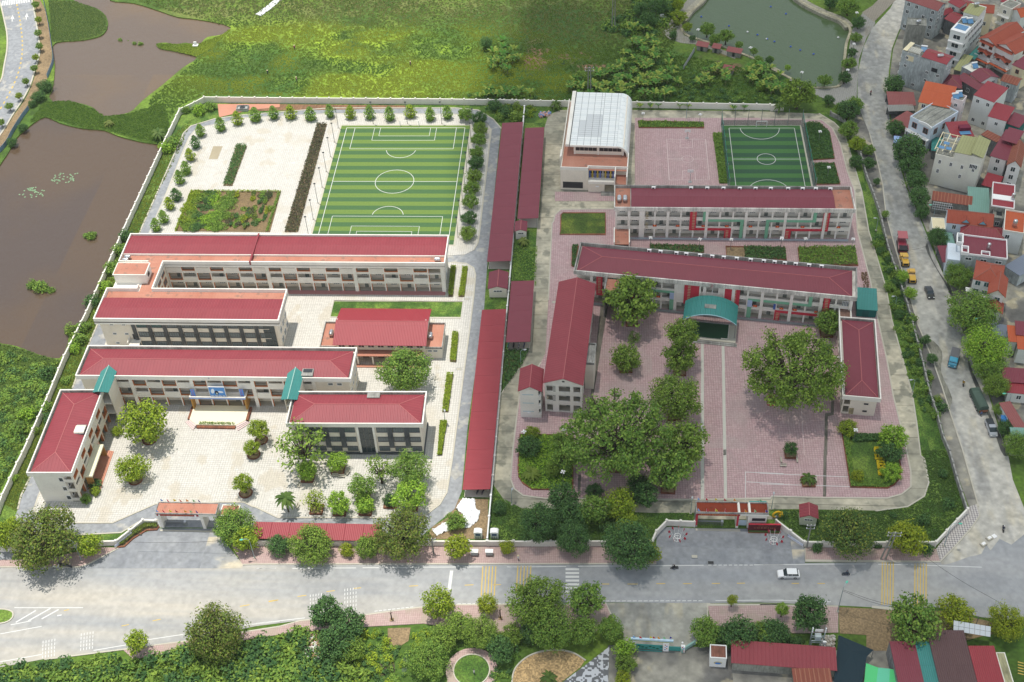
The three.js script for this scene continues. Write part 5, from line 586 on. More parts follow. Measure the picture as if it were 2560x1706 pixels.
beds.brickLawn=bed('lawn','brick-edged square of dry grass in front of the gymnasium',[...A3(385,1460,400,1445,685,1445,686,1568),...B3(686,76,376,76),...A3(383,1568)],0.2,M.brickEdge,std({color:lin(1,0.82,0.62),map:lawnTex}));
beds.strip1=bed('hedge_bed','grassy shrub strip between two globe lamps above the basketball court',A3(905,825,1350,832,1352,868,912,868),0.2,M.brickEdge);beds.strip2=bed('hedge_bed','grassy strip between the basketball court and the small pitch',A3(1410,905,1485,905,1520,1245,1455,1245,1440,1120),0.12,null);
beds.ovalA=bed('hedge_bed','large rounded green bed right of the small pitch',A4(300,842,340,835,400,838,470,900,502,1078,345,1088,320,960),0.2,M.brickEdge);beds.ovalB=bed('hedge_bed','smaller square green bed right of the small pitch',A4(358,1110,502,1110,540,1250,378,1252),0.2,M.brickEdge);
beds.row1=bed('hedge_bed','narrow shrub bed in front of the block nearest the small pitch, left one',B3(985,150,1350,155,1350,205,990,200),0.25,M.brickEdge,M.dirt);beds.row2=bed('hedge_bed','shrub bed in front of the block nearest the small pitch, middle one',[...B3(1500,160),...B4(170,168,178,250),...B3(1505,245)],0.25,M.brickEdge,M.dirt);beds.row3=bed('hedge_bed','lush shrub bed in front of the block nearest the small pitch, right one',B4(258,170,640,165,660,285,268,290),0.25,M.brickEdge,M.dirt);
beds.sw=bed('garden_bed','overgrown garden bed with brick edging left of the giant courtyard tree',sheet(1280,920,4.9)(100,830,600,835,740,850,745,1500,250,1500,140,1430,85,1350,75,1250),0.25,M.brickEdge);beds.se=bed('garden_bed','hedged garden bed with yellow topiary letters in the right courtyard corner',sheet(2080,1030,6.125)(160,360,800,372,1000,480,1055,900,1030,1040,950,1130,850,1180,285,1165,230,800),0.25,M.brickEdge,std({map:lawnTex,color:lin(1,0.95,0.8)}));beds.side=bed('hedge_bed','narrow shrub bed beside the left end of the block behind the stage',B3(462,160,500,155,480,300,460,290),0.3,M.brickEdge,M.dirt);
beds.gardenL=bed('lawn','bright grass plot right of the fence beside the concrete lane',B3(60,155,225,157,215,440,205,380,50,385),0.05,null,M.lawn,0.1);beds.veg=bed('vegetable_plot','vegetable plot right of the fence below the short maroon shed',B3(5,855,172,855,120,960,0,1125),0.05,null,std({map:dirtTex,color:lin(0.7,0.75,0.5)}),0.1);
beds.hedges=[[B2(1318,296,1352,296,1330,496,1300,496),'first'],[B2(1398,300,1432,300,1408,498,1368,498),'second'],[B2(1328,742,1370,745,1352,940,1310,936),'third'],[B2(1290,1020,1335,1020,1300,1278,1258,1278),'fourth'],[B2(1246,1348,1292,1350,1278,1425,1238,1425),'fifth'],[[...B2(1240,1430,1276,1430,1258,1568),...C2(1255,40,1220,40),...B2(1228,1568)],'sixth']];
// ---------------------------------------------------------------- street lamps and poles
const globeLamp=(f,x,y,h,label,n=4)=>{const t=thing('globe_lamp',label,'street lamp',g1(f,x,y),rnd(),'white globe lamps');part(t,'pole',new THREE.CylinderGeometry(0.05,0.08,h,6).translate(0,h/2,0),M.metal);bx(t,'foot',M.metal,-0.15,0.15,0,0.25,-0.15,0.15);for (let i=0;i<n;i++){const a=i*6.283/n;part(t,'arm',barG(V3(0,h-0.35,0),V3(0.42*Math.cos(a),h-0.1,0.42*Math.sin(a)),0.03),M.metal);part(t,'globe',new THREE.SphereGeometry(0.22,10,8),M.plain,0.42*Math.cos(a),h+0.05,0.42*Math.sin(a));} part(t,'globe',new THREE.SphereGeometry(0.24,10,8),M.plain,0,h+0.25,0);};
[[A3,938,838,'at the left end of the grassy strip above the basketball court'],[A3,1322,846,'at the right end of the grassy strip above the basketball court'],[A4,396,962,'in the large rounded bed right of the small pitch'],[A4,455,1205,'in the smaller square bed right of the small pitch'],[B3,988,168,'first from the left before the block nearest the small pitch'],[B3,1318,178,'second from the left before the block nearest the small pitch'],[B3,1530,180,'third from the left before the block nearest the small pitch'],[B3,1868,176,'fourth from the left before the block nearest the small pitch'],[B4,138,170,'fifth from the left before the block nearest the small pitch'],[B4,298,175,'sixth from the left before the block nearest the small pitch'],[B4,617,178,'last on the right before the block nearest the small pitch'],[C3,400,222,'among shrubs at the front of the overgrown garden bed'],[B3,138,1480,'at the back left corner of the overgrown garden bed'],[B3,405,1470,'at the back right corner of the overgrown garden bed'],[B4,632,1470,'at the back left corner of the topiary bed'],[B4,858,1466,'at the back right corner of the topiary bed'],[A3,1308,270,'at the left bank of the green pond'],[A3,1660,392,'on the near bank of the green pond'],[A4,275,560,'by the bottom of the green pond near the big tree'],[A4,583,545,'on the right bank of the green pond, nearest'],[A4,625,368,'on the right bank of the green pond, middle one'],[A4,645,155,'on the right bank of the green pond, farthest']].forEach(([f,x,y,l])=>globeLamp(f,x,y,3.9,'white globe lamp '+l));
const armLamp=(f,x,y,h,ax,az,label,head)=>{const p=g1(f,x,y),t=thing('street_light',label,'street light',p,0,'curved-arm street lights'),pm=std({color:lin(0.35,0.45,0.47),roughness:0.4,metalness:0.4});part(t,'pole',new THREE.CylinderGeometry(0.06,0.11,h-1,7).translate(0,(h-1)/2,0),pm);part(t,'arm',tubeG([V3(0,h-1.05,0),V3(ax*0.15,h-0.2,az*0.15),V3(ax*0.6,h+0.1,az*0.6),V3(ax,h,az)],0.05),pm);const hd=new THREE.SphereGeometry(0.3,10,6);hd.scale(1.5,0.45,0.8);part(t,'lamp_head',hd,head||std({color:lin(0.12,0.5,0.35)}),ax,h,az,Math.atan2(-az,ax));bx(t,'foot',M.kerb,-0.25,0.25,0,0.3,-0.25,0.25);};
[[C1,548,740,7.2,-1.6,0.3,'green-headed street light beside the big brownish tree at the left gate'],[C1,1720,730,7,-1.6,0.3,'green-headed street light right of the left gate forecourt'],[C2,915,690,6.2,-1.2,0.3,'green-headed street light among the trees at the end of the bicycle shed'],[C4,1245,650,8,1.9,0,'green-headed street light on the patterned corner pavement'],[B4,1470,760,6.5,-1.8,0.4,'green-headed street light under the roadside trees by the red-roofed villa'],[B4,1665,1265,6,-1.8,0,'green-headed street light beside the parked army truck'],[C4,525,1095,9,0.8,-1.2,'tall lamp post carrying wires on the near pavement'],[A4,1165,1500,6,-1.6,0,'green-headed street light by the rusty shed across the street']].forEach((a)=>armLamp(...a));
[[B4,910,575,4.5,-1.1,0.1,'slim grey lamp with bent arm in the shrub strip beside the teal shed'],[B4,1030,1140,4.5,-1.1,0.1,'slim grey lamp with bent arm in the shrub strip beside the right wing'],[A4,785,1560,4.5,-1,0,'slim grey lamp with bent arm at the top of the shrub strip'],[C2,1730,370,4.5,0.2,-1,'slim dark lamp on the lawn bend near the dividing fence'],[B2,1790,940,4.5,1.2,-0.2,'slim lamp with bent arm over the vegetable plot'],[C3,1262,430,5,0.1,-0.6,'slim dark lamp left of the right school gate'],[C3,1808,400,5,0.1,-0.6,'slim dark lamp right of the right school gate'],[B2,1278,1340,5,0.3,0.8,'slim lamp in the fifth plaza hedge'],[A3,1232,802,6,0.1,0.3,'slim pole lamp on the concrete road above the basketball court']].forEach((a)=>armLamp(...a,std({color:lin(0.4,0.42,0.43)})));
const upole=(f,x,y,h,label,two,lean=[0,0])=>{const t=thing('utility_pole',label,'utility pole',g1(f,x,y),0,'concrete utility poles'),cm=std({color:lin(0.4,0.4,0.38),map:grimeTex});for (const s of two?[-0.5,0.5]:[0]) part(t,'shaft',barG(V3(s,0,0),V3(s*0.7+lean[0],h,lean[1]),0.2,7,0.13),cm);for (const dh of [0.3,1.3]){part(t,'crossarm',boxG(two?3:1.8,0.12,0.12),M.metal,lean[0],h-dh,lean[1]);for (const s of [-1,0,1]) part(t,'insulator',new THREE.CylinderGeometry(0.08,0.1,0.35,6),M.plain,lean[0]+s*(two?1.3:0.8),h-dh+0.25,lean[1]);} return t;};
upole(A3,740,202,15,'twin concrete utility pole standing in the green field left of the green pond',true);upole(A3,577,655,11,'twin concrete utility pole rising behind the gymnasium roof',true);upole(C4,832,738,9.5,'pair of leaning dark utility poles between the dark tree and yellow tree',true,[1.0,0]);upole(C4,316,660,8,'slim grey utility pole at the wall corner right of the white car',false);upole(C2,1200,700,5.5,'stubby dark utility pole by the roadside wall near the round tree',false);
const wire=(pts,label,r=0.035)=>{const w=single('overhead_wire',tubeG(pts,r,20,4),M.black,label,'wire','overhead wires');return w;};
{const a=g1(C4,565,945,7.4),b=g1(C4,970,1065,6.5),c=g1(C4,1085,700,6),d=g1(C4,1640,1040,7);const sag=(p,q,s)=>[p,p.clone().lerp(q,0.5).add(V3(0,-s,0)),q];wire(sag(a,b,0.5),'upper dark wire running right from the tall lamp post on the near pavement');wire(sag(a.clone().add(V3(0,-0.4,0)),b.clone().add(V3(0,-0.5,0)),0.8),'lower dark wire running right from the tall lamp post on the near pavement');wire(sag(c,d,0.6),'dark wire crossing diagonally above the road junction');wire(sag(g1(C1,900,622,3),g1(C1,1490,614,4),0.4),'dark wire stretched across the left gate forecourt');wire(sag(g1(B4,985,180,3),g1(B4,1130,150,5),0.3),'dark wire crossing the east street above the red truck');}
// ---------------------------------------------------------------- houses east of the street
const H1=sheet(2240,0,6.125),H2=sheet(2200,100,6.125),H3=sheet(2240,300,6.125),H4=sheet(2240,500,6.125),H5=sheet(2300,640,7.54);
const hw={grey:std({color:lin(0.563,0.614,0.64),map:grimeTex}),white:std({color:lin(0.84,0.84,0.84),map:wallTex}),pale:std({color:lin(0.742,0.768,0.755),map:wallTex}),beige:std({color:lin(0.768,0.755,0.678),map:wallTex}),pink:std({color:lin(0.794,0.691,0.691),map:wallTex}),cream:std({color:lin(0.794,0.704,0.486),map:wallTex}),conc:std({color:lin(0.384,0.384,0.346),map:grimeTex}),dk:std({color:lin(0.256,0.269,0.282),map:grimeTex}),bluew:std({color:lin(0.64,0.717,0.819),map:wallTex})};
const capR=std({color:lin(0.3,0.12,0.09)});
function house(label,wm,type,rm,fl,fr2,br,h,o={}){
  const F=frm(fl,fr2,br,h),W=F.w,D=F.d,low=type==='awning',g=thing(low?'awning':o.name||'house',label,low?'awning':o.cat||'house',F.p,F.yaw,o.group),fl3=o.floors||Math.max(1,Math.round(h/3.1)),fh=h/fl3;
  if (low){part(g,'roof_sheet',panelG([V3(0,h-0.3,0),V3(W,h-0.3,0),V3(W,h+0.15,-D),V3(0,h+0.15,-D)],0.08),rm);for (const x of [0.2,W-0.3]) for (const z of [-0.3,-D+0.2]) bx(g,'post',M.metal,x,x+0.1,0,h-0.35,z,z+0.1);bx(g,'back_wall',wm,0.2,W-0.2,0,h*0.9,-D,-D+0.15);return g;}
  bx(g,'wall',wm,0,W,0,h,-D,0);
  const ov=o.over ?? 0.35,rise=o.rise ?? Math.min(W,D)*0.22;
  if (type==='flat'){parapet(g,o.pm||wm,-0.06,W+0.06,-D-0.06,0.06,h,h+(o.ph ?? 0.6),0.2);bx(g,'roof_deck',rm,0.14,W-0.14,h,h+0.08,-D+0.14,-0.14);}
  else if (type==='gx'){hipRoof(g,-ov,W+ov,-D-ov,ov,h,rise,0,0,rm,'x',capR);for (const x of [0,W-0.2]) part(g,'gable',panelG([V3(x,h,-D),V3(x,h,0),V3(x,h+rise*0.95,-D/2)].reverse(),0.2),wm);}
  else if (type==='gz'){hipRoof(g,-ov,W+ov,-D-ov,ov,h,rise,0,0,rm,'z',capR);for (const z of [0,-D+0.2]) part(g,'gable',panelG([V3(0,h,z),V3(W,h,z),V3(W/2,h+rise*0.95,z)],0.2),wm);}
  else if (type==='hip') hipRoof(g,-ov,W+ov,-D-ov,ov,h,rise,Math.min(W,D)/2,Math.min(W,D)/2,rm,W>D?'x':'z',capR);
  else if (type==='mono') part(g,'roof_sheet',panelG([V3(-ov,h+0.05,ov),V3(W+ov,h+0.05,ov),V3(W+ov,h+(o.rise ?? 1.2),-D-ov),V3(-ov,h+(o.rise ?? 1.2),-D-ov)],0.1),rm),bx(g,'roof_infill',wm,0.1,W-0.1,h-0.02,h+0.03,-D+0.1,-0.1);
  const wf=o.wf||M.plain,gm=o.gm||glassM,ws=o.ws||[1,1.2];let q=(label.length*7919) % 97;const skip=()=>{q=(q*31+17) % 97;return q<(o.skip ?? 30);};
  for (let f=0;f<fl3;f++){const y=f*fh+fh*0.55,nf=o.nx ?? Math.max(1,Math.round(W/3.4)),nr=o.nz ?? Math.max(1,Math.round(D/3.6));for (let i=0;i<nf;i++) if (!skip()) win(g,(i+0.5)*W/nf,y,0,0,Math.min(ws[0],W/nf-0.5),Math.min(ws[1],fh*0.62),wf,gm,1,0.1);for (let i=0;i<nr;i++){if (o.noR) break;if (!skip()) win(g,W,y,-(i+0.5)*D/nr,Math.PI/2,Math.min(ws[0],D/nr-0.5),Math.min(ws[1],fh*0.62),wf,gm,1,0.1);if (o.left&&!skip()) win(g,0,y,-(i+0.5)*D/nr,-Math.PI/2,ws[0],ws[1],wf,gm,1,0.1);}}
  if (o.ex) o.ex(g,W,D,h);g.updateMatrixWorld();g.userData.F=undefined;delete g.userData.F;return g;
}
const solarM=std({color:lin(0.1,0.24,0.42),roughness:0.2});
function onRoof(g,x,y,z){return g.localToWorld(V3(x,y,z));}
const solar=(p,turn,label)=>{const t=thing('solar_heater',label,'solar heater',p,turn,'solar water heaters');part(t,'collector',panelG([V3(-0.9,0.3,0.9),V3(0.9,0.3,0.9),V3(0.9,1.2,-0.6),V3(-0.9,1.2,-0.6)],0.08),solarM);part(t,'drum',new THREE.CylinderGeometry(0.28,0.28,2.0,12).rotateZ(Math.PI/2),M.plain,0,1.35,-0.75);for (const x of [-0.8,0.8]){bx(t,'leg',M.metal,x-0.04,x+0.04,0,1.2,-0.8,-0.72);bx(t,'leg',M.metal,x-0.04,x+0.04,0,0.4,0.7,0.78);}};
const balcony=(g,x0,x1,y,z,m=M.plain,d=1.1)=>{bx(g,'balcony_floor',m,x0,x1,y-0.15,y,z,z+d);bx(g,'balcony_rail',m,x0,x1,y+0.75,y+0.9,z+d-0.12,z+d);for (let x=x0;x<x1-0.1;x += 0.5) bx(g,'baluster',m,x,x+0.14,y,y+0.75,z+d-0.12,z+d);};
{
  const a=house('grey four-storey house with red gable roof at the top of the street',hw.grey,'gx',RM.dullred,H1(150,-8),H1(640,160),H1(748,55),11,{rise:1.6,nx:4});
  const b=house('bare concrete flat-roofed tower in front of the grey four-storey house',hw.conc,'flat',hw.conc,H1(180,385),H1(470,405),H1(500,300),9,{skip:96,ph:0.3});tank(onRoof(b,3.4,9.1,-1.4),0.5,'steel tank lying on the bare concrete tower',false,1.8,0.5);
  const c=house('large grey house with blank side wall, roof terrace and red roof by the street',hw.grey,'flat',hw.conc,H1(100,800),H1(765,1010),H1(890,890),11.5,{nx:4,floors:4,ws:[0.8,0.9],skip:40,ex:(g,W,D,h)=>{hipRoof(g,W*0.44,W+0.3,-D,0.2,h+0.65,0.9,0,0,RM.bright,'x',capR);for (let i=0;i<9;i++) bx(g,'pergola_bar',hw.beige,W*0.14+i*0.42,W*0.14+i*0.42+0.16,h+1.4,h+1.55,-2.4,0.1);for (const z of [-2.4,0]) bx(g,'pergola_beam',hw.beige,W*0.12,W*0.4,h+1.25,h+1.4,z,z+0.15);for (const x of [W*0.13,W*0.38]) for (const z of [-2.4,0]) bx(g,'pergola_post',hw.beige,x,x+0.15,h,h+1.25,z,z+0.15);bx(g,'terrace_roof',hw.cream,0,W*0.1,h+0.9,h+1.0,-D,0);bx(g,'wall_patch',hw.cream,W*0.12,W*0.28,h-2.2,h-0.4,0,0.02);for (let f=0;f<3;f++) balcony(g,-1.0,-0.01,2.6+f*3,-D*0.8,M.plain,2.4);win(g,W*0.78,h-2.6,0,0,1.7,1.1,M.dark,glassM,1);}});
  tank(onRoof(c,11.5,12.2,-2.2),0.1,'steel tank on legs over the red roof of the large grey house',false,2,0.55);solar(onRoof(c,5.2,11.6,-4.2),-0.3,'blue solar heater behind the terrace of the large grey house');
  const d=house('tall narrow white house with glazed front and long plain side wall',hw.pale,'flat',hw.conc,H1(835,480),H1(1060,545),H1(1430,215),12,{floors:4,nx:1,ws:[2.2,1.4],nz:7,skip:35,ex:(g,W,D,h)=>{bx(g,'blue_skylight',solarM,0.6,W-0.6,h+0.75,h+0.82,-4.6,-1.4);bx(g,'terrace_frame',M.plain,-0.05,W+0.05,h+0.6,h+0.74,-5,0.06);for (let f=0;f<3;f++) bx(g,'front_band',M.plain,0,W,2.7+f*3,3.1+f*3,0.02,0.7);part(g,'rear_roof',panelG([V3(-0.2,h+2.4,-D*0.56),V3(W+0.2,h+2.4,-D*0.56),V3(W+0.2,h+2.9,-D*0.9),V3(-0.2,h+2.9,-D*0.9)],0.1),RM.khaki);bx(g,'rear_storey',hw.pale,0,W,h+0.1,h+2.3,-D+0.2,-D*0.58);}});solar(onRoof(d,1.6,12.1,-7.6),0.2,'left solar heater on the tall narrow white house');solar(onRoof(d,3.2,12.1,-8.2),0.2,'right solar heater on the tall narrow white house');tank(onRoof(d,2.2,14.9,-14.5),0.4,'steel tank on the pale rear roof of the tall narrow white house',false,1.9,0.5);
  const twin=(lb,fl,fr2,br)=>house(lb,hw.white,'gz',RM.tile,fl,fr2,br,8.6,{rise:1.8,over:0.6,ws:[1.0,1.6],nx:2,wf:std({color:lin(0.3,0.08,0.04)}),skip:10,ex:(g,W,D,h)=>{for (const f of [1,2]){part(g,'eyebrow_roof',panelG([V3(W*0.05,f*3+2.1,1.0),V3(W*0.95,f*3+2.1,1.0),V3(W*0.95,f*3+2.6,0),V3(W*0.05,f*3+2.6,0)],0.1),RM.tile);} balcony(g,0,W,3,0.02,M.plain,1.6);part(g,'porch_roof',panelG([V3(W*0.2,5.0,1.9),V3(W*0.5,5.9,1.9),V3(W*0.5,5.9,0),V3(W*0.2,5.0,0)],0.1),RM.tile);part(g,'porch_roof',panelG([V3(W*0.5,5.9,1.9),V3(W*0.8,5.0,1.9),V3(W*0.8,5.0,0),V3(W*0.5,5.9,0)],0.1),RM.tile);bx(g,'porch_canopy',RM.orange,-0.2,W+0.2,2.6,2.75,1.7,2.6);for (const x of [0.1,W-0.4]) bx(g,'porch_post',M.plain,x,x+0.3,0,2.9,1.5,1.8);}});
  twin('left one of two white villas with red gables and little porch roofs',H1(1300,590),H1(1530,695),H1(1830,420));const e2=twin('right one of two white villas with red gables and little porch roofs',H1(1548,675),H1(1825,815),H1(2040,610));solar(onRoof(e2,5,10.4,-9),0.6,'solar heater on the right white villa roof');
  house('low house with red hipped roof between the grey and narrow white houses',hw.dk,'gx',RM.bright,H1(760,285),H1(950,372),H1(1048,250),5.2,{rise:1.2});house('low red-roofed house behind the grey four-storey house',hw.grey,'gx',RM.bright,H1(745,230),H1(865,170),H1(860,95),5.5,{rise:0.9,skip:90});house('red-roofed row house with grey front near the top edge',hw.pale,'gx',RM.bright,H1(820,30),H1(975,110),H1(1100,10),7,{rise:1});house('red-roofed house with dark red front below the row house',std({color:lin(0.2,0.03,0.05)}),'mono',RM.bright,H1(975,130),H1(1080,180),H1(1190,75),6,{rise:0.7});
  house('wide tiled-roof house behind the narrow white house',hw.cream,'gx',RM.tile,H1(1095,165),H1(1490,200),H1(1600,90),8.5,{rise:1.4});house('cream house with balconies in the top right corner',hw.beige,'flat',hw.conc,H1(1600,90),H1(1770,160),H1(1880,60),9,{ex:(g,W)=>{balcony(g,0,W,3.2,0.02);balcony(g,0,W,6.2,0.02);}});house('house with orange gable roof and round window in the top right corner',hw.pale,'gz',RM.orange,H1(1790,150),H1(1920,260),H1(2060,170),8.5,{rise:1.6,nx:1});house('red-roofed house cut by the top right frame corner',hw.pale,'mono',RM.bright,H1(1620,20),H1(1760,70),H1(1860,-20),8,{});
  const i8=house('small flat grey house with solar heater behind a maroon gable roof',hw.grey,'flat',hw.beige,H1(1010,1032),H1(1165,1118),H1(1285,1020),6,{skip:80,ph:0.3});solar(onRoof(i8,2.6,6.1,-3),0.3,'solar heater on the small flat grey house');house('maroon gable-roofed house with orange verge in the middle of the houses',hw.white,'gx',RM.maroon,H1(1150,1135),H1(1300,1255),H1(1485,1115),6,{rise:1.4});house('old house with dark red hipped roof behind the orange roof',hw.dk,'hip',RM.maroon,H1(700,1320),H1(1000,1345),H1(1010,1160),4.6,{rise:1.6});house('old house with bent dark red roof beside a grey courtyard',hw.dk,'gx',RM.maroon,H1(960,1200),H1(1290,1395),H1(1375,1295),4.6,{rise:1.2});house('long low roof with weathered grey sheets beside the narrow white house',hw.conc,'mono',RM.khaki,H1(900,1060),H1(1010,1090),H1(1200,890),3.6,{skip:95,rise:0.4});
  house('low teal-roofed lean-to behind the narrow white house',hw.conc,'mono',RM.tealS,H1(1110,870),H1(1200,900),H1(1290,720),3.4,{skip:95,rise:0.3});house('cream house with dark red balcony blind beside the white villas',hw.cream,'mono',RM.maroon,H1(1800,990),H1(1960,1060),H1(2060,900),7.6,{wf:capR,rise:0.6});house('grey barrel-roofed shed below the white villas',hw.grey,'gx',RM.rust,H1(1620,1230),H1(1850,1300),H1(1930,1210),6.6,{rise:1.0,skip:80});
  const j=house('white house with flat red sheet roof and small windows, upper middle',hw.pale,'mono',RM.bright,H2(1440,842),H2(1750,955),H2(1955,755),10,{rise:0.5,over:0.1,floors:3,nx:2,nz:2,ws:[0.9,1.1]});house('house with bright orange sloping roof beside the street',hw.cream,'mono',RM.orange,H2(605,945),H2(1055,1035),H2(1145,800),8,{rise:1.8,skip:60});
  const k=house('narrow pinkish house with solar heaters on its roof terrace',hw.pink,'flat',hw.conc,H2(1095,908),H2(1262,960),H2(1342,885),9.6,{nx:1,floors:3,ws:[0.8,0.9],ex:(g,W)=>balcony(g,0,W,1.6,0.02,hw.conc,2.2)});solar(onRoof(k,0.9,9.7,-0.9),0.2,'front solar heater on the narrow pinkish house');solar(onRoof(k,1.4,9.7,-2.6),0.2,'rear solar heater on the narrow pinkish house');
  house('white two-storey house with arched parapet and balcony facing the street',hw.bluew,'flat',hw.conc,H2(465,1192),H2(800,1362),H2(1052,1045),7.6,{nx:2,ws:[1.5,1.7],wf:capR,floors:2,skip:0,ex:(g,W,D,h)=>{balcony(g,0,W,3.8,0.02,M.plain,1.4);for (let i=0;i<3;i++) bx(g,'roof_seam',hw.dk,W*(0.25+i*0.25),W*(0.25+i*0.25)+0.1,h+0.08,h+0.14,-D+0.3,-0.3);const s=new THREE.Shape();s.moveTo(W*0.4,0);s.lineTo(W,0);s.lineTo(W,0.5);s.quadraticCurveTo(W*0.7,1.5,W*0.4,0.5);part(g,'arched_parapet',new THREE.ExtrudeGeometry(s,{depth:0.25,bevelEnabled:false}),M.plain,0,h,0.07);for (const x of [0.1,W*0.36,W-0.35]) bx(g,'porch_post',M.plain,x,x+0.28,0,3.65,1.05,1.35);}});
  house('maroon shop awning below the large grey house',hw.dk,'awning',RM.dullred,H2(135,980),H2(560,990),H2(620,805),3.6);house('faded red shop awning beside the round street tree',hw.dk,'awning',RM.dullred,H2(150,1230),H2(420,1380),H2(500,1130),3.5);house('mossy grey awning between two red awnings',hw.dk,'awning',RM.grey,H2(135,1080),H2(540,1070),H2(570,990),3.2);
  house('long red-roofed house with dark red dormer and blue skylight',hw.pale,'mono',RM.bright,H3(868,268),H3(1200,250),H3(1322,20),7,{rise:0.4,over:0.1,ex:(g,W,D,h)=>{bx(g,'dormer',std({color:lin(0.16,0.015,0.04)}),W*0.45,W*0.95,h,h+1.3,-D*0.6,-D*0.35);bx(g,'skylight',solarM,W*0.4,W*0.9,h+0.3,h+0.36,-D*0.32,-D*0.1);}});house('white house with barred windows below red roof sheets, right edge',hw.white,'mono',RM.bright,H3(1430,-60),H3(1690,12),H3(1960,-110),8.4,{rise:0.8,floors:2,ws:[0.8,1.0],noR:true});house('house with teal upper wall and red sheet roof, right edge',std({color:lin(0.02,0.14,0.13)}),'mono',RM.maroon,H3(1690,40),H3(1880,110),H3(1990,-20),7,{rise:0.6,skip:95});
  const t=house('tall beige house with terrace, khaki roof and blank side wall by the street',hw.beige,'flat',hw.conc,H3(605,555),H3(1289,721),H3(1425,470),9.7,{floors:3,nx:4,ws:[0.6,1.2],skip:45,ph:0.9,ex:(g,W,D,h)=>{bx(g,'upper_storey',hw.beige,W*0.4,W,h+0.08,h+3.0,-D,0.05);part(g,'upper_roof',panelG([V3(W*0.38,h+3.0,0.2),V3(W*0.76,h+3.3,0.2),V3(W*0.76,h+3.3,-D-0.2),V3(W*0.38,h+3.0,-D-0.2)],0.12),RM.khaki);part(g,'upper_roof',panelG([V3(W*0.74,h+4.2,0.3),V3(W+0.3,h+3.3,0.3),V3(W+0.3,h+3.3,-D-0.2),V3(W*0.74,h+4.2,-D-0.2)],0.12),RM.khaki);win(g,W*0.86,h-0.4,0.05,0,2.0,1.3,M.plain,glassM,4);for (let i=0;i<3;i++){bx(g,'pergola_bar',hw.cream,-0.6,W*0.38,h+2.4,h+2.55,-D+i*D/2.2,-D+i*D/2.2+0.2);bx(g,'pergola_bar',hw.cream,-0.6+i*W*0.17,-0.4+i*W*0.17,h+2.55,h+2.7,-D,0.6);} for (const [x,z] of [[0.2,-0.4],[2.2,-0.6],[1.0,-3]]) bx(g,'blue_tarp',solarM,x,x+1.6,h+2.7,h+2.74,z-1.4,z);for (const z of [-0.5,-D+0.3]) bx(g,'pergola_post',hw.cream,-0.1,0.1,h,h+2.4,z,z+0.2);}});
  house('long shed with rust-streaked roof and white lattice below the tall beige house',hw.conc,'mono',RM.rust,H3(570,1222),H3(1145,1305),H3(1160,1215),4.2,{rise:0.8,skip:70,ex:(g,W)=>{for (let i=0;i<9;i++) bx(g,'lattice_bar',M.plain,0.3+i*0.6,0.4+i*0.6,1.2,4,0.3,0.4);for (let i=0;i<4;i++) bx(g,'lattice_bar',M.plain,0.2,5.3,1.4+i*0.8,1.5+i*0.8,0.41,0.5);}});house('large flat green sheet roof behind the tall beige house',hw.grey,'mono',RM.green,H3(1135,1395),H3(1430,1425),H3(1515,1080),4.2,{rise:0.3,skip:90});
  const m=house('house with red roof crossed by a white strip and a tank, right edge',hw.conc,'flat',RM.bright,H3(1465,1322),H3(1810,1372),H3(1900,1022),7.6,{pm:M.plain,ph:0.4,ex:(g,W,D,h)=>bx(g,'white_strip',M.plain,0.2,W-0.2,h+0.08,h+0.3,-D*0.5,-D*0.3)});tank(onRoof(m,5.4,7.9,-4.2),0.3,'upright steel tank on the red and white striped roof',true,1.6,0.5);house('house with two-level maroon sheet roof near the right edge',hw.white,'mono',RM.maroon,H3(1460,545),H3(1690,612),H3(1925,240),8,{rise:0.5,ex:(g,W,D,h)=>part(g,'upper_roof',panelG([V3(W*0.1,h+1.4,-D*0.5),V3(W+0.6,h+1.4,-D*0.5),V3(W+0.6,h+1.7,-D),V3(W*0.1,h+1.7,-D)],0.1),RM.maroon)});house('white house with steep rusty tiled gable, right edge',hw.white,'gz',RM.rust,H3(1715,685),H3(1905,722),H3(2010,420),8,{rise:2,ws:[1.1,1.4],nx:1});house('red canopy roof over a yard behind the tall beige house',hw.dk,'awning',RM.bright,H3(1310,980),H3(1560,1050),H3(1600,860),4);house('weathered striped lean-to beside the khaki roof',hw.dk,'mono',RM.rust,H3(1330,225),H3(1540,330),H3(1590,270),6,{rise:0.3,skip:95});house('dark green flat roof between the beige and white houses',hw.dk,'mono',RM.tealS,H3(560,460),H3(740,480),H3(800,300),3,{rise:0.2,skip:95});
  house('long house with mossy orange tiled roof and blue dormer',hw.bluew,'gx',RM.tile,H4(795,340),H4(1470,412),H4(1492,222),6.2,{rise:2.2,ws:[0.9,1.3],ex:(g,W,D,h)=>{for (const x of [W*0.4,W*0.78]){part(g,'dormer_roof',panelG([V3(x-1.2,h+0.5,0.2),V3(x,h+1.7,0.2),V3(x,h+1.7,-D*0.3),V3(x-1.2,h+0.6,-D*0.2)],0.1),RM.tile);part(g,'dormer_roof',panelG([V3(x,h+1.7,0.2),V3(x+1.2,h+0.5,0.2),V3(x+1.2,h+0.6,-D*0.2),V3(x,h+1.7,-D*0.3)],0.1),RM.tile);part(g,'dormer_front',panelG([V3(x-1,h+0.5,0.1),V3(x+1,h+0.5,0.1),V3(x,h+1.5,0.1)],0.1),std({color:lin(0.2,0.45,0.55)}));}}});
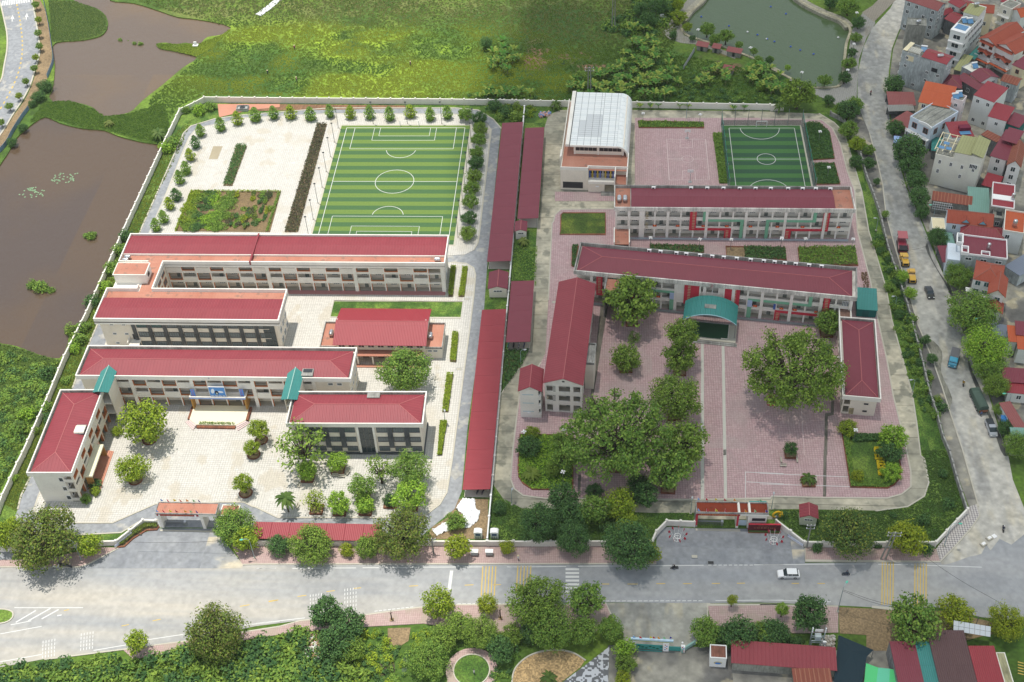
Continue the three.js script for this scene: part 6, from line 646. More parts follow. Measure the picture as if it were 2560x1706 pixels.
  house('red hipped roof wing in front of the mossy orange roof',hw.pale,'hip',RM.red,H4(1005,510),H4(1640,605),H4(1632,440),5,{rise:1.4});const n=house('white-edged house with flat maroon roof and two white roof boxes',hw.grey,'flat',RM.maroon,H4(1012,832),H4(1705,920),H4(1690,628),8,{pm:M.plain,ph:0.5,ws:[1.5,0.8],nx:3,ex:(g,W,D,h)=>{parapet(g,M.plain,-0.3,1.6,-2.6,0.3,h,h+1.0,0.25);parapet(g,M.plain,-1.4,0.3,-D,-D*0.5,h-0.4,h+0.8,0.25);bx(g,'front_wing',hw.bluew,-3.2,0,0,h-2.4,-D*0.9,-0.3);parapet(g,M.plain,W*0.42,W*0.62,-1.8,0.1,h,h+0.7,0.2);}});tank(onRoof(n,6.6,8.1,-3.2),0.3,'upright steel tank on the flat maroon roof',true,1.7,0.5);
  const v=house('villa with orange tiled roofs, white walls and teal windows behind street trees',hw.white,'hip',RM.tile,H4(1205,1205),H4(1610,1285),H4(1885,1060),8,{rise:2,ws:[1.2,1.4],gm:glassT,wf:M.plain,skip:0,nx:3,ex:(g,W,D,h)=>{bx(g,'front_bay',hw.white,W*0.62,W+1.2,0,h-0.4,0,4.2);hipRoof(g,W*0.56,W+1.7,-D*0.4,4.8,h-0.3,2.0,0,0,RM.tile,'z',capR);part(g,'bay_gable',panelG([V3(W*0.6,h-0.4,4.2),V3(W+1.2,h-0.4,4.2),V3(W*0.9,h+1.4,4.2)],0.2),M.white);bx(g,'porch',hw.white,W*0.66,W+1.4,0,4.6,4.2,7.2);hipRoof(g,W*0.58,W+1.9,3.6,7.8,4.7,1.5,0,0,RM.tile,'z',capR);win(g,W*0.98,2.4,7.2,0,1.6,1.8,M.plain,glassT,2);balcony(g,W*0.66,W+1.4,1.0,7.2,M.plain,0.9);balcony(g,W*0.4,W*0.62,3.4,0.02,M.plain,1.2);balcony(g,-1.4,0,3.4,-1.6,M.plain,1.6);win(g,W*0.98,6.2,4.2,0,1.2,1.2,M.plain,glassT,1);}});
  const w2=house('house with orange roof terrace and upright tank, right edge',hw.pale,'flat',RM.orange,H4(1650,480),H4(1960,530),H4(1985,210),7,{pm:hw.beige,ph:0.5});tank(onRoof(w2,2.6,7.1,-2.6),0.2,'upright steel tank on the orange roof terrace',true,1.9,0.6);house('blue-grey flat sheet roof behind the maroon-roofed white-edged house',hw.grey,'mono',RM.greyb,H4(1690,1015),H4(1900,1150),H4(1925,600),4,{rise:0.2,skip:95});house('maroon awning beside the round tree near the maroon roof',hw.dk,'awning',RM.maroon,H4(720,945),H4(910,940),H4(905,700),3.2);house('pale green canopy above the maroon awning',hw.dk,'awning',RM.green,H4(790,690),H4(920,690),H4(955,500),3);house('tan flat-roofed shop beside the round tree',hw.beige,'flat',hw.cream,H4(560,440),H4(760,455),H4(785,290),3,{ph:0.2,skip:90});house('grey house with dark square roof opening, right of the mossy roof',hw.conc,'flat',hw.conc,H4(1490,290),H4(1640,310),H4(1680,150),6,{ex:(g,W,D,h)=>bx(g,'roof_opening',M.dark,W*0.35,W*0.9,h+0.08,h+0.14,-D*0.7,-D*0.35)});
  for (const [lb,rm,l,h] of [['blue sheet roof beside the orange kiosk below the villa',RM.greyb,B4(1580,745,1675,760,1680,700),3.2],['small orange tiled roof below the villa by the right edge',RM.orange,B4(1690,790,1740,795,1750,705),5],['maroon roof cut by the right edge below the villa',RM.maroon,B4(1740,745,1830,755,1840,680),5.5],['orange tiled roof cut by the right edge above the paved yard',RM.orange,B4(1750,840,1830,850,1840,760),5],['upper one of two long red sheet roofs at the right edge',RM.maroon,B4(1655,1062,1840,1075,1830,995),4],['lower one of two long red sheet roofs at the right edge',RM.bright,B4(1680,1135,1840,1150,1835,1080),3.4],['long brick-red roof beside the roadside trees at the right edge',RM.dullred,B4(1740,1400,1800,1390,1770,1200),3.4],['pale teal sheet roof below the brick-red roof',RM.green,B4(1710,1435,1830,1440,1835,1395),3.2]]) house(lb,hw.pale,'mono',rm,[l[0]],[l[1]],[l[2]],h,{rise:0.4,nx:1});
  house('blue tarpaulin stall between roadside trees at the right edge',hw.dk,'awning',std({color:lin(0.04,0.2,0.5)}),B4(1635,1330),B4(1690,1335),B4(1685,1300),2.6);house('blue and white tarpaulin stall under the street tree by the white house',hw.dk,'awning',std({color:lin(0.3,0.42,0.7)}),H2(215,1560),H2(330,1570),H2(300,1480),2.8);
  lay("yard",[...B4(1200,230,1290,430,1360,640,1410,760,1490,960,1570,1200,1630,1400,1690,1568,1900,1568,1900,0,1130,0)],M.yard,0.045);lay('yard',[...A4(1000,-60,985,130,940,230,902,330,882,480,872,640,882,760,902,900,940,1060,1000,1270,1070,1420,1130,1568,1900,1568,1900,-60)],M.yard,0.044);
}
// ---------------------------------------------------------------- kindergarten and shops at the bottom edge
house('long red sheet-roofed shed in the kindergarten yard',hw.conc,'mono',RM.red,C3(1548,1430),C4(510,1482),C4(512,1352),3.2,{rise:0.5,skip:70,nx:6,name:'yard_shed',cat:'shed'});house('peeling red-roofed annex below the long kindergarten shed',hw.conc,'mono',RM.rust,C4(250,1640),C4(490,1640),C4(505,1490),3.0,{rise:0.3,skip:80,name:'yard_shed',cat:'shed'});
house('white gatehouse with brick-red roof and blue oval sign in the kindergarten yard',hw.white,'flat',std({color:lin(0.32,0.13,0.09),map:grimeTex}),C3(1395,1405),C3(1505,1412),C3(1510,1325),3.2,{ph:0.25,skip:99,name:'gatehouse',cat:'gatehouse',ex:(g,W,D,h)=>{part(g,'oval_sign',new THREE.CylinderGeometry(0.8,0.8,0.1,20).rotateX(Math.PI/2).scale(1,0.6,1),std({color:lin(0.5,0.45,0.25)}),W/2,h*0.5,0.03);part(g,'oval_pane',new THREE.CylinderGeometry(0.6,0.6,0.1,20).rotateX(Math.PI/2).scale(1,0.5,1),std({color:lin(0.05,0.2,0.6)}),W/2,h*0.48,0.06);}});
{const nM=std({color:lin(0.012,0.03,0.04),roughness:1}),g=thing('shade_net','dark blue-black shade net stretched over a yard at the bottom edge','shade net',g1(C4,610,1420)),o=g.position,P=gp(C4(535,1245,770,1345,725,1390,690,1590,500,1560),3).map((p)=>V3(p.x-o.x,0,p.z-o.z)),c=V3(0,3.2,0);for (let i=0;i<5;i++){const a=P[i].clone().setY(2.7),b=P[(i+1) % 5].clone().setY(2.7);part(g,'net_panel',panelG([a,c,b],0.03),nM);bx(g,'post',M.metal,a.x-0.05,a.x+0.05,0,2.65,a.z-0.05,a.z+0.05);} bx(g,'post',M.metal,-0.05,0.05,0,3.15,-0.05,0.05);}
{const gm=std({color:lin(0.06,0.5,0.16),roughness:0.6}),gm2=std({color:lin(0.1,0.5,0.3),roughness:0.6}),g=thing('awning','bright green rounded awning over a cafe yard at the bottom edge','awning',g1(C4,830,1520)),o=g.position,Q=(x,y,h)=>g1(C4,x,y,h).sub(o);const T=[[718,1440,2.8],[800,1470,3.0],[880,1478,3.0],[968,1498,2.8]],B=[[700,1620,2.2],[780,1640,2.4],[870,1650,2.4],[962,1640,2.2]];for (let i=0;i<3;i++) part(g,'awning_sheet',panelG([Q(...B[i]),Q(...B[i+1]),Q(...T[i+1]),Q(...T[i])],0.05),i===1?gm2:gm);for (const p of [T[0],T[3],B[0],B[3]]){const q=Q(...p);bx(g,'post',M.metal,q.x-0.05,q.x+0.05,0,q.y-0.05,q.z-0.05,q.z+0.05);}}
for (const [lb,rm,l,h] of [['maroon curved shop roof at the bottom edge',RM.maroon,C4(950,1640,1125,1640,1155,1300),4],['teal shop roof at the bottom edge between maroon and brown roofs',RM.tealS,C4(1125,1640,1228,1640,1258,1300),3.8],['dark brown shop roof at the bottom edge',RM.brown,C4(1230,1640,1488,1640,1525,1225),4.2],['red shop roof with dark patch at the bottom right',RM.bright,C4(1490,1640,1670,1640,1690,1330),4.1]]) house(lb,hw.dk,'mono',rm,[l[0]],[l[1]],[l[2]],h,{rise:0.4,skip:99,name:'shop',cat:'shop',over:0.02});
house('rust-stained pale flat strip roof beside the street at the bottom right',hw.beige,'flat',std({color:lin(0.5,0.47,0.28),map:grimeTex}),C4(1675,1640),C4(1735,1640),C4(1745,1370),3.2,{skip:99,ph:0.1,name:'shop',cat:'shop'});
{const g=thing('sign_canopy','pale grey panelled canopy facing the road junction at the bottom right','canopy',g1(C4,1450,1200)),o=g.position;for (let i=0;i<7;i++) for (let k=0;k<2;k++){const P=(a,b)=>{const q=g1(C4,1310+a*36+b*0,1155+a*6+b*32,4.4).sub(o);q.y=4.6-b*0.2;return q;};part(g,'canopy_panel',panelG([P(i,k+0.94),P(i+0.94,k+0.94),P(i+0.94,k),P(i,k)],0.08),std({color:lin(0.5,0.53,0.55)}));} for (const x of [-4,0,4]) bx(g,'post',M.metal,x,x+0.12,0,4.1,0,0.12);}
{const g=thing('kindergarten_gate','kindergarten gate with green metal leaves, spotted white pillars and pennant beam','gate',g1(C3,1040,1350),-0.04),spot=[[0.05,0.1,0.5],[0.45,0.03,0.04],[0.1,0.25,0.6]];const X=(px)=>(px-1040)*0.0335;bx(g,'gate_leaf',M.teal,X(905),X(1068),0.1,1.7,-0.06,0.06);bx(g,'gate_leaf',M.teal,X(1105),X(1178),0.1,1.5,-0.06,0.06);for (let i=0;i<7;i++) part(g,'leaf_ornament',new THREE.CylinderGeometry(0.3,0.3,0.06,10).rotateX(Math.PI/2).scale(1,0.7,1),std({color:lin(0.01,0.12,0.08)}),X(925)+i*0.75,1.2-(i % 3)*0.3,0.09);for (const [a,b] of [[885,905],[1070,1105],[1180,1203]]){const p=bx(g,'pillar',M.plain,X(a),X(b),0,3.0-(a>1100?1:0),-0.3,0.3);for (let i=0;i<5;i++) part(p,'painted_spot',new THREE.CylinderGeometry(0.14,0.14,0.05,8).rotateX(Math.PI/2),std({color:lin(...spot[i % 3])}),(i % 2?0.16:-0.16),-0.8+i*0.42,0.31);} bx(g,'beam',std({color:lin(0.45,0.6,0.7)}),X(872),X(1130),3.3,3.8,-0.2,0.2);bx(g,'beam_strip',std({color:lin(0.3,0.32,0.05)}),X(872),X(1130),3.05,3.3,-0.18,0.18);for (const x of [885,1185]) part(g,'globe',new THREE.SphereGeometry(0.2,10,8),M.plain,X(x),3.2,0);bx(g,'lower_rail',M.teal,X(905),X(1065),-0.02,0.1,0.25,0.5);flagRow([-5.2,-3.9,-1.8,-1.2,-0.2,0.9,2.2],3.75,0,V3(g.position.x,0,g.position.z),'pennants on the kindergarten gate','beam of the kindergarten gate');}
// ---------------------------------------------------------------- plants
const leafM=new THREE.MeshPhysicalMaterial({vertexColors:true,roughness:0.8,transmission:0.28,specularIntensity:0.25,thickness:0,side:THREE.DoubleSide});
const barkM=std({color:lin(0.16,0.12,0.085),map:grimeTex});
const PAL={lime:[[0.18,0.28,0.028],[0.38,0.46,0.04],[0.27,0.37,0.034]],mid:[[0.121,0.241,0.0443],[0.282,0.402,0.0705],[0.201,0.332,0.0604]],dark:[[0.0563,0.137,0.0443],[0.141,0.262,0.0705],[0.0906,0.182,0.0563]],olive:[[0.127,0.218,0.0368],[0.299,0.414,0.069],[0.196,0.31,0.0483]],brown:[[0.1,0.16,0.03],[0.24,0.31,0.042],[0.14,0.22,0.035],[0.2,0.19,0.06]],gold:[[0.2,0.28,0.025],[0.4,0.44,0.035],[0.29,0.36,0.03]],fresh:[[0.182,0.343,0.0403],[0.402,0.583,0.0705],[0.282,0.463,0.0504]],plum:[[0.0875,0.0788,0.0613],[0.175,0.14,0.0875],[0.105,0.14,0.0525]],yflower:[[0.787,0.63,0.0175],[1.05,0.787,0.035],[0.525,0.525,0.0525]],dflow:[[0.06,0.13,0.035],[0.15,0.24,0.055],[0.1,0.18,0.045],[0.3,0.33,0.06]]};
class Leaves {
  constructor(pal){this.p=[];this.n=[];this.c=[];this.pal=pal;}
  // one leaf face: folded diamond round c, facing d
  add(c,d,s,asp=0.62){
    const u=V3(rr(-1,1),rr(-1,1),rr(-1,1)).cross(d).normalize(),v=V3().crossVectors(d,u),a=c.clone().addScaledVector(u,s*0.5),b=c.clone().addScaledVector(v,s*0.5*asp).addScaledVector(d,-s*0.08),e=c.clone().addScaledVector(u,-s*0.5),f=c.clone().addScaledVector(v,-s*0.5*asp).addScaledVector(d,-s*0.08),q=this.pal[Math.floor(rnd()*this.pal.length)],r2=this.pal[Math.floor(rnd()*this.pal.length)],t=rnd(),k=rr(0.8,1.2),col=[0,1,2].map((i)=>(q[i]+(r2[i]-q[i])*t)*k);
    for (const w of [a,b,e,a,e,f]){this.p.push(w.x,w.y,w.z);this.n.push(d.x,d.y,d.z);this.c.push(...col);} return this;
 }
  strip(pts,w,col){for (let i=0;i<pts.length-1;i++){const a=pts[i],b=pts[i+1],d=V3().crossVectors(b.clone().sub(a),V3(0,1,0)).normalize(),wa=w*Math.sin(Math.PI*(0.12+0.85*i/(pts.length-1))),wb=w*Math.sin(Math.PI*(0.12+0.85*(i+1)/(pts.length-1)));const q=[a.clone().addScaledVector(d,-wa).add(V3(0,-wa*0.35,0)),b.clone().addScaledVector(d,-wb).add(V3(0,-wb*0.35,0)),a,b,a.clone().addScaledVector(d,wa).add(V3(0,-wa*0.35,0)),b.clone().addScaledVector(d,wb).add(V3(0,-wb*0.35,0))];for (const k of [0,1,2,2,1,3,2,3,4,4,3,5]){this.p.push(q[k].x,q[k].y,q[k].z);this.n.push(0,1,0);this.c.push(...col);}}}
  geo(recalc){const g=new THREE.BufferGeometry();g.setAttribute('position',new THREE.Float32BufferAttribute(this.p,3));g.setAttribute('normal',new THREE.Float32BufferAttribute(this.n,3));g.setAttribute('color',new THREE.Float32BufferAttribute(this.c,3));if (recalc) g.computeVertexNormals();return g;}
}
const rdir=()=>{const z=rr(-1,1),a=rr(0,6.283),r=Math.sqrt(1-z*z);return V3(r*Math.cos(a),z,r*Math.sin(a));};
// crown of clumps; the crown's middle is at the origin, radius 1
function crown(pal,o){
  const{blobs=14,br=0.44,ry=0.75,n=1500,ls=0.16,open=0,jit=0.14}=o,L=new Leaves(pal),C=[];
  for (let i=0;i<blobs;i++){const k=Math.acos(1-2*(i+0.5)/blobs),a=i*2.399+rr(-0.4,0.4),r=(1-br)*rr(open?0.7:0.72,1.14);C.push([V3(r*Math.sin(k)*Math.cos(a),r*Math.cos(k)*ry,r*Math.sin(k)*Math.sin(a)),br*rr(0.6,1.3)]);}
  if (!open) C.push([V3(0,0,0),1-br]);
  const per=Math.ceil(n/C.length);for (const [c,r] of C) for (let i=0;i<per;i++){const d=rdir(),q=c.clone().addScaledVector(d,r*(open?Math.pow(rnd(),0.4):rr(0.8,1.08)));q.y=c.y+(q.y-c.y)*(open?0.55:0.85);const nn=d.clone().add(V3(rr(-1,1),rr(-0.4,1.3),rr(-1,1)).multiplyScalar(0.75)).normalize();L.add(q.add(V3(rr(-jit,jit),rr(-jit,jit),rr(-jit,jit)).multiplyScalar(0.5)),nn,ls*rr(0.7,1.35));}
  return{leaf:L.geo(),C};
}
const trunkG=(h,r,limbs)=>{const L=[new THREE.CylinderGeometry(r*0.62,r*1.15,h,7).translate(0,h/2,0)];for (const e of limbs){const m=V3(e.x*0.45,h+(e.y-h)*0.42,e.z*0.45);L.push(barG(V3(0,h*0.92,0),m,r*0.5,5,r*0.34));L.push(barG(m,e,r*0.34,5,r*0.12));} return sortaMerge(L.map((g)=>{g.deleteAttribute('uv');return g;}));};
// prototypes in metres for a crown of radius 1; trunks are built for the same unit so that one scale fits
const KIND={
  round:(pal)=>crown(pal,{blobs:22,br:0.34,ry:0.82,n:1700,ls:0.15}),broad:(pal)=>crown(pal,{blobs:34,br:0.3,ry:0.7,n:3200,ls:0.105}),big:(pal)=>crown(pal,{blobs:64,br:0.24,ry:0.62,n:8200,ls:0.066}),
  open:(pal)=>crown(pal,{blobs:40,br:0.26,ry:0.7,n:2900,ls:0.115,open:1,jit:0.2}),thin:(pal)=>crown(pal,{blobs:26,br:0.28,ry:0.8,n:800,ls:0.12,open:1,jit:0.3}),giant:(pal)=>crown(pal,{blobs:130,br:0.16,ry:0.55,n:15000,ls:0.05,open:1,jit:0.12}),
  bush:(pal)=>crown(pal,{blobs:12,br:0.45,ry:0.7,n:700,ls:0.2}),
  young:(pal)=>{const L=new Leaves(pal);for (let i=0;i<700;i++){const t=rnd(),r=1.15*Math.sin(Math.PI*(0.2+0.76*t))*(0.5+0.5*vn(t*9,Math.floor(rnd()*4)*7))*Math.pow(rnd(),0.4),a=rr(0,6.283);L.add(V3(r*Math.cos(a),-1.1+t*2.4,r*Math.sin(a)),V3(Math.cos(a)*0.7,0.7,Math.sin(a)*0.7).add(rdir().multiplyScalar(0.5)).normalize(),rr(0.2,0.38),0.5);} return{leaf:L.geo(),C:[]};},
};
const protoCache=new Map();
function proto(kind,pal,v,tb){
  const k=[kind,pal,v,tb].join();if (protoCache.has(k)) return protoCache.get(k);
  const c=KIND[kind](PAL[pal]),lim=[];const h=tb;if (c.C.length) for (const [p] of c.C){const far=Math.hypot(p.x,p.z)>0.3;if (kind==='giant'?far&&lim.length<34&&rnd()<0.5:lim.length<(kind==='open'||kind==='thin'||kind==='big'?20:7)) lim.push(V3(p.x*0.9,p.y*0.85+tb+0.62,p.z*0.9));}
  const r=kind==='giant'?0.06:kind==='young'?0.07:0.085,res={leaf:c.leaf,trunk:trunkG(kind==='young'?tb+0.9:Math.max(0.2,h),r,lim),tb};protoCache.set(k,res);return res;
}
let treeN=0;
// a tree whose crown is sighted at (x,y) with radius r on a survey sheet
function tree(kind,pal,f,x,y,r,label,o={}){
  const s=f(0,0)[0],e=f(1,0)[0],sc=1/(e[0]-s[0]),[px,py]=f(x,y)[0],R0=r/sc/pxPerM(px,py),R=R0*(o.k||(kind==='young'||kind==='bush'?1:kind==='giant'||kind==='open'||kind==='thin'?1.16:1.08)),ry={round:0.82,broad:0.7,big:0.62,open:0.7,thin:0.8,giant:0.55,bush:0.6,young:1.15}[kind],tb=o.tb ?? (kind==='bush'?0.05:kind==='young'?0.25:0.35),hc=R*(tb+ry*0.8),p=G(px,py,hc);
  const P=proto(kind,pal,treeN++ % (kind==='giant'?1:3),tb),t=thing(o.name||(kind==='bush'?'shrub':'tree'),label,kind==='bush'?'shrub':'tree',[p.x,o.y||0,p.z],rr(0,6.28),o.group);
  const q=part(t,'trunk',P.trunk,barkM);q.scale.setScalar(R);const c=part(t,'crown',P.leaf,leafM,0,hc,0);c.scale.set(R*rr(0.9,1.12),R*rr(0.9,1.12),R*rr(0.9,1.12));return{t,p,R};
}
function planter(p,w,label,round){const t=thing('tree_planter',label,'planter',[p.x,0.2,p.z],round?0:rr(-0.05,0.05),'brick tree planters');if (round){part(t,'rim',new THREE.TorusGeometry(w,0.18,5,26).rotateX(Math.PI/2),M.brickEdge,0,0.2,0);part(t,'soil',new THREE.CylinderGeometry(w,w,0.25,24),M.dirt,0,0.12,0);} else{parapet(t,M.brickEdge,-w,w,-w,w,0,0.45,0.22,'rim');bx(t,'soil',M.dirt,-w+0.22,w-0.22,0,0.3,-w+0.22,w-0.22);} return t;}
const row=(kind,pal,f,list,r,what,o={})=>list.forEach(([x,y,k],i)=>tree(kind,Array.isArray(pal)?pal[i % pal.length]:pal,f,x,y,k||r,`${ord[i]} ${what}`,o));
// --- left school
row('young',['mid','mid','lime','dark'],S0,[...A1(1050,1520,1100,1465,1140,1375,1185,1315,1210,1200,1250,1135,1280,1045,1315,960,1350,880)],15.5,'young leafy tree from the near end along the left plaza edge',{group:'young trees around the white plaza'});
row('young',['mid','lime','mid'],S0,[...A1(1485,840,1600,800,1720,775,1845,760),...A2(230,760,365,770,495,750,635,760,765,760,900,770,1040,752,1175,770,1290,760)],16,'young leafy tree from the left along the far plaza edge',{group:'young trees around the white plaza'});
row('open',['mid','dark','olive','mid'],S0,[...A2(1415,770,1510,800,1512,870,1505,940,1490,1030,1485,1100,1475,1190,1455,1270,1450,1360,1440,1470),...B2(1430,60)],19.5,'bushy tree from the far end between the large pitch and the lane',{group:'trees right of the large pitch',tb:0.3});
{const a=tree('broad','lime',B1,965,1330,168,'large bright yellow-green tree in a round planter left of the cream stage',{tb:0.5});planter(a.p,1.7,'round brick planter under the large bright tree left of the stage',true);const b=tree('broad','lime',C1,885,125,105,'bright yellow-green tree in a round planter behind the left gate',{tb:0.55});planter(b.p,1.5,'round brick planter under the bright tree behind the left gate',true);for (const [f,x,y,r,l] of [[B1,1745,1385,72,'right of the cream stage'],[B1,1700,1510,50,'in the middle of the left courtyard'],[C1,1640,220,68,'near the left gate flags']]){const q=tree('open','lime',f,x,y,r,'small airy tree in a round planter '+l,{tb:0.9});planter(q.p,1.45,'round brick planter under the small airy tree '+l,true);}}
[['thin','olive',B2,300,1490,165,'sparse brownish tree before the left end of the right wing',0.7],['broad','fresh',C2,340,135,76,'dense bright tree in front of the sparse brownish tree',0.5],['broad','fresh',C2,545,75,75,'bright rounded tree ringed by stone benches',0.6],['broad','mid',C2,712,245,102,'dense green tree left of the tallest courtyard tree',0.6],['thin','lime',C2,395,335,78,'thin pale tree beside the courtyard palm',0.6],['open','fresh',C2,555,350,78,'airy green tree in a square planter near the kerb',0.6],['round','fresh',C2,735,370,62,'small round tree below the dense green tree',0.4],['thin','olive',C2,835,120,95,'sparse tree before the glazed stair of the right wing',0.8],['big','mid',C2,1035,120,135,'tallest dense tree at the right end of the courtyard',0.6],['broad','fresh',C2,1040,300,118,'wide bright tree below the tallest courtyard tree',0.5],['open','dark',C2,905,335,45,'small dark tree by the kerb below the tallest tree',0.4],['big','mid',B2,1000,985,168,'large green tree between the canteen and the right wing',0.5]].forEach(([k,pl,f,x,y,r,l,tb],i)=>{const q=tree(k,pl,f,x,y,r,l,{tb});if (i<11&&i !== 7) planter(q.p,1.5,`square brick planter under the ${l}`.split(' ').slice(0,15).join(' '));});
row('round',['lime','mid'],S0,[...B1(790,1400,640,1450),...C1(640,275,580,330)],14,'small shrub from the back beside the left wing',{tb:0.1,name:'shrub'});
// --- south roadside, school side
[['big','brown',C1,290,590,232,'huge olive-brown roadside tree left of the left gate',0.3],['broad','lime',C1,62,560,120,'pale green tree at the left frame edge behind the huge olive-brown tree',0.4],['round','lime',C1,602,640,84,'small yellow-green tree beside the wall banner',0.5],['big','mid',C1,1582,505,132,'dark dense tree at the right side of the left gate',0.3],['round','lime',C1,1655,600,95,'yellow-green tree beside the street light right of the left gate',0.4],['broad','dark',C2,152,640,76,'small dark tree on the pavement before the bicycle shed',0.4],['big','olive',C2,370,638,142,'wide olive tree on the pavement before the bicycle shed',0.3],['round','gold',C2,612,675,50,'little golden shrub tree before the bicycle shed',0.3],['broad','olive',C2,752,650,92,'olive tree right of the little golden tree',0.4],['big','brown',C2,985,560,178,'large brownish tree at the right end of the bicycle shed',0.4],['round','gold',C2,1360,650,93,'ball-shaped yellow-green tree before the white kiosks',0.5],['round','gold',C2,1695,655,52,'small ball-shaped yellow-green tree right of the kiosks',0.5],['open','mid',C2,1350,480,66,'leafy shrub tree growing by the white plastic sheets',0.2],['broad','dark',C2,1645,385,52,'dark shrub on the lawn right of the dividing fence',0.1]].forEach(([k,pl,f,x,y,r,l,tb])=>tree(k,pl,f,x,y,r,l,{tb}));
[['big','dark',240,480,150,'leftmost of the dark trees along the right school wall'],['broad','dark',400,310,115,'dark tree crown touching the concrete road left of the right gate'],['broad','dark',455,440,115,'dark middle crown of the trees left of the right gate'],['big','dark',470,590,125,'low dark crown over the pavement beside the tall trunk'],['broad','mid',610,400,110,'lighter crown right of the dark middle crown'],['open','dark',612,275,60,'small dark top above the wall trees'],['broad','lime',790,360,120,'yellowish crown among the dark trees left of the right gate'],['open','dark',950,290,100,'dark crown leaning towards the right gate'],['open','dark',905,215,60,'dark treetop next to the giant courtyard tree'],['big','dark',845,640,185,'biggest dark round tree on the pavement left of the right gate'],['round','gold',985,690,78,'golden green clump at the right side of the biggest dark tree'],['round','lime',830,490,80,'yellow-green clump above the biggest dark tree']].forEach(([k,pl,x,y,r,l])=>tree(k,pl,C3,x,y,r,l,{tb:0.45}));
tree('big','dflow',C4,600,550,182,'large dark tree with yellow blossom on the street corner lawn',{tb:0.4});tree('broad','gold',C4,1000,590,140,'golden yellow tree on the street corner lawn',{tb:0.4});row('bush','dark',C4,[[390,655,50],[800,640,40],[1130,670,55],[1240,160,45],[1275,360,55],[1110,470,50],[900,440,30],[150,435,40]],40,'shrub from the left among those on the corner lawn',{});
// --- right courtyard
{const R3=sheet(1280,920,4.9),g=tree('giant','mid',R3,1290,810,590,'giant spreading tree with dark limbs in the right courtyard',{tb:0.42});planter(g.p,2.0,'square brick planter under the giant courtyard tree');const list=[['open','mid',C3,1120,120,150,'airy tree with visible trunk right of the giant courtyard tree',0.7],['open','olive',B3,1215,1470,165,'wide airy tree between the giant tree and the pale tile band',0.6],['big','olive',B3,1160,1175,172,'broad tree left of the pale tile bands',0.5],['open','olive',B3,1200,735,112,'upper crown of the tall tree below the stage',1.6],['open','olive',B3,1195,890,115,'lower crown of the tall tree below the stage',0.6],['broad','olive',B3,825,900,112,'rounded yellowish tree in a planter in the right courtyard',0.4],['thin','mid',B3,880,765,45,'small twiggy tree above the rounded yellowish tree',0.4],['open','olive',B3,870,500,168,'pale feathery tree before the left half of the stage block',0.6],['open','mid',B4,462,660,88,'tree at the corner of the stage block and the right wing',0.6],['round','dark',B4,450,850,52,'small dark tree beside the two-storey right wing',0.4],['open','dark',B4,212,1515,52,'small dark tree in a square planter with white benches',0.7]];list.forEach(([k,pl,f,x,y,r,l,tb],i)=>{const q=tree(k,pl,f,x,y,r,l,{tb});if (i !== 3&&i !== 6) planter(q.p,i===10?1.3:1.6,`square brick planter under the ${l}`.split(' ').slice(0,15).join(' '));});tree('giant','olive',B4,235,985,285,'large spreading tree before the two-storey right wing',{tb:0.5});}
[['open','lime',B4,600,1380,62,'yellow-green tree at the left corner of the topiary bed'],['open','fresh',B4,900,1440,92,'spreading palm-leaved tree at the back of the topiary bed'],['open','dark',B4,880,1540,80,'dark tree behind the yellow topiary letters'],['round','gold',C4,662,170,46,'golden shrub in the front of the topiary bed'],['open','fresh',C4,890,150,68,'palm-leaved tree at the right front of the topiary bed'],['open','dark',B3,165,1500,75,'dark bushy tree at the left of the overgrown garden bed'],['open','lime',B3,190,1410,50,'pale tree at the back left of the overgrown garden bed'],['open','mid',B3,400,1480,80,'green tree at the back right of the overgrown garden bed'],['open','mid',C3,410,60,95,'green tree at the right of the overgrown garden bed'],['open','olive',C3,330,130,60,'olive shrub in the front of the overgrown garden bed']].forEach(([k,pl,f,x,y,r,l])=>tree(k,pl,f,x,y,r,l,{tb:0.3}));
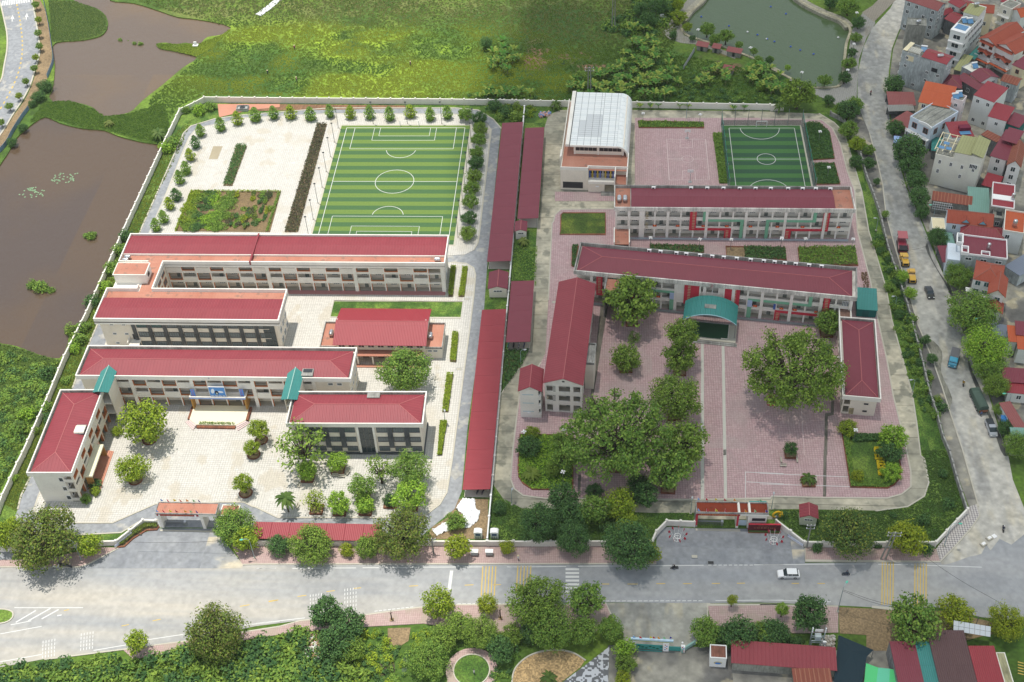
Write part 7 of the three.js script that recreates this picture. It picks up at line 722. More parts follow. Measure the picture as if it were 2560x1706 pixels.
// --- near side of the south road
[['big','brown',C1,1450,1235,205,'large dark brownish tree on the near roadside',0.25],['round','lime',C1,912,1295,82,'small round tree alone on the near pavement',0.7],['open','dark',C2,470,1090,110,'dark layered tree on the near roadside left of the pavement',0.4],['open','dark',C2,640,1170,105,'feathery dark tree beside the layered dark tree',0.3],['broad','dark',C2,545,1290,120,'dark thick crown behind the rubble heap',0.2],['broad','olive',C2,650,1350,90,'olive crown right of the rubble heap',0.2],['broad','lime',C2,1232,1030,118,'yellow-green tree on the near pavement',0.5],['broad','gold',C2,1560,1040,75,'slim golden tree on the near pavement',0.6],['big','olive',C3,225,1015,188,'large olive tree on the near pavement left of the crossing',0.4],['open','mid',C3,555,1005,118,'tree on the near pavement below the zebra crossing',0.7],['big','mid',C2,1160,1420,140,'wide rounded tree in the little park at the bottom',0.2],['broad','olive',C2,1375,1180,92,'olive tree at the top of the little park',0.4],['big','olive',C2,1520,1225,112,'wide olive tree above the round lawn',0.4],['broad','dark',C2,1650,1340,105,'dark tree right of the round lawn',0.3],['broad','olive',C2,1265,1270,100,'olive tree left of the round lawn',0.3],['big','mid',C3,320,1205,170,'dense tree at the edge of the pebble bed',0.3],['broad','dark',C3,180,1220,90,'dark tree left of the pebble bed',0.3],['broad','mid',C3,535,1215,110,'tree above the grey gravel walk',0.3],['broad','mid',C3,720,1205,92,'tree left of the kindergarten entrance',0.4],['broad','olive',C3,55,1250,85,'olive tree above the round lawn kerb',0.3],['broad','mid',C3,1360,1220,100,'tree right of the kindergarten entrance',0.4],['broad','dark',C3,1500,1250,85,'dark tree behind the kindergarten gatehouse',0.3],['broad','dark',C3,1605,1235,120,'tallest dark tree behind the kindergarten shed',0.3],['broad','olive',C3,1745,1230,92,'yellowish tree behind the kindergarten shed',0.3],['open','dark',C3,1850,1230,75,'dark airy tree behind the middle of the kindergarten shed',0.3],['broad','dark',C4,90,1230,112,'dark tree behind the right part of the kindergarten shed',0.3],['round','dark',C4,238,1300,48,'small dark tree left of the transformer frame',0.2],['open','dark',C4,335,1100,125,'tree rising behind the transformer frame',0.5],['round','gold',C3,1542,1010,40,'tiny golden ball tree on the near pavement',1.4],['open','fresh',C4,152,1075,45,'thin young tree on the near pavement',1.2],['open','mid',C4,1045,1150,165,'feathery green tree beside the dirt lot',0.4],['broad','gold',C4,1322,1090,118,'golden green tree at the junction',0.4],['big','gold',C4,1672,1165,132,'large golden green tree at the bottom right junction',0.4],['round','fresh',C3,815,1342,76,'upper one of three shrubs beside the grey gravel walk',0.2],['open','olive',C3,825,1440,72,'middle one of three shrubs beside the grey gravel walk',0.2],['round','gold',C3,805,1545,58,'golden lower one of three shrubs beside the gravel walk',0.2]].forEach(([k,pl,f,x,y,r,l,tb])=>tree(k,pl,f,x,y,r,l,{tb}));
// --- east street
row('big',['dark','mid','mid','fresh','mid','olive','mid','dark','mid'],S0,[...B4(1205,85,1345,345,1440,590,1530,830,1550,965,1600,1090,1640,1250,1670,1380,1745,1490)].map(([x,y],i)=>[x,y,[27,36,58,56,38,36,21,23,36][i]]),30,'street tree from the top in the lower row along the houses',{group:'street trees by the houses',tb:0.4});row('broad','dark',S0,A4(910,570,918,860,1010,1010,1020,1120,1060,1215,1080,1330,1100,1430).map(([x,y],i)=>[x,y,[28,25,42,30,30,31,20][i]]),28,'dark street tree from the top in the upper row along the houses',{group:'street trees by the houses',tb:0.4});
row('open',['dark','mid','mid','lime','dark','mid','dark'],S0,A4(600,740,640,700,600,870,660,970,650,1090,735,1010,740,1100).map(([x,y],i)=>[x,y,[28,20,24,20,19,16,15][i]]),20,'small tree from the top inside the wall by the east street',{tb:0.4});row('round',['dark','mid','fresh','fresh','dark','dark'],S0,[...A4(790,1225,848,1445),...B4(965,350,1020,465,1125,780,1165,905)].map(([x,y],i)=>[x,y,[10,11,16,17,14,14][i]]),12,'little kerbside tree from the top along the left side of the east street',{tb:0.7});
{const pts=[];for (let i=0;i<34;i++){const t=(i+0.5)/34,a=B4(800+420*t*0.95,90+1200*t)[0];pts.push([a[0]+rr(-16,16),a[1]+rr(-8,8),rr(11,20)]);} pts.forEach(([x,y,r],i)=>tree('bush',['dark','mid','dark','olive'][i % 4],S0,x,y,r,`${ord[i]} shrub from the top in the strip inside the east wall`,{group:'shrubs in the east strip'}));}
// --- around the green pond and the far field
[['open','olive',A4,262,620,108,'large olive tree at the foot of the green pond'],['open','mid',A4,440,540,46,'single tree at the foot of the green pond wall'],['open','dark',A4,468,672,36,'dark tree on the pale walk by the pond foot'],['open','mid',A4,545,730,45,'tree by the wall corner near the small pitch'],['open','lime',A3,1182,110,52,'tall yellowish tree on the left pond path'],['open','lime',A3,1180,30,46,'yellowish tree at the top of the left pond path'],['open','mid',A3,1375,195,52,'tall tree left on the near pond bank'],['open','mid',A3,1502,240,56,'tall tree middle on the near pond bank'],['round','mid',A3,1425,265,40,'rounded tree between two tall trees on the near pond bank'],['round','dark',A3,1145,232,30,'dark tree beside the left pond path'],['open','lime',A3,1242,180,32,'pale tree at the pond path bend'],['open','dark',A3,1275,255,22,'thin dark tree at the pond path bend'],['open','mid',A3,1590,300,30,'slim tree right of the tall bank trees'],['open','mid',A3,1690,345,26,'slim tree beside the near bank lamp'],['round','mid',A3,1722,405,38,'round bush right of the near bank lamp'],['open','mid',A3,1800,400,27,'slim tree on the near bank towards the right'],['round','olive',A3,1735,585,34,'yellowish round shrub in the banana field'],['open','dark',A4,62,405,28,'slim dark tree on the near bank, far right'],['open','fresh',A4,190,455,22,'slim pale tree on the near bank, far right'],['broad','dark',A3,980,130,60,'dark round tree in the bushes left of the pond path'],['broad','dark',A3,930,60,60,'dark tree in the bushes at the top centre'],['broad','dark',A3,1050,30,70,'dark tree at the top edge left of the pond'],['broad','dark',A2,1555,285,45,'low dark shrub beside the banana clump in the meadow'],['round','mid',A3,520,515,42,'round green shrub among the garden plots']].forEach(([k,pl,f,x,y,r,l])=>tree(k,pl,f,x,y,r,l,{tb:0.5}));
row('open',['dark','mid'],S0,A4(575,520,605,425,625,350,650,250,668,150,600,40,480,15).map(([x,y],i)=>[x,y,[18,17,13,14,17,24,17][i]]),16,'tree from the bottom along the right bank of the green pond',{tb:0.4});
row('open',['mid','lime','mid'],S0,A1(238,30,255,130,255,220,262,310,238,385,228,460,172,548,125,645,60,715,5,825).map(([x,y])=>[x,y,9]),9,'small roadside tree from the top along the west road',{tb:0.9,group:'small trees by the west road'});row('broad','dark',S0,A1(300,580,255,650,215,700,150,860,80,960).map(([x,y],i)=>[x,y,[18,17,11,13,13][i]]),14,'dark bush from the top along the blue fence',{tb:0.1});
// left bank thickets inside and outside the wall
{const spots=[...A1(1250,740,1340,740,1420,720,1165,960,1120,1000),...A2(1610,715,1680,760,1760,720,1650,790,1760,790),...B1(560,700,530,780,500,840,440,1060,620,520,480,720,700,420,760,300),...B1(290,1240,235,1400,120,1390,330,1320,180,1290,60,1500,250,1100,300,1010),...C1(640,230,90,190),...B1(850,80,810,170,740,290)];spots.sort((a,b)=>a[1]-b[1]).forEach(([x,y],i)=>tree('bush',['dark','mid','olive','mid','fresh'][i % 5],S0,x,y,rr(13,24),`${ord[i]} leafy bush from the top along the left school wall`,{group:'bushes along the left school wall'}));}
// ---------------------------------------------------------------- bananas and palms
function bananaG(){const L=new Leaves(PAL.mid);for (let i=0;i<8;i++){const a=i*0.785+rr(-0.25,0.25),r=rr(1.3,2.0),b=1.3,P=[];for (let k=0;k<5;k++){const t=k/4;P.push(V3(Math.cos(a)*r*t,b+rr(1.0,1.3)*Math.sin(t*2.2),Math.sin(a)*r*t));} const c=rnd()<0.25?[0.34,0.42,0.08]:[rr(0.09,0.18),rr(0.2,0.31),0.05];L.strip(P,0.34,c);} return L.geo(true);}
const banG=[0,1,2,3].map(()=>bananaG()),banT=new THREE.CylinderGeometry(0.1,0.16,1.4,6).translate(0,0.7,0),banM=std({color:lin(0.2,0.22,0.08)});let banN=0;
const banana=(p,s,label,group)=>{const t=thing('banana_plant',label,'banana plant',[p.x,0,p.z],rr(0,6),group);part(t,'stem',banT,banM).scale.setScalar(s);part(t,'leaves',banG[banN++ % 4],leafM).scale.setScalar(s);};
const inPoly=(P,x,y)=>{let c=false;for (let i=0,j=P.length-1;i<P.length;j=i++) if ((P[i][1]>y) !== (P[j][1]>y)&&x<(P[j][0]-P[i][0])*(y-P[i][1])/(P[j][1]-P[i][1])+P[i][0]) c=!c;return c;};
function scatter(P,n,fn){const xs=P.map((p)=>p[0]),ys=P.map((p)=>p[1]),a=Math.min(...xs),b=Math.max(...xs),c=Math.min(...ys),d=Math.max(...ys);let k=0,g=0;while (k<n&&g++<n*40){const x=rr(a,b),y=rr(c,d);if (inPoly(P,x,y)){fn(x,y,k);k++;}}}
[[A3(430,570,560,500,780,430,830,300,960,250,1090,320,1180,450,1230,600,1100,660,430,650),120,'banana plant in the grove behind the gymnasium wall','banana plants behind the gymnasium'],[A3(1300,470,1500,430,1560,500,1480,570,1320,580),16,'banana plant beside the little red sheds below the pond','banana plants by the red sheds'],[A3(1620,430,1890,470,1890,640,1760,620,1640,540),30,'banana plant in the corner below the green pond','banana plants below the pond'],[[...A2(1560,470,1640,280,1760,280,1800,380,1700,520)],24,'banana plant in the clump at the meadow edge','banana plants at the meadow edge'],[A3(840,180,960,150,1000,220,860,250),10,'banana plant near the dark bushes at the top centre','banana plants at the top centre'],[A2(1480,610,1890,600,1890,660,1500,660),18,'banana plant behind the boundary wall by the meadow','banana plants behind the wall']].forEach(([P,n,l,gr])=>scatter(P,n,(x,y)=>banana(G(x,y,1.2),rr(0.85,1.35),l,gr)));
[A3(920,722)[0],A3(990,722)[0],A3(1045,715)[0],A3(1190,718)[0],A3(1245,722)[0],A3(1550,735)[0],A3(1625,730)[0]].forEach(([x,y],i)=>banana(G(x,y,1),0.8,`${ord[i]} banana plant from the left in front of the wall by the small pitch`,'banana plants along the small pitch wall'));
function palm(f,x,y,h,s,label,pal=[[0.07,0.13,0.03],[0.13,0.2,0.04]]){const p=g1(f,x,y),t=thing('palm_tree',label,'palm',[p.x,0,p.z],rr(0,6),'palms'),L=new Leaves(PAL.mid);for (let i=0;i<18;i++){const a=i*2.4,el=rr(0.15,1.1),P=[];for (let k=0;k<6;k++){const q=k/5;P.push(V3(Math.cos(a)*s*q*(1-el*0.2),h+s*(el*q-0.95*q*q),Math.sin(a)*s*q*(1-el*0.2)));} L.strip(P,s*0.14,mixc(pal[0],pal[1],rnd()));} part(t,'trunk',new THREE.CylinderGeometry(0.14,0.2,h,7).translate(0,h/2,0),barkM);part(t,'fronds',L.geo(true),leafM);return p;}
palm(C2,220,420,5.2,3.0,'feathery palm with pale trunk at the left of the courtyard trees');palm(C4,325,215,1.6,2.3,'short thick palm in a square planter in the right courtyard');planter(g1(C4,325,222),1.5,'square brick planter under the short thick palm');palm(B3,132,140,1.6,2.2,'small palm beside the white hut by the fence',[[0.14,0.2,0.04],[0.2,0.24,0.06]]);palm(C3,185,190,1.8,3.0,'wide palm in the overgrown garden bed',[[0.14,0.2,0.03],[0.2,0.26,0.05]]);palm(C3,305,1560,1.4,2.2,'palm on the pebble bed at the bottom edge');palm(A1,1080,940,2.4,3.0,'palm outside the wall by the lower brown pond',[[0.09,0.16,0.04],[0.16,0.22,0.06]]);palm(A1,740,850,1.4,2.2,'palm-like plant on the dyke between the two brown ponds',[[0.14,0.18,0.04],[0.2,0.24,0.06]]);palm(A3,350,735,2,2.4,'palm left of the gymnasium roof');palm(A4,130,760,2.5,2.4,'palm by the wall behind the small pitch');palm(B1,130,1400,2,2.6,'palm among bushes outside the left school wall');
// ---------------------------------------------------------------- hedges and bed planting: leaves filling an outline up to a height
function fill(g,name,P,h,n,pal,ls,y0=0.2,kind){const L=new Leaves(PAL[pal]),o=g.position,Q=P.map((p)=>[p.x,p.z]);scatter(Q,n,(x,z)=>{const t=Math.pow(rnd(),0.35),bump=0.75+0.5*vn(x*0.9,z*0.9);L.add(V3(x-o.x,y0+h*t*bump,z-o.z),V3(rr(-0.8,0.8),rr(0.2,1),rr(-0.8,0.8)).normalize(),ls*rr(0.6,1.4));});const m=part(g,name,L.geo(),leafM);if (kind) m.userData.kind=kind;return m;}
beds.hedges.forEach(([l,o])=>{const P=gp(l),c=P.reduce((s,p)=>s.add(p),V3(0,0,0)).divideScalar(P.length),g=thing('hedge',`${o} clipped yellow-green hedge from the far end along the asphalt lane`,'hedge',c,0,'clipped hedges along the asphalt lane');g.position.y=0.2;part(g,'soil',prism(P.map((p)=>V3(p.x-c.x,0,p.z-c.z)),-0.1,0.08),M.dirt);fill(g,'foliage',P,1.0,1700,'lime',0.32,0);});
fill(beds.hedgeA.g,'shrubs',beds.hedgeA.P,0.9,2200,'dark',0.4);fill(beds.hedgeB.g,'shrubs',beds.hedgeB.P,0.8,6000,'plum',0.42);fill(beds.strip1.g,'grass',beds.strip1.P,0.6,1400,'mid',0.5);fill(beds.strip2.g,'grass',beds.strip2.P,0.5,2600,'mid',0.5);fill(beds.ovalA.g,'shrubs',beds.ovalA.P,0.8,4200,'dark',0.42);fill(beds.ovalB.g,'shrubs',beds.ovalB.P,0.6,2400,'dark',0.42);fill(beds.row1.g,'shrubs',beds.row1.P,0.9,1300,'dark',0.45);fill(beds.row2.g,'shrubs',beds.row2.P.map((p,i)=>(i % 3?p:p.clone().add(V3(5,0,0)))),0.9,2200,'dark',0.45);fill(beds.row3.g,'shrubs',beds.row3.P,1.1,3400,'mid',0.5);fill(beds.sw.g,'undergrowth',beds.sw.P,0.5,4500,'fresh',0.45);fill(beds.side.g,'shrubs',beds.side.P,1.0,500,'dark',0.45);fill(beds.veg.g,'vegetables',beds.veg.P,0.5,1500,'dark',0.5);fill(beds.gardenL.g,'grass',beds.gardenL.P,0.15,1200,'mid',0.4);
{const T=sheet(2080,1030,6.125),strip=(l,h,n,pal)=>{const P=gp(l);fill(beds.se.g,'hedge',P,h,n,pal,0.36,0.35);};strip(T(165,362,800,374,800,470,320,478,300,420,170,420),0.7,2400,'dark');strip(T(170,420,255,420,300,800,320,1050,900,1060,950,1125,850,1175,288,1160,235,800),0.55,3800,'mid');
  const lt=thing('topiary_letters','row of yellow clipped shrub letters in the right courtyard corner bed','topiary',g1(T,725,780));lt.position.y=0.4;const Y=(...c)=>fill(lt,'letter_stroke',gp(T(...c)),0.55,Math.round(260),'yflower',0.26,0);// strokes of the letters, read down the bed
  for (const [x,y,w] of [[640,570,135],[650,640,140],[655,735,140]]) Y(x,y,x+w,y,x+w,y+26,x,y+26);Y(640,596,666,596,668,640,642,640);Y(648,666,676,666,680,735,655,735);Y(700,668,730,668,735,720,705,720);Y(760,690,792,690,796,735,764,735);for (const [x,y,w] of [[676,778,120],[682,826,125],[690,876,120],[700,922,110],[705,975,120]]) Y(x,y,x+w,y+6,x+w,y+30,x,y+24);Y(682,800,708,800,712,826,686,826);Y(690,850,716,850,720,876,694,876);Y(702,945,728,945,730,975,706,975);}
{const P=beds.flower.P,c=beds.flower.g,a=P[0],b=P[2],d=P[4],cols=['lime','olive','dark','fresh','mid','plum','plum','dflow','gold','mid'];const at2=(u,v)=>V3(a.x+(b.x-a.x)*u+(d.x-a.x)*v,0,a.z+(b.z-a.z)*u+(d.z-a.z)*v);const q=(u0,u1,v0,v1)=>[at2(u0,v0),at2(u1,v0),at2(u1,v1),at2(u0,v1)];for (let i=0;i<120;i++){const u=i<80?rr(0.03,0.5):rr(0.5,0.95),v=rr(0.05,0.94),du=i<80?rr(0.05,0.1):rr(0.02,0.05),dv=rr(0.05,0.14),o2=[];for (let k=0;k<8;k++) o2.push(at2(u+du*Math.cos(k*0.785)*rr(0.6,1.1),v+dv*Math.sin(k*0.785)*rr(0.6,1.1)));fill(c,'plant_clump',o2,rr(0.4,0.9),Math.round(20000*du*dv)+120,(i<80?['lime','olive','dark','fresh','mid','mid']:['plum','dflow','gold','mid','olive','dark'])[Math.min(5,Math.floor(i<80?u*11:rnd()*6))],0.38);} fill(c,'edge_hedge',q(0,1,0,0.035),0.7,900,'lime',0.34);fill(c,'edge_hedge',q(0,0.025,0.035,1),0.7,800,'lime',0.34);fill(c,'edge_hedge',q(0.972,1,0.035,1),0.7,800,'mid',0.34);}
// hedge of the cream stage, planter at the left gate
{const g=thing('hedge','low clipped hedge along the front of the cream stage','hedge',g1(B1,1470,1368));const o=g.position;g.position.y=0.65;part(g,'stems',boxG(8.6,0.2,0.3),barkM);const L=new Leaves(PAL.mid);for (let i=0;i<900;i++) L.add(V3(rr(-4.4,4.4),rr(0,0.75),rr(-0.4,0.4)),rdir(),rr(0.18,0.36));part(g,'foliage',L.geo(),leafM);const h2=thing('hedge','flowering shrubs filling the sloping planter beside the left gate','hedge',g1(C1,930,575));h2.position.y=0.3;part(h2,'stems',boxG(2,0.15,0.3),barkM);fill(h2,'foliage',gp(C1(1070,508,1062,530,990,535,900,590,835,645,800,650,880,580,980,508)),0.8,1500,'brown',0.32,0);}
// floating weed on the ponds
row('bush','mid',S0,[[225,585,16],[213,585,10],[100,712,22],[78,708,18],[125,722,12]],10,'low weed islet on the lower brown pond',{y:-0.8,group:'weed islets on the ponds'});row('bush','mid',S0,A1(808,258,862,265,905,282,945,285).map(([x,y],i)=>[x,y,[7,3,7,8][i]]),6,'low weed islet on the upper brown pond',{y:-0.7,group:'weed islets on the ponds'});
for (const [x,y,n,l] of [[410,1200,40,'scattered pale lily pads in the middle of the lower brown pond'],[205,1295,40,'scattered pale lily pads near the left edge of the lower brown pond']]){const L=[],p=g1(A1,x,y);for (let i=0;i<n;i++) L.push(new THREE.CylinderGeometry(0.28,0.28,0.03,7).translate(rr(-3.4,3.4)+(i % 2)*1,0,rr(-2.6,2.6)));const m=single('lily_pads',mergeGeometries(L),std({color:lin(0.2,0.32,0.18)}),l,'lily pads','lily pads','stuff');m.position.set(p.x,-0.32,p.z);}
// ---------------------------------------------------------------- grass and scrub that nobody could count
function tufts(name,label,cat,P,n,s,cols,rise=0){
  const L=new Leaves([[1,1,1]]);for (let i=0;i<7;i++){const a=i*0.9,d=V3(Math.cos(a),0.5,Math.sin(a)).normalize();L.add(V3(Math.cos(a)*0.22,0.28,Math.sin(a)*0.22),d,0.8,0.35);} const m=new THREE.InstancedMesh(L.geo(),leafM,n),mt=new THREE.Matrix4(),q=new THREE.Quaternion(),e=new THREE.Euler(),col=new THREE.Color();m.name=nm(name);let k=0;
  scatter(P,n,(x,y,i)=>{const p=G(x,y),f=fbm(p.x*0.06+3,p.z*0.09,3),sc=s*rr(0.6,1.4)*(0.7+0.6*f),z=zone(meadow,p.x,p.z)*sm01(0.3,0.6,f),dz=zone(dryTop,p.x,p.z);e.set(0,rr(0,6.28),0);q.setFromEuler(e);mt.compose(V3(p.x,rise-0.04,p.z),q,V3(sc*1.5,sc,sc*1.5));m.setMatrixAt(i,mt);let c=mixc(cols[0],cols[1],rnd());if (cols[2]){c=mixc(c,cols[2],z*0.9);c=mixc(c,cols[3],dz*rnd()*0.8);} m.setColorAt(i,col.setRGB(c[0],c[1],c[2]));k=i;});m.count=k+1;m.castShadow=m.receiveShadow=true;scene.add(m);return tagit(m,label,cat,null,'stuff');
}
const G4=[[0.09,0.18,0.03],[0.18,0.29,0.05],[0.36,0.43,0.05],[0.32,0.3,0.12]];
tufts('meadow_grass','tall green and yellow grass covering the field behind the schools','grass',[...A1(1000,680,1330,400,1600,190,1100,60,760,-40),...S0(1600,-20,1700,60,1680,130,1900,180,1960,270,1600,262,1310,250,700,238,505,238,440,270,400,340)],34000,0.62,G4);tufts('dyke_grass','rank grass on the dyke between and around the brown ponds','grass',[...A1(300,690,470,685,650,750,700,790,880,770,1100,700,1150,870,1080,975,960,950,700,875,560,865,300,785,200,830)],5000,0.8,G4);tufts('pond_weed','thick green weed mat at the left of the upper brown pond','grass',A1(330,0,500,10,640,55,710,110,718,190,680,235,560,266,385,280,355,280),5000,0.6,[[0.11,0.19,0.05],[0.22,0.3,0.08]]);tufts('bank_grass','rank grass tongue reaching into the upper brown pond','grass',A1(1060,298,1190,302,1340,302,1500,240,1560,195,1420,330,1330,380,1180,342,1075,322),2200,0.7,G4);tufts('west_bank_scrub','low green creepers covering the ground outside the left wall','scrub',[...S0(-80,860,0,862,60,880,150,905,100,1000,40,1130,-20,1260,-90,1400)],9000,1.0,[[0.09,0.16,0.035],[0.2,0.29,0.06]]);tufts('verge_grass','grass verge between the left school wall and the ring road','grass',S0(405,380,440,330,480,300,445,385,400,470,350,580,240,815,180,970,75,1195,40,1280,10,1260,60,1140,165,900,310,585),7000,0.5,[[0.12,0.19,0.035],[0.28,0.34,0.05]]);tufts('lawn_grass','mown lawn around the right school gate and street corner','grass',[...C4(1090,0,1280,0,1330,180,1400,390,1190,610,320,610,120,470,80,405,270,405,780,415,1000,390,1115,315,1145,220)],9000,0.28,[[0.075,0.15,0.03],[0.14,0.23,0.05]],0.05);tufts('lawn_grass','mown lawn between the right school wall and its concrete road','grass',[...C3(0,350,120,400,380,405,1000,430,1280,430,1280,480,1090,480,1020,560,990,610,0,610),...C2(1590,610,1600,240)],6000,0.28,[[0.075,0.15,0.03],[0.14,0.23,0.05]],0.05);
function scrub(name,label,P,n,r0,r1,pals){const c=pals.map((p)=>crown(PAL[p],{blobs:5,br:0.5,ry:0.6,n:130,ls:0.34}).leaf),per=Math.ceil(n/c.length),mt=new THREE.Matrix4(),q=new THREE.Quaternion(),e=new THREE.Euler();c.forEach((g,j)=>{const m=new THREE.InstancedMesh(g,leafM,per);m.name=nm(name);scatter(P,per,(x,y,i)=>{const r=rr(r0,r1),p=G(x,y,r*0.4);e.set(0,rr(0,6),0);q.setFromEuler(e);mt.compose(V3(p.x,r*0.35,p.z),q,V3(r,r*rr(0.6,1.1),r));m.setMatrixAt(i,mt);});m.castShadow=m.receiveShadow=true;scene.add(m);tagit(m,`${label}, ${pals[j] === 'dark' ? 'darker' : pals[j] === 'mid' ? 'mid green' : pals[j] === 'lime' ? 'paler' : pals[j] === 'fresh' ? 'bright green' : 'olive'} growth`,'scrub',null,'stuff');});}
scrub('roadside_thicket','dense thicket along the near side of the road',[...C1(-100,1500,300,1450,700,1390,860,1410,1000,1420,1300,1320,1640,1300,1890,1270),...C2(300,1230,420,1240,440,1420,660,1440,800,1650),...C1(-100,1700)],420,1.0,2.7,['dark','mid','olive']);scrub('park_scrub','low scrub in the plots at the bottom centre',[...C2(680,1240,880,1220,890,1330,1060,1330,1060,1220,1180,1210,1100,1340,1020,1400,1000,1700,640,1700)],190,0.5,1.3,['mid','lime','dark']);scrub('park_scrub','low scrub round the park lawn at the bottom',[...C2(1590,1440,1740,1500,1720,1640,1600,1640)],24,0.5,1.0,['mid','dark']);scrub('field_scrub','bushes at the top centre and left of the pond path',A3(600,180,700,150,860,60,860,-40,1160,-40,1140,100,1060,200,1000,260,820,220),150,1.0,2.4,['dark','mid']);scrub('field_scrub','undergrowth between the banana plants',A3(430,600,560,520,780,450,830,330,960,280,1090,340,1300,470,1520,600,1890,660,1890,690,900,680,430,660),260,0.6,1.5,['dark','mid']);scrub('field_scrub','undergrowth at the end of the meadow wall',A2(1440,640,1890,640,1890,780,1700,820,1600,760,1480,720),90,0.6,1.5,['dark','mid','lime']);scrub('west_thicket','bushes outside the left school wall',B1(-60,900,80,870,330,960,380,940,300,1150,180,1400,60,1650,-60,1800),200,0.7,1.9,['mid','dark','olive']);scrub('east_strip_scrub','vegetables and low bushes inside the east wall',B4(790,60,850,90,900,260,960,420,1040,700,1090,930,1180,1280,1110,1300,1040,1160,970,900,900,640,860,420,800,220),150,0.5,1.2,['dark','mid']);
// ---------------------------------------------------------------- the cloud that shades the right half (far above, out of view)
{
  const ALT=560,L=[],dx=-sunDir.x/sunDir.y*ALT,dz=-sunDir.z/sunDir.y*ALT;
  const edge=[[1330,1900],[1290,1706],[1250,1500],[1225,1350],[1200,1150],[1185,950],[1175,750],[1165,550],[1160,350],[1210,200],[1290,60],[1330,-60]].map(([x,y])=>G(x,y));
  const P=[...edge,V3(420,0,-330),V3(420,0,260)].map((p)=>V3(p.x-dx,0,p.z-dz));
  const cl=thing('cloud','flat grey-white cloud drifting high above the right school','cloud',[P[5].x+120,ALT,P[5].z]),o=cl.position,cm=new THREE.MeshStandardMaterial({color:lin(0.85,0.86,0.88),roughness:1,transparent:true,opacity:0.45});
  part(cl,'cloud_layer',prism(smooth(P,5).map((p)=>V3(p.x-o.x,0,p.z-o.z)),0,42),cm);
}
// ---------------------------------------------------------------- vehicles
const tyreG=new THREE.TorusGeometry(0.26,0.11,6,14),rimG=new THREE.CylinderGeometry(0.2,0.2,0.14,10).rotateX(Math.PI/2);
function wheel(g,x,z,s=1){const w=part(g,'wheel',tyreG,M.black,x,0.36*s,z);w.scale.set(s,s,s*1.2);part(w,'rim',rimG,M.steel);}
const side=(pts,w,m,g,name,z=0)=>{const q=new THREE.ExtrudeGeometry(new THREE.Shape(pts.map(([a,b])=>new THREE.Vector2(a,b))),{depth:w-0.16,bevelEnabled:true,bevelSize:0.08,bevelThickness:0.08,bevelSegments:2});q.translate(0,0,-(w-0.16)/2+z);return part(g,name,q,m);};
const paintM=(r,g,b)=>new THREE.MeshPhysicalMaterial({color:lin(r,g,b),roughness:0.35,clearcoat:0.8,clearcoatRoughness:0.1});
const red2=std({color:lin(0.4,0.02,0.02),roughness:0.3}),lampM=std({color:lin(0.8,0.8,0.75),roughness:0.2});
function heading(f,x0,y0,x1,y1){const a=g1(f,x0,y0),b=g1(f,x1,y1);return [a.clone().lerp(b,0.5),Math.atan2(-(b.z-a.z),b.x-a.x)];}
// a car whose nose points to +x
function car(label,cat,pos,turn,pm,L=4.5,type='suv'){
  const g=thing('car',label,cat,pos,turn),h=L/2,W=1.8,cab=type==='sedan'?[[-h*0.62,0.95],[-h*0.42,1.4],[h*0.12,1.42],[h*0.42,0.95]]:type==='pickup'?[[-h*0.15,1.1],[-h*0.1,1.75],[h*0.35,1.75],[h*0.6,1.1]]:[[-h*0.9,1.0],[-h*0.78,1.6],[h*0.2,1.64],[h*0.5,1.0]],b=type==='sedan'?0.95:1.05;
  side([[-h+0.1,0.32],[-h+0.05,b-0.1],[-h*0.7,b],[h*0.5,b],[h-0.25,b-0.2],[h-0.08,0.6],[h-0.1,0.32]],W,pm,g,'body');const gl=side(cab,W-0.16,glassM,g,'window_band');side([[cab[1][0]-0.02,cab[1][1]-0.06],[cab[1][0]+0.1,cab[1][1]+0.02],[cab[2][0]-0.1,cab[2][1]+0.02],[cab[2][0]+0.02,cab[2][1]-0.06]],W-0.2,pm,g,'roof');for (const s of [-1,1]){for (const x of [-h*0.6,h*0.6]) wheel(g,x,s*(W/2-0.08));bx(g,'headlight',lampM,h-0.2,h-0.02,0.68,0.82,s*0.62-0.18,s*0.62+0.18);bx(g,'tail_light',red2,-h-0.02,-h+0.1,0.75,0.92,s*0.65-0.15,s*0.65+0.15);bx(g,'mirror',pm,h*0.3,h*0.38,1.0,1.12,s*(W/2+0.02),s*(W/2+0.16));for (const x of [-h*0.3,h*0.08]) bx(g,'pillar',pm,x,x+0.1,b,cab[1][1],s*(W/2-0.09)-0.02,s*(W/2-0.09)+0.02);}
  if (type==='pickup'){bx(g,'cargo_bed',M.black,-h+0.2,-h*0.2,b,b+0.06,-0.75,0.75);bx(g,'bed_cover',M.dark,-h+0.15,-h*0.18,b+0.06,b+0.5,-0.8,0.8);} if (type==='suv') bx(g,'sunroof',M.black,-h*0.2,h*0.02,1.66,1.69,-0.45,0.45);return g;
}
car('white sport utility car driving along the south road','car',...heading(C4,262,850,118,850),paintM(0.8,0.8,0.8),4.6);car('black saloon car driving down the east street','car',...heading(B4,1132,440,1158,512),paintM(0.012,0.013,0.015),4.5,'sedan');car('silver grey pickup parked behind the army truck','pickup',...heading(B4,1540,1340,1580,1448),paintM(0.35,0.37,0.4),5,'pickup');car('small red car parked under the spreading tree in the right courtyard','car',...heading(B4,76,1160,72,1238),paintM(0.4,0.01,0.03),3.6,'sedan');
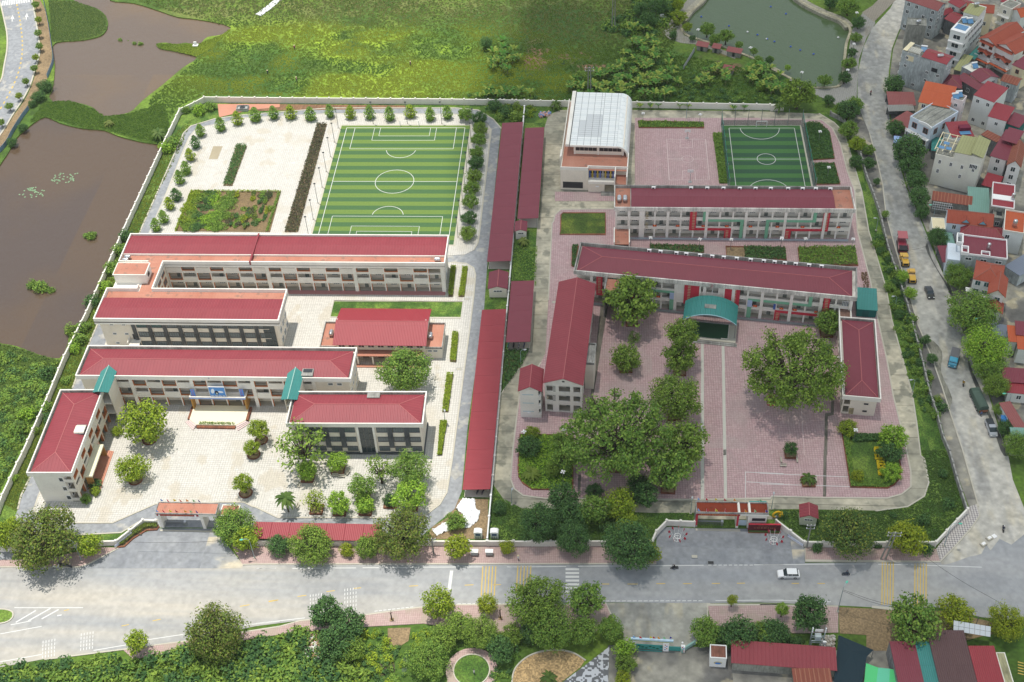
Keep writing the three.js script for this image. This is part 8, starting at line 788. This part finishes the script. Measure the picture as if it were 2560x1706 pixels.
function truck(label,pos,turn,cab,box,L,cover){const g=thing('truck',label,'truck',pos,turn),h=L/2;bx(g,'chassis',M.black,-h,h-0.3,0.55,0.8,-0.8,0.8);side([[h-1.9,0.6],[h-1.9,2.2],[h-0.55,2.2],[h-0.12,1.3],[h-0.1,0.6]],2.0,cab,g,'cab');bx(g,'windscreen',glassM,h-0.5,h-0.28,1.35,2.0,-0.85,0.85);bx(g,'cargo_box',box,-h,h-2.0,0.8,2.3,-1.1,1.1);if (cover){part(g,'canvas_cover',new THREE.CylinderGeometry(1.12,1.12,L-2.0,14,1,false,0,Math.PI).rotateZ(Math.PI/2).scale(1,0.55,1).translate(-1,2.3,0),cover);for (let i=0;i<4;i++) bx(g,'cover_hoop',cover,-h+0.3+i*1.4,-h+0.4+i*1.4,2.3,2.94,-0.3,0.3);bx(g,'tailboard',std({color:lin(0.3,0.12,0.07)}),-h-0.08,-h,0.9,1.6,-1.0,1.0);} else bx(g,'load_floor',std({color:lin(0.13,0.13,0.14)}),-h+0.1,h-2.1,2.3,2.36,-1.0,1.0);for (const s of [-1,1]){for (const x of [-h*0.62,-h*0.3,h*0.62]) if (cover||x !== -h*0.3) wheel(g,x,s*0.95,1.3);bx(g,'headlight',lampM,h-0.12,h-0.02,0.8,1.0,s*0.7-0.2,s*0.7+0.2);bx(g,'mirror',M.black,h-0.6,h-0.5,1.5,1.9,s*1.05,s*1.2);} return g;}
truck('blue-cabbed truck with grey open box on the east street',...heading(B4,1320,870,1292,990),paintM(0.03,0.28,0.42),M.metal,5.6);const army=std({color:lin(0.06,0.1,0.075)});truck('army green covered truck parked on the east street',...heading(B4,1500,1280,1440,1150),army,army,7.4,std({color:lin(0.12,0.19,0.15),map:grimeTex}));
const yel=paintM(0.62,0.36,0.03);function roller(label,pos,turn,cabz){const g=thing('road_roller',label,'road roller',pos,turn,'yellow road machines');side([[-1.9,0.7],[-1.9,1.5],[-0.4,1.7],[0.5,1.5],[0.6,0.7]],1.7,yel,g,'engine_hood');part(g,'drum',new THREE.CylinderGeometry(0.7,0.7,1.9,18).rotateX(Math.PI/2),M.metal,1.7,0.7,0);bx(g,'drum_frame',yel,0.6,2.3,0.7,0.95,-1.1,-0.96);bx(g,'drum_frame',yel,0.6,2.3,0.7,0.95,0.96,1.1);bx(g,'drum_guard',yel,1.0,2.5,1.42,1.6,-1.0,1.0);bx(g,'cab_roof',yel,cabz-0.6,cabz+0.7,2.5,2.6,-0.75,0.75);for (const a of [-0.5,0.55]) for (const b of [-0.65,0.65]) bx(g,'cab_post',M.black,cabz+a,cabz+a+0.08,1.4,2.5,b,b+0.06);for (const s of [-1,1]) wheel(g,-1.3,s*0.9,1.8);bx(g,'grille',M.black,-2.02,-1.94,0.8,1.4,-0.6,0.6);}
roller('yellow road roller parked behind the red road paver',...heading(B4,985,305,965,225),0.2);roller('yellow road roller with rounded hood parked below the first roller',...heading(B4,1030,415,1015,340),0.9);
{const [p,t]=heading(B4,965,215,950,105),g=thing('road_paver','dark red road paver with flat red canopy parked on the east street','road paver',p,t),rm=paintM(0.25,0.03,0.05);side([[-3,0.5],[-3,1.3],[-1,1.6],[2.6,1.6],[2.8,0.5]],2.2,rm,g,'body');bx(g,'canopy',std({color:lin(0.4,0.12,0.13)}),0.2,3.4,3.0,3.15,-1.3,1.3);for (const x of [0.4,3.1]) for (const z of [-1.1,1.1]) bx(g,'canopy_post',M.black,x,x+0.1,1.6,3.0,z-0.05,z+0.05);bx(g,'hopper',M.black,-3.2,-1.2,1.3,1.75,-1.2,1.2);for (const s of [-1,1]) bx(g,'hopper_wing',rm,-3.1,-1.1,1.3,2.2,s*1.25-0.08,s*1.25+0.08);for (const s of [-1,1]) bx(g,'track',M.black,-2.4,2.4,0,0.6,s*1.0-0.25,s*1.0+0.25);}
// people: one continuous skin over a skeleton of tapered capsules
const{MarchingCubes}=await import('three/addons/objects/MarchingCubes.js');
const bodyCache=new Map();
function bodyG(key,bones,top,cols){
  const k=key+cols.join();if (bodyCache.has(k)) return bodyCache.get(k);
  const N=40,S=1.1,mc=new MarchingCubes(N,std({}),false,false,20000),a=V3(),b=V3(),q=V3();mc.isolation=0;
  for (let z=0;z<N;z++) for (let y=0;y<N;y++) for (let x=0;x<N;x++){q.set((x-N/2)/(N/2)*S,(y-N/2)/(N/2)*S+0.95,(z-N/2)/(N/2)*S);let d=9;for (const [A,B,r0,r1] of bones){a.set(...A);b.set(...B).sub(a);const t=Math.min(1,Math.max(0,q.clone().sub(a).dot(b)/b.lengthSq())),e=q.distanceTo(a.addScaledVector(b,t))-(r0+(r1-r0)*t),h=Math.max(0.05-Math.abs(d-e),0)/0.05;d=Math.min(d,e)-h*h*0.0125;} mc.field[x+y*N+z*N*N]=-d;}
  mc.update();const n=mc.count,P=mc.positionArray.slice(0,n*3),C=[];for (let i=0;i<n;i++){P[i*3] *= S;P[i*3+1]=P[i*3+1]*S+0.95;P[i*3+2] *= S;const c=P[i*3+1]>top?cols[2]:P[i*3+1]>top-0.62?cols[0]:cols[1];C.push(...c);}
  const g=new THREE.BufferGeometry();g.setAttribute('position',new THREE.Float32BufferAttribute(P,3));g.setAttribute('normal',new THREE.Float32BufferAttribute(mc.normalArray.slice(0,n*3),3));g.setAttribute('color',new THREE.Float32BufferAttribute(C,3));bodyCache.set(k,g);return g;
}
const limb2=(f)=>[-1,1].flatMap((s)=>f(s)),skinM=std({vertexColors:true,roughness:0.9});
const STAND=[[[0,0.95,0],[0,1.4,0],0.15,0.17],[[0,1.45,0],[0,1.55,0],0.06,0.06],[[0,1.63,0.01],[0,1.7,0],0.1,0.1],...limb2((s)=>[[[s*0.09,0.92,0],[s*0.11,0.5,0.04*s],0.1,0.075],[[s*0.11,0.5,0.04*s],[s*0.12,0.08,0.06*s],0.075,0.055],[[s*0.12,0.06,0.06*s],[s*0.13,0.05,0.06*s+0.14],0.05,0.045],[[s*0.19,1.4,0],[s*0.26,1.12,0.02],0.06,0.05],[[s*0.26,1.12,0.02],[s*0.26,0.88,0.12],0.05,0.04]])];
const RIDE=[[[0,0.85,0],[0.12,1.3,0],0.15,0.17],[[0.13,1.35,0],[0.15,1.46,0],0.06,0.06],[[0.16,1.54,0],[0.17,1.6,0],0.11,0.11],...limb2((s)=>[[[0,0.82,s*0.1],[0.36,0.72,s*0.16],0.1,0.08],[[0.36,0.72,s*0.16],[0.28,0.3,s*0.17],0.075,0.055],[[0.28,0.28,s*0.17],[0.42,0.27,s*0.17],0.05,0.045],[[0.12,1.28,s*0.2],[0.3,1.06,s*0.25],0.06,0.05],[[0.3,1.06,s*0.25],[0.52,1.02,s*0.22],0.05,0.04]])];
const SK=[0.35,0.2,0.13];
function person(label,p,turn,c1,c2,hat,pose=STAND,y=0,top=1.52){const t=thing('person',label,'person',[p.x,y,p.z],turn);part(t,'body',bodyG(pose===STAND?'s':'r',pose,top,[c1,c2,SK]),skinM);const hx=pose===STAND?0:0.165,hy=pose===STAND?1.7:1.6;if (hat==='cone') part(t,'hat',new THREE.ConeGeometry(0.26,0.2,14),std({color:lin(0.6,0.5,0.32)}),hx,hy+0.14,0);else part(t,'hat',new THREE.SphereGeometry(0.14,10,6,0,6.3,0,1.7),std({color:lin(...hat)}),hx,hy+0.01,0);return t;}
function bike(label,p,turn,c,parked){const g=thing('motorbike',label,'motorbike',p,turn,'motorbikes'),m=paintM(...c);wheel(g,0.62,0,0.78);wheel(g,-0.6,0,0.78);side([[-0.75,0.62],[-0.7,0.74],[-0.05,0.72],[0.1,0.45],[0.4,0.5],[0.5,0.95],[0.58,0.9],[0.5,0.4],[0.2,0.3],[-0.3,0.35]],0.34,m,g,'fairing');bx(g,'seat',M.black,-0.72,0,0.72,0.8,-0.14,0.14);part(g,'handlebar',barG(V3(0.48,1.02,-0.34),V3(0.48,1.02,0.34),0.03),M.metal);part(g,'fork',barG(V3(0.5,1.0,0),V3(0.62,0.3,0),0.04),M.metal);bx(g,'headlight',lampM,0.56,0.64,0.86,0.98,-0.08,0.08);return g;}
[[C3,1175,800,1130,802,[0.02,0.02,0.025],[0.03,0.03,0.04],[0.3,0.3,0.32],'on the south road before the right gate'],[C4,555,845,605,843,[0.03,0.04,0.06],[0.03,0.05,0.08],[0.1,0.1,0.12],'on the south road behind the white car'],[C4,1640,520,1645,560,[0.02,0.02,0.025],[0.02,0.03,0.06],[0.6,0.6,0.62],'crossing the road junction'],[B4,1372,1070,1375,1105,[0.05,0.04,0.02],[0.35,0.2,0.01],[0.6,0.6,0.6],'riding up the east street in yellow'],[A4,748,620,748,655,[0.03,0.02,0.02],[0.2,0.05,0.05],[0.1,0.1,0.1],'far up the east street']].forEach(([f,x0,y0,x1,y1,bc,c1,hat,w])=>{const [p,t]=heading(f,x0,y0,x1,y1);bike('motorbike ridden '+w,p,t,bc);person('motorbike rider '+w,p,t,c1,[0.03,0.03,0.05],hat,RIDE,0,1.42);});
[[C1,385,795,'first'],[C1,420,782,'second'],[C1,465,790,'third']].forEach(([f,x,y,o])=>bike(`${o} motorbike from the left parked under the huge olive-brown tree`,g1(f,x,y),rr(-0.3,0.5),o==='first'?[0.5,0.55,0.55]:[0.02,0.02,0.03]));[[C2,1500,285,'left'],[C2,1535,287,'right']].forEach(([f,x,y,o])=>bike(`${o} motorbike parked under the near end of the bright red shed`,g1(f,x,y),1.3,[0.05,0.05,0.07]));for (let i=0;i<4;i++) bike(`${ord[i]} motorbike from the left at the near end of the short maroon shed`,g1(B2,1705+i*36,830),1.5,[[0.05,0.3,0.28],[0.03,0.03,0.05],[0.3,0.3,0.32],[0.04,0.05,0.12]][i]);
[[A2,262,335,[0.5,0.12,0.2],'in pink working in the meadow, farther one'],[A2,275,550,[0.55,0.25,0.28],'in pale pink working in the meadow, nearer one'],[A2,80,505,[0.03,0.04,0.1],'in dark clothes working at the left of the meadow'],[A2,1045,445,[0.25,0.1,0.12],'in dull red working in the middle of the meadow'],[C3,97,745,[0.6,0.6,0.6],'in white standing on the pavement beside the small round tree'],[B4,1492,1300,[0.08,0.12,0.25],'in blue standing behind the army truck'],[C2,1475,1515,[0.65,0.62,0.6],'in white standing on the round lawn']].forEach(([f,x,y,c,w],i)=>person('person '+w,g1(f,x,y),i*1.3,c,[0.06,0.06,0.08],i<5?'cone':[0.05,0.04,0.04]));
// ---------------------------------------------------------------- small things
const bench=(f,x,y,t,l)=>{const g=thing('bench',l,'bench',g1(f,x,y).setY(0.2),t,'stone benches');bx(g,'seat',M.kerb,-0.75,0.75,0.38,0.48,-0.2,0.2);for (const s of [-0.55,0.45]) bx(g,'leg',M.kerb,s,s+0.12,0,0.38,-0.17,0.17);bx(g,'backrest',M.kerb,-0.75,0.75,0.6,0.9,-0.24,-0.17);for (const s of [-0.5,0.4]) bx(g,'back_post',M.kerb,s,s+0.1,0.48,0.6,-0.24,-0.17);};
[[C2,538,182,0,'front left of the bright tree ringed by benches'],[C2,580,188,0,'front right of the bright tree ringed by benches'],[C2,625,162,1.2,'right of the bright tree ringed by benches'],[C2,295,245,1.5,'left of the dense bright courtyard tree'],[C2,285,390,1.4,'right of the courtyard palm'],[C2,400,235,1.4,'right of the dense bright courtyard tree'],[C4,142,75,1.57,'left of the small dark tree planter'],[C4,250,75,1.57,'right of the small dark tree planter'],[C4,157,115,0,'in front of the small dark tree planter'],[C4,378,205,1.57,'right of the short thick palm']].forEach(([f,x,y,t,l])=>bench(f,x,y,t,'stone bench '+l));
for (const [x,l] of [[1502,'left'],[1612,'right']]){const g=thing('kiosk',`white transformer kiosk with arched top, ${l} of the dividing fence end`,'kiosk',g1(C2,x,600),0,'white kiosks by the wall');bx(g,'cabinet',M.plain,-0.85,0.85,0,2.0,-1.1,0);bx(g,'screen',std({color:lin(0.05,0.09,0.2),roughness:0.3}),-0.55,0.55,1.1,1.8,0,0.04);part(g,'arched_top',new THREE.CylinderGeometry(0.95,0.95,1.3,16,1,false,0,Math.PI).rotateX(Math.PI/2).rotateZ(Math.PI/2).scale(1,0.5,1).translate(0,2.0,-0.55),M.plain);for (let i=0;i<3;i++) bx(g,'panel',M.grey,-0.7+i*0.5,-0.3+i*0.5,0.15,0.9,0,0.03);const b=thing('cabinet_box',`grey metal cabinet on a plinth on the pavement, ${l} one`,'cabinet',g1(C2,x-25-(l==='left'?0:10),720),0,'grey cabinets on the pavement');bx(b,'case',M.grey,-0.75,0.75,0.35,1.5,-0.8,0);bx(b,'lid',M.plain,-0.85,0.85,1.5,1.6,-0.9,0.1);bx(b,'plinth',M.brickEdge,-0.8,0.8,0,0.35,-0.85,0.05);}
{const wm=std({color:lin(0.78,0.78,0.79),roughness:0.6}),sheetG=(P,h)=>{const c=P.reduce((s,p)=>s.add(p),V3(0,0,0)).divideScalar(P.length),g=new THREE.PlaneGeometry(2,2,44,44).rotateX(-Math.PI/2),q=g.attributes.position,r=Math.max(...P.map((p)=>p.distanceTo(c))),poly=P.map((p)=>[p.x,p.z]),idx=[];for (let i=0;i<q.count;i++){const x=c.x+q.getX(i)*r,z=c.z+q.getZ(i)*r;q.setXYZ(i,x,0.1+h*Math.abs(fbm(x*1.6,z*1.6,4)-0.5)*2,z);} const src=g.index.array;for (let i=0;i<src.length;i += 3){const mx=(q.getX(src[i])+q.getX(src[i+1])+q.getX(src[i+2]))/3,mz=(q.getZ(src[i])+q.getZ(src[i+1])+q.getZ(src[i+2]))/3;if (inPoly(poly,mx,mz)) idx.push(src[i],src[i+1],src[i+2]);} g.setIndex(idx);g.computeVertexNormals();return g;};
  lay('bare_soil',C2(1340,330,1570,330,1565,600,1150,605,1190,520,1290,460),M.dirt,0.07);single('plastic_sheet',sheetG(gp(C2(1395,330,1480,335,1485,400,1515,420,1500,480,1440,530,1390,530,1400,440,1350,400)),1.3),wm,'upper crumpled white plastic sheet beside the near end of the red shed','plastic sheet','white plastic sheets');single('plastic_sheet',sheetG(gp(C2(1190,545,1260,500,1310,480,1320,540,1220,580)),1.0),wm,'lower crumpled white plastic sheet beside the asphalt bend','plastic sheet','white plastic sheets');
  const heap=(name,label,P,n,cols,s)=>{const Q=P.map((p)=>[p.x,p.z]),L=[];scatter(Q,n,(x,z)=>{const g=new THREE.DodecahedronGeometry(s*rr(0.5,1.3),0);g.deleteAttribute('uv');g.translate(x,0.1+rr(0,0.7),z);const c=cols[Math.floor(rnd()*cols.length)],a=[];for (let i=0;i<g.attributes.position.count;i++) a.push(...c);g.setAttribute('color',new THREE.Float32BufferAttribute(a,3));L.push(g);});single(name,mergeGeometries(L),std({vertexColors:true}),label,'rubble',null,'stuff');};
  heap('rubble_heap','pale heap of rubble and rubbish beside the near road',gp(C2(325,1255,420,1250,435,1350,420,1420,345,1420,315,1330)),420,[[0.7,0.68,0.64],[0.5,0.35,0.25],[0.6,0.58,0.55],[0.4,0.2,0.12]],0.28);heap('rubble_heap','rubbish heap beside the transformer frame at the bottom',gp(C4(430,1270,510,1260,500,1340,400,1345)),200,[[0.5,0.45,0.38],[0.35,0.3,0.24],[0.6,0.58,0.54]],0.25);heap('rubble_heap','heap of red bricks and blue bags at the lane end behind the gym',gp(A3(235,770,330,765,300,790,240,800)),130,[[0.5,0.25,0.2],[0.55,0.4,0.36],[0.2,0.3,0.55]],0.3);heap('leaf_litter','brown dry leaf litter beside the teal shed',gp(B4(680,340,720,335,740,430,700,440)),140,[[0.16,0.1,0.05],[0.22,0.14,0.08]],0.16);}
[[A3,1335,345,3.6,'first from the left'],[A3,1430,358,2.4,'second from the left'],[A3,1550,385,4.6,'third from the left'],[A3,1510,505,3.2,'nearest']].forEach(([f,x,y,w,l])=>{const p=g1(f,x,y),g=thing('garden_shed',`little rusty red-roofed garden shed below the green pond, ${l}`,'shed',p,-0.35,'garden sheds below the pond');bx(g,'wall',hw.conc,-w/2,w/2,0,1.9,-1.8,0);part(g,'roof',panelG([V3(-w/2-0.3,1.95,0.4),V3(w/2+0.3,1.95,0.4),V3(w/2+0.3,2.4,-2.2),V3(-w/2-0.3,2.4,-2.2)],0.08),RM.dullred);bx(g,'door',M.dark,-0.4,0.4,0,1.6,0,0.05);});
{const g=thing('tarp_fence','grey sheet fence beside the garden sheds below the pond','fence',g1(A3,1245,410)),o=g.position,a=g1(A3,1212,475).sub(o),b=g1(A3,1290,345).sub(o);for (let i=0;i<5;i++){const p=a.clone().lerp(b,i/5),q=a.clone().lerp(b,(i+1)/5);part(g,'sheet',boxG(p.distanceTo(q)-0.03,1.7,0.05),M.grey,(p.x+q.x)/2,0.85,(p.z+q.z)/2,Math.atan2(-(q.z-p.z),q.x-p.x));}}
{const g=thing('tomb','low grey stone tomb on the red tiled patio by the far wall','tomb',g1(A1,1640,742),0.05);bx(g,'base',M.grey,-2,2,0.14,0.7,-1.3,1.3);parapet(g,M.dk||M.grimy,-1.9,1.9,-1.2,1.2,0.7,1.1,0.25,'rim');bx(g,'slab',M.dark,-0.8,0.8,0.7,0.95,-0.5,0.5);const t2=thing('tomb','small white tomb on the grass tongue of the upper pond','tomb',g1(A1,1322,315));bx(t2,'base',M.plain,-0.9,0.9,0,0.7,-0.7,0.7);bx(t2,'stele',M.plain,-0.5,0.5,0.7,1.8,-0.3,0.1);for (const [x,y,l] of [[1005,78,'white tomb among the bushes left of the pond, larger'],[1065,135,'white tomb among the bushes left of the pond, smaller']]){const t=thing('tomb',l,'tomb',g1(A3,x,y));bx(t,'base',M.plain,-1.8,1.8,0,0.7,-1,1);bx(t,'stele',M.plain,-0.8,0.8,0.7,1.9,-0.8,-0.4);}}
struct('concrete_strip',ribbonG(gp(A1(1745,105,1820,50,1892,-10,1990,-90)),2.6,0,0.25),std({color:lin(0.62,0.63,0.64)}));
{const L=A3(1335,100,1522,162,1648,202,1715,222,1780,250,1830,268,1805,32).concat(A4(48,250,100,268,210,302,275,325,365,352,532,240,178,80,75,32));L.forEach(([x,y],i)=>{const t=thing('buoy',`${ord[i]} small floating buoy on the green pond`,'buoy',G(x,y).setY(-0.95),0,'buoys on the green pond');part(t,'float',new THREE.SphereGeometry(0.36,10,8),i % 5===2?M.plain:std({color:lin(0.03,0.1,0.45)}),0,0.15,0);part(t,'ring',new THREE.TorusGeometry(0.36,0.06,5,14).rotateX(Math.PI/2),M.metal,0,0.15,0);});}
[[C2,270,1225,2.2,'left'],[C2,918,1150,2.6,'middle'],[C2,1652,1140,3.2,'right']].forEach(([f,x,y,h,l])=>{const t=thing('dead_tree',`lopped dead tree trunk on the near pavement, ${l} one`,'tree',g1(f,x,y),0,'lopped trunks on the near pavement');part(t,'trunk',trunkG(h,0.16,[V3(0.5,h+0.6,0.1),V3(-0.4,h+0.5,0.2),V3(0.1,h+0.7,-0.4)]),std({color:lin(0.1,0.07,0.05)}));bx(t,'root_collar',M.dirt,-0.4,0.4,0.16,0.3,-0.4,0.4);});
{const g=thing('transformer_frame','steel transformer frame with grey boxes and insulators at the bottom edge','transformer',g1(C4,380,1330)),gm=std({color:lin(0.4,0.46,0.46),roughness:0.5});for (const x of [-1.3,1.3]) for (const z of [-0.5,0.5]) bx(g,'leg',gm,x-0.1,x+0.1,0,z<0?6.2:3,z-0.1,z+0.1);for (const y of [0.6,2.4,3.0]){bx(g,'crossbeam',gm,-1.4,1.4,y,y+0.15,0.5,0.62);bx(g,'crossbeam',gm,-1.4,1.4,y,y+0.15,-0.62,-0.5);} bx(g,'transformer_tank',gm,-0.7,0.5,3.15,4.3,-0.5,0.5);bx(g,'control_box',M.plain,0.9,1.6,2.2,3.2,0.62,0.95);bx(g,'banner_sheet',M.plain,-0.8,0.8,5.0,5.8,-0.4,-0.34);for (const x of [-1.3,1.3]) for (const y of [5.0,5.6,6.2]) part(g,'insulator',new THREE.SphereGeometry(0.16,8,6),M.plain,x,y,-0.3);for (const x of [-0.8,0,0.8]) part(g,'bushing',new THREE.CylinderGeometry(0.06,0.1,0.5,6),M.plain,x*0.5,4.5,0);}
[[C4,1510,640,'left'],[C4,1550,600,'right']].forEach(([f,x,y,l])=>{const g=thing('manhole_block',`pale broken concrete block standing in the road junction, ${l} one`,'concrete block',g1(f,x,y),0.6,'concrete blocks in the junction');bx(g,'ring',M.kerb,-0.7,0.7,0,0.5,-0.5,0.5);bx(g,'lid',M.plain,-0.45,0.45,0.5,0.56,-0.3,0.3);if (l==='right') bx(g,'slab',M.plain,0.8,1.8,0,0.3,-0.3,0.6);});
{const g=thing('play_ride','bright yellow spring ride on the lawn right of the right gate','play ride',g1(C3,1840,455),0.3),ym=std({color:lin(0.7,0.42,0.01)});part(g,'arch',new THREE.TorusGeometry(0.9,0.22,6,16,4.4),ym,0,1.1,0);bx(g,'seat',ym,0.5,1.5,0.3,1.2,-0.5,0.5);bx(g,'base',M.metal,-0.5,1.2,0,0.3,-0.3,0.3);const s=thing('basketball_hoop','white basketball stand at the far end of the marked court','basketball hoop',g1(A3,1238,950)),s2=thing('basketball_hoop','white basketball stand at the near end of the marked court','basketball hoop',g1(A3,1256,1222),Math.PI);for (const q of [s,s2]){q.position.y=0.2;bx(q,'post',M.grey,-0.08,0.08,0,3,-0.9,-0.74);part(q,'arm',barG(V3(0,2.9,-0.8),V3(0,3.2,0),0.06),M.grey);bx(q,'backboard',M.plain,-0.9,0.9,2.8,3.8,0,0.06);part(q,'rim',new THREE.TorusGeometry(0.23,0.03,5,14).rotateX(Math.PI/2),M.orange,0,3.0,0.3);bx(q,'foot',M.grey,-0.5,0.5,0,0.2,-1.4,-0.5);}}
for (const [f,x,y,l] of [[C3,1288,722,'pale concrete manhole cover in the right forecourt'],[C3,1398,764,'dark drain grate at the edge of the right forecourt'],[B2,1370,985,'grey manhole cover on the plaza beside the lane'],[B2,1425,512,'grey manhole cover on the plaza near the lane bend'],[B3,342,532,'grey manhole cover on the pink paving beside the concrete lane']]){const m=thing('manhole_cover',l,'manhole cover',g1(f,x,y));bx(m,'frame',M.metal,-0.7,0.7,0.04,0.212,-0.45,0.45);bx(m,'lid',l.startsWith('dark')?M.black:M.kerb,-0.6,0.6,0.212,0.222,-0.36,0.36);}
renderer.render(scene,camera);
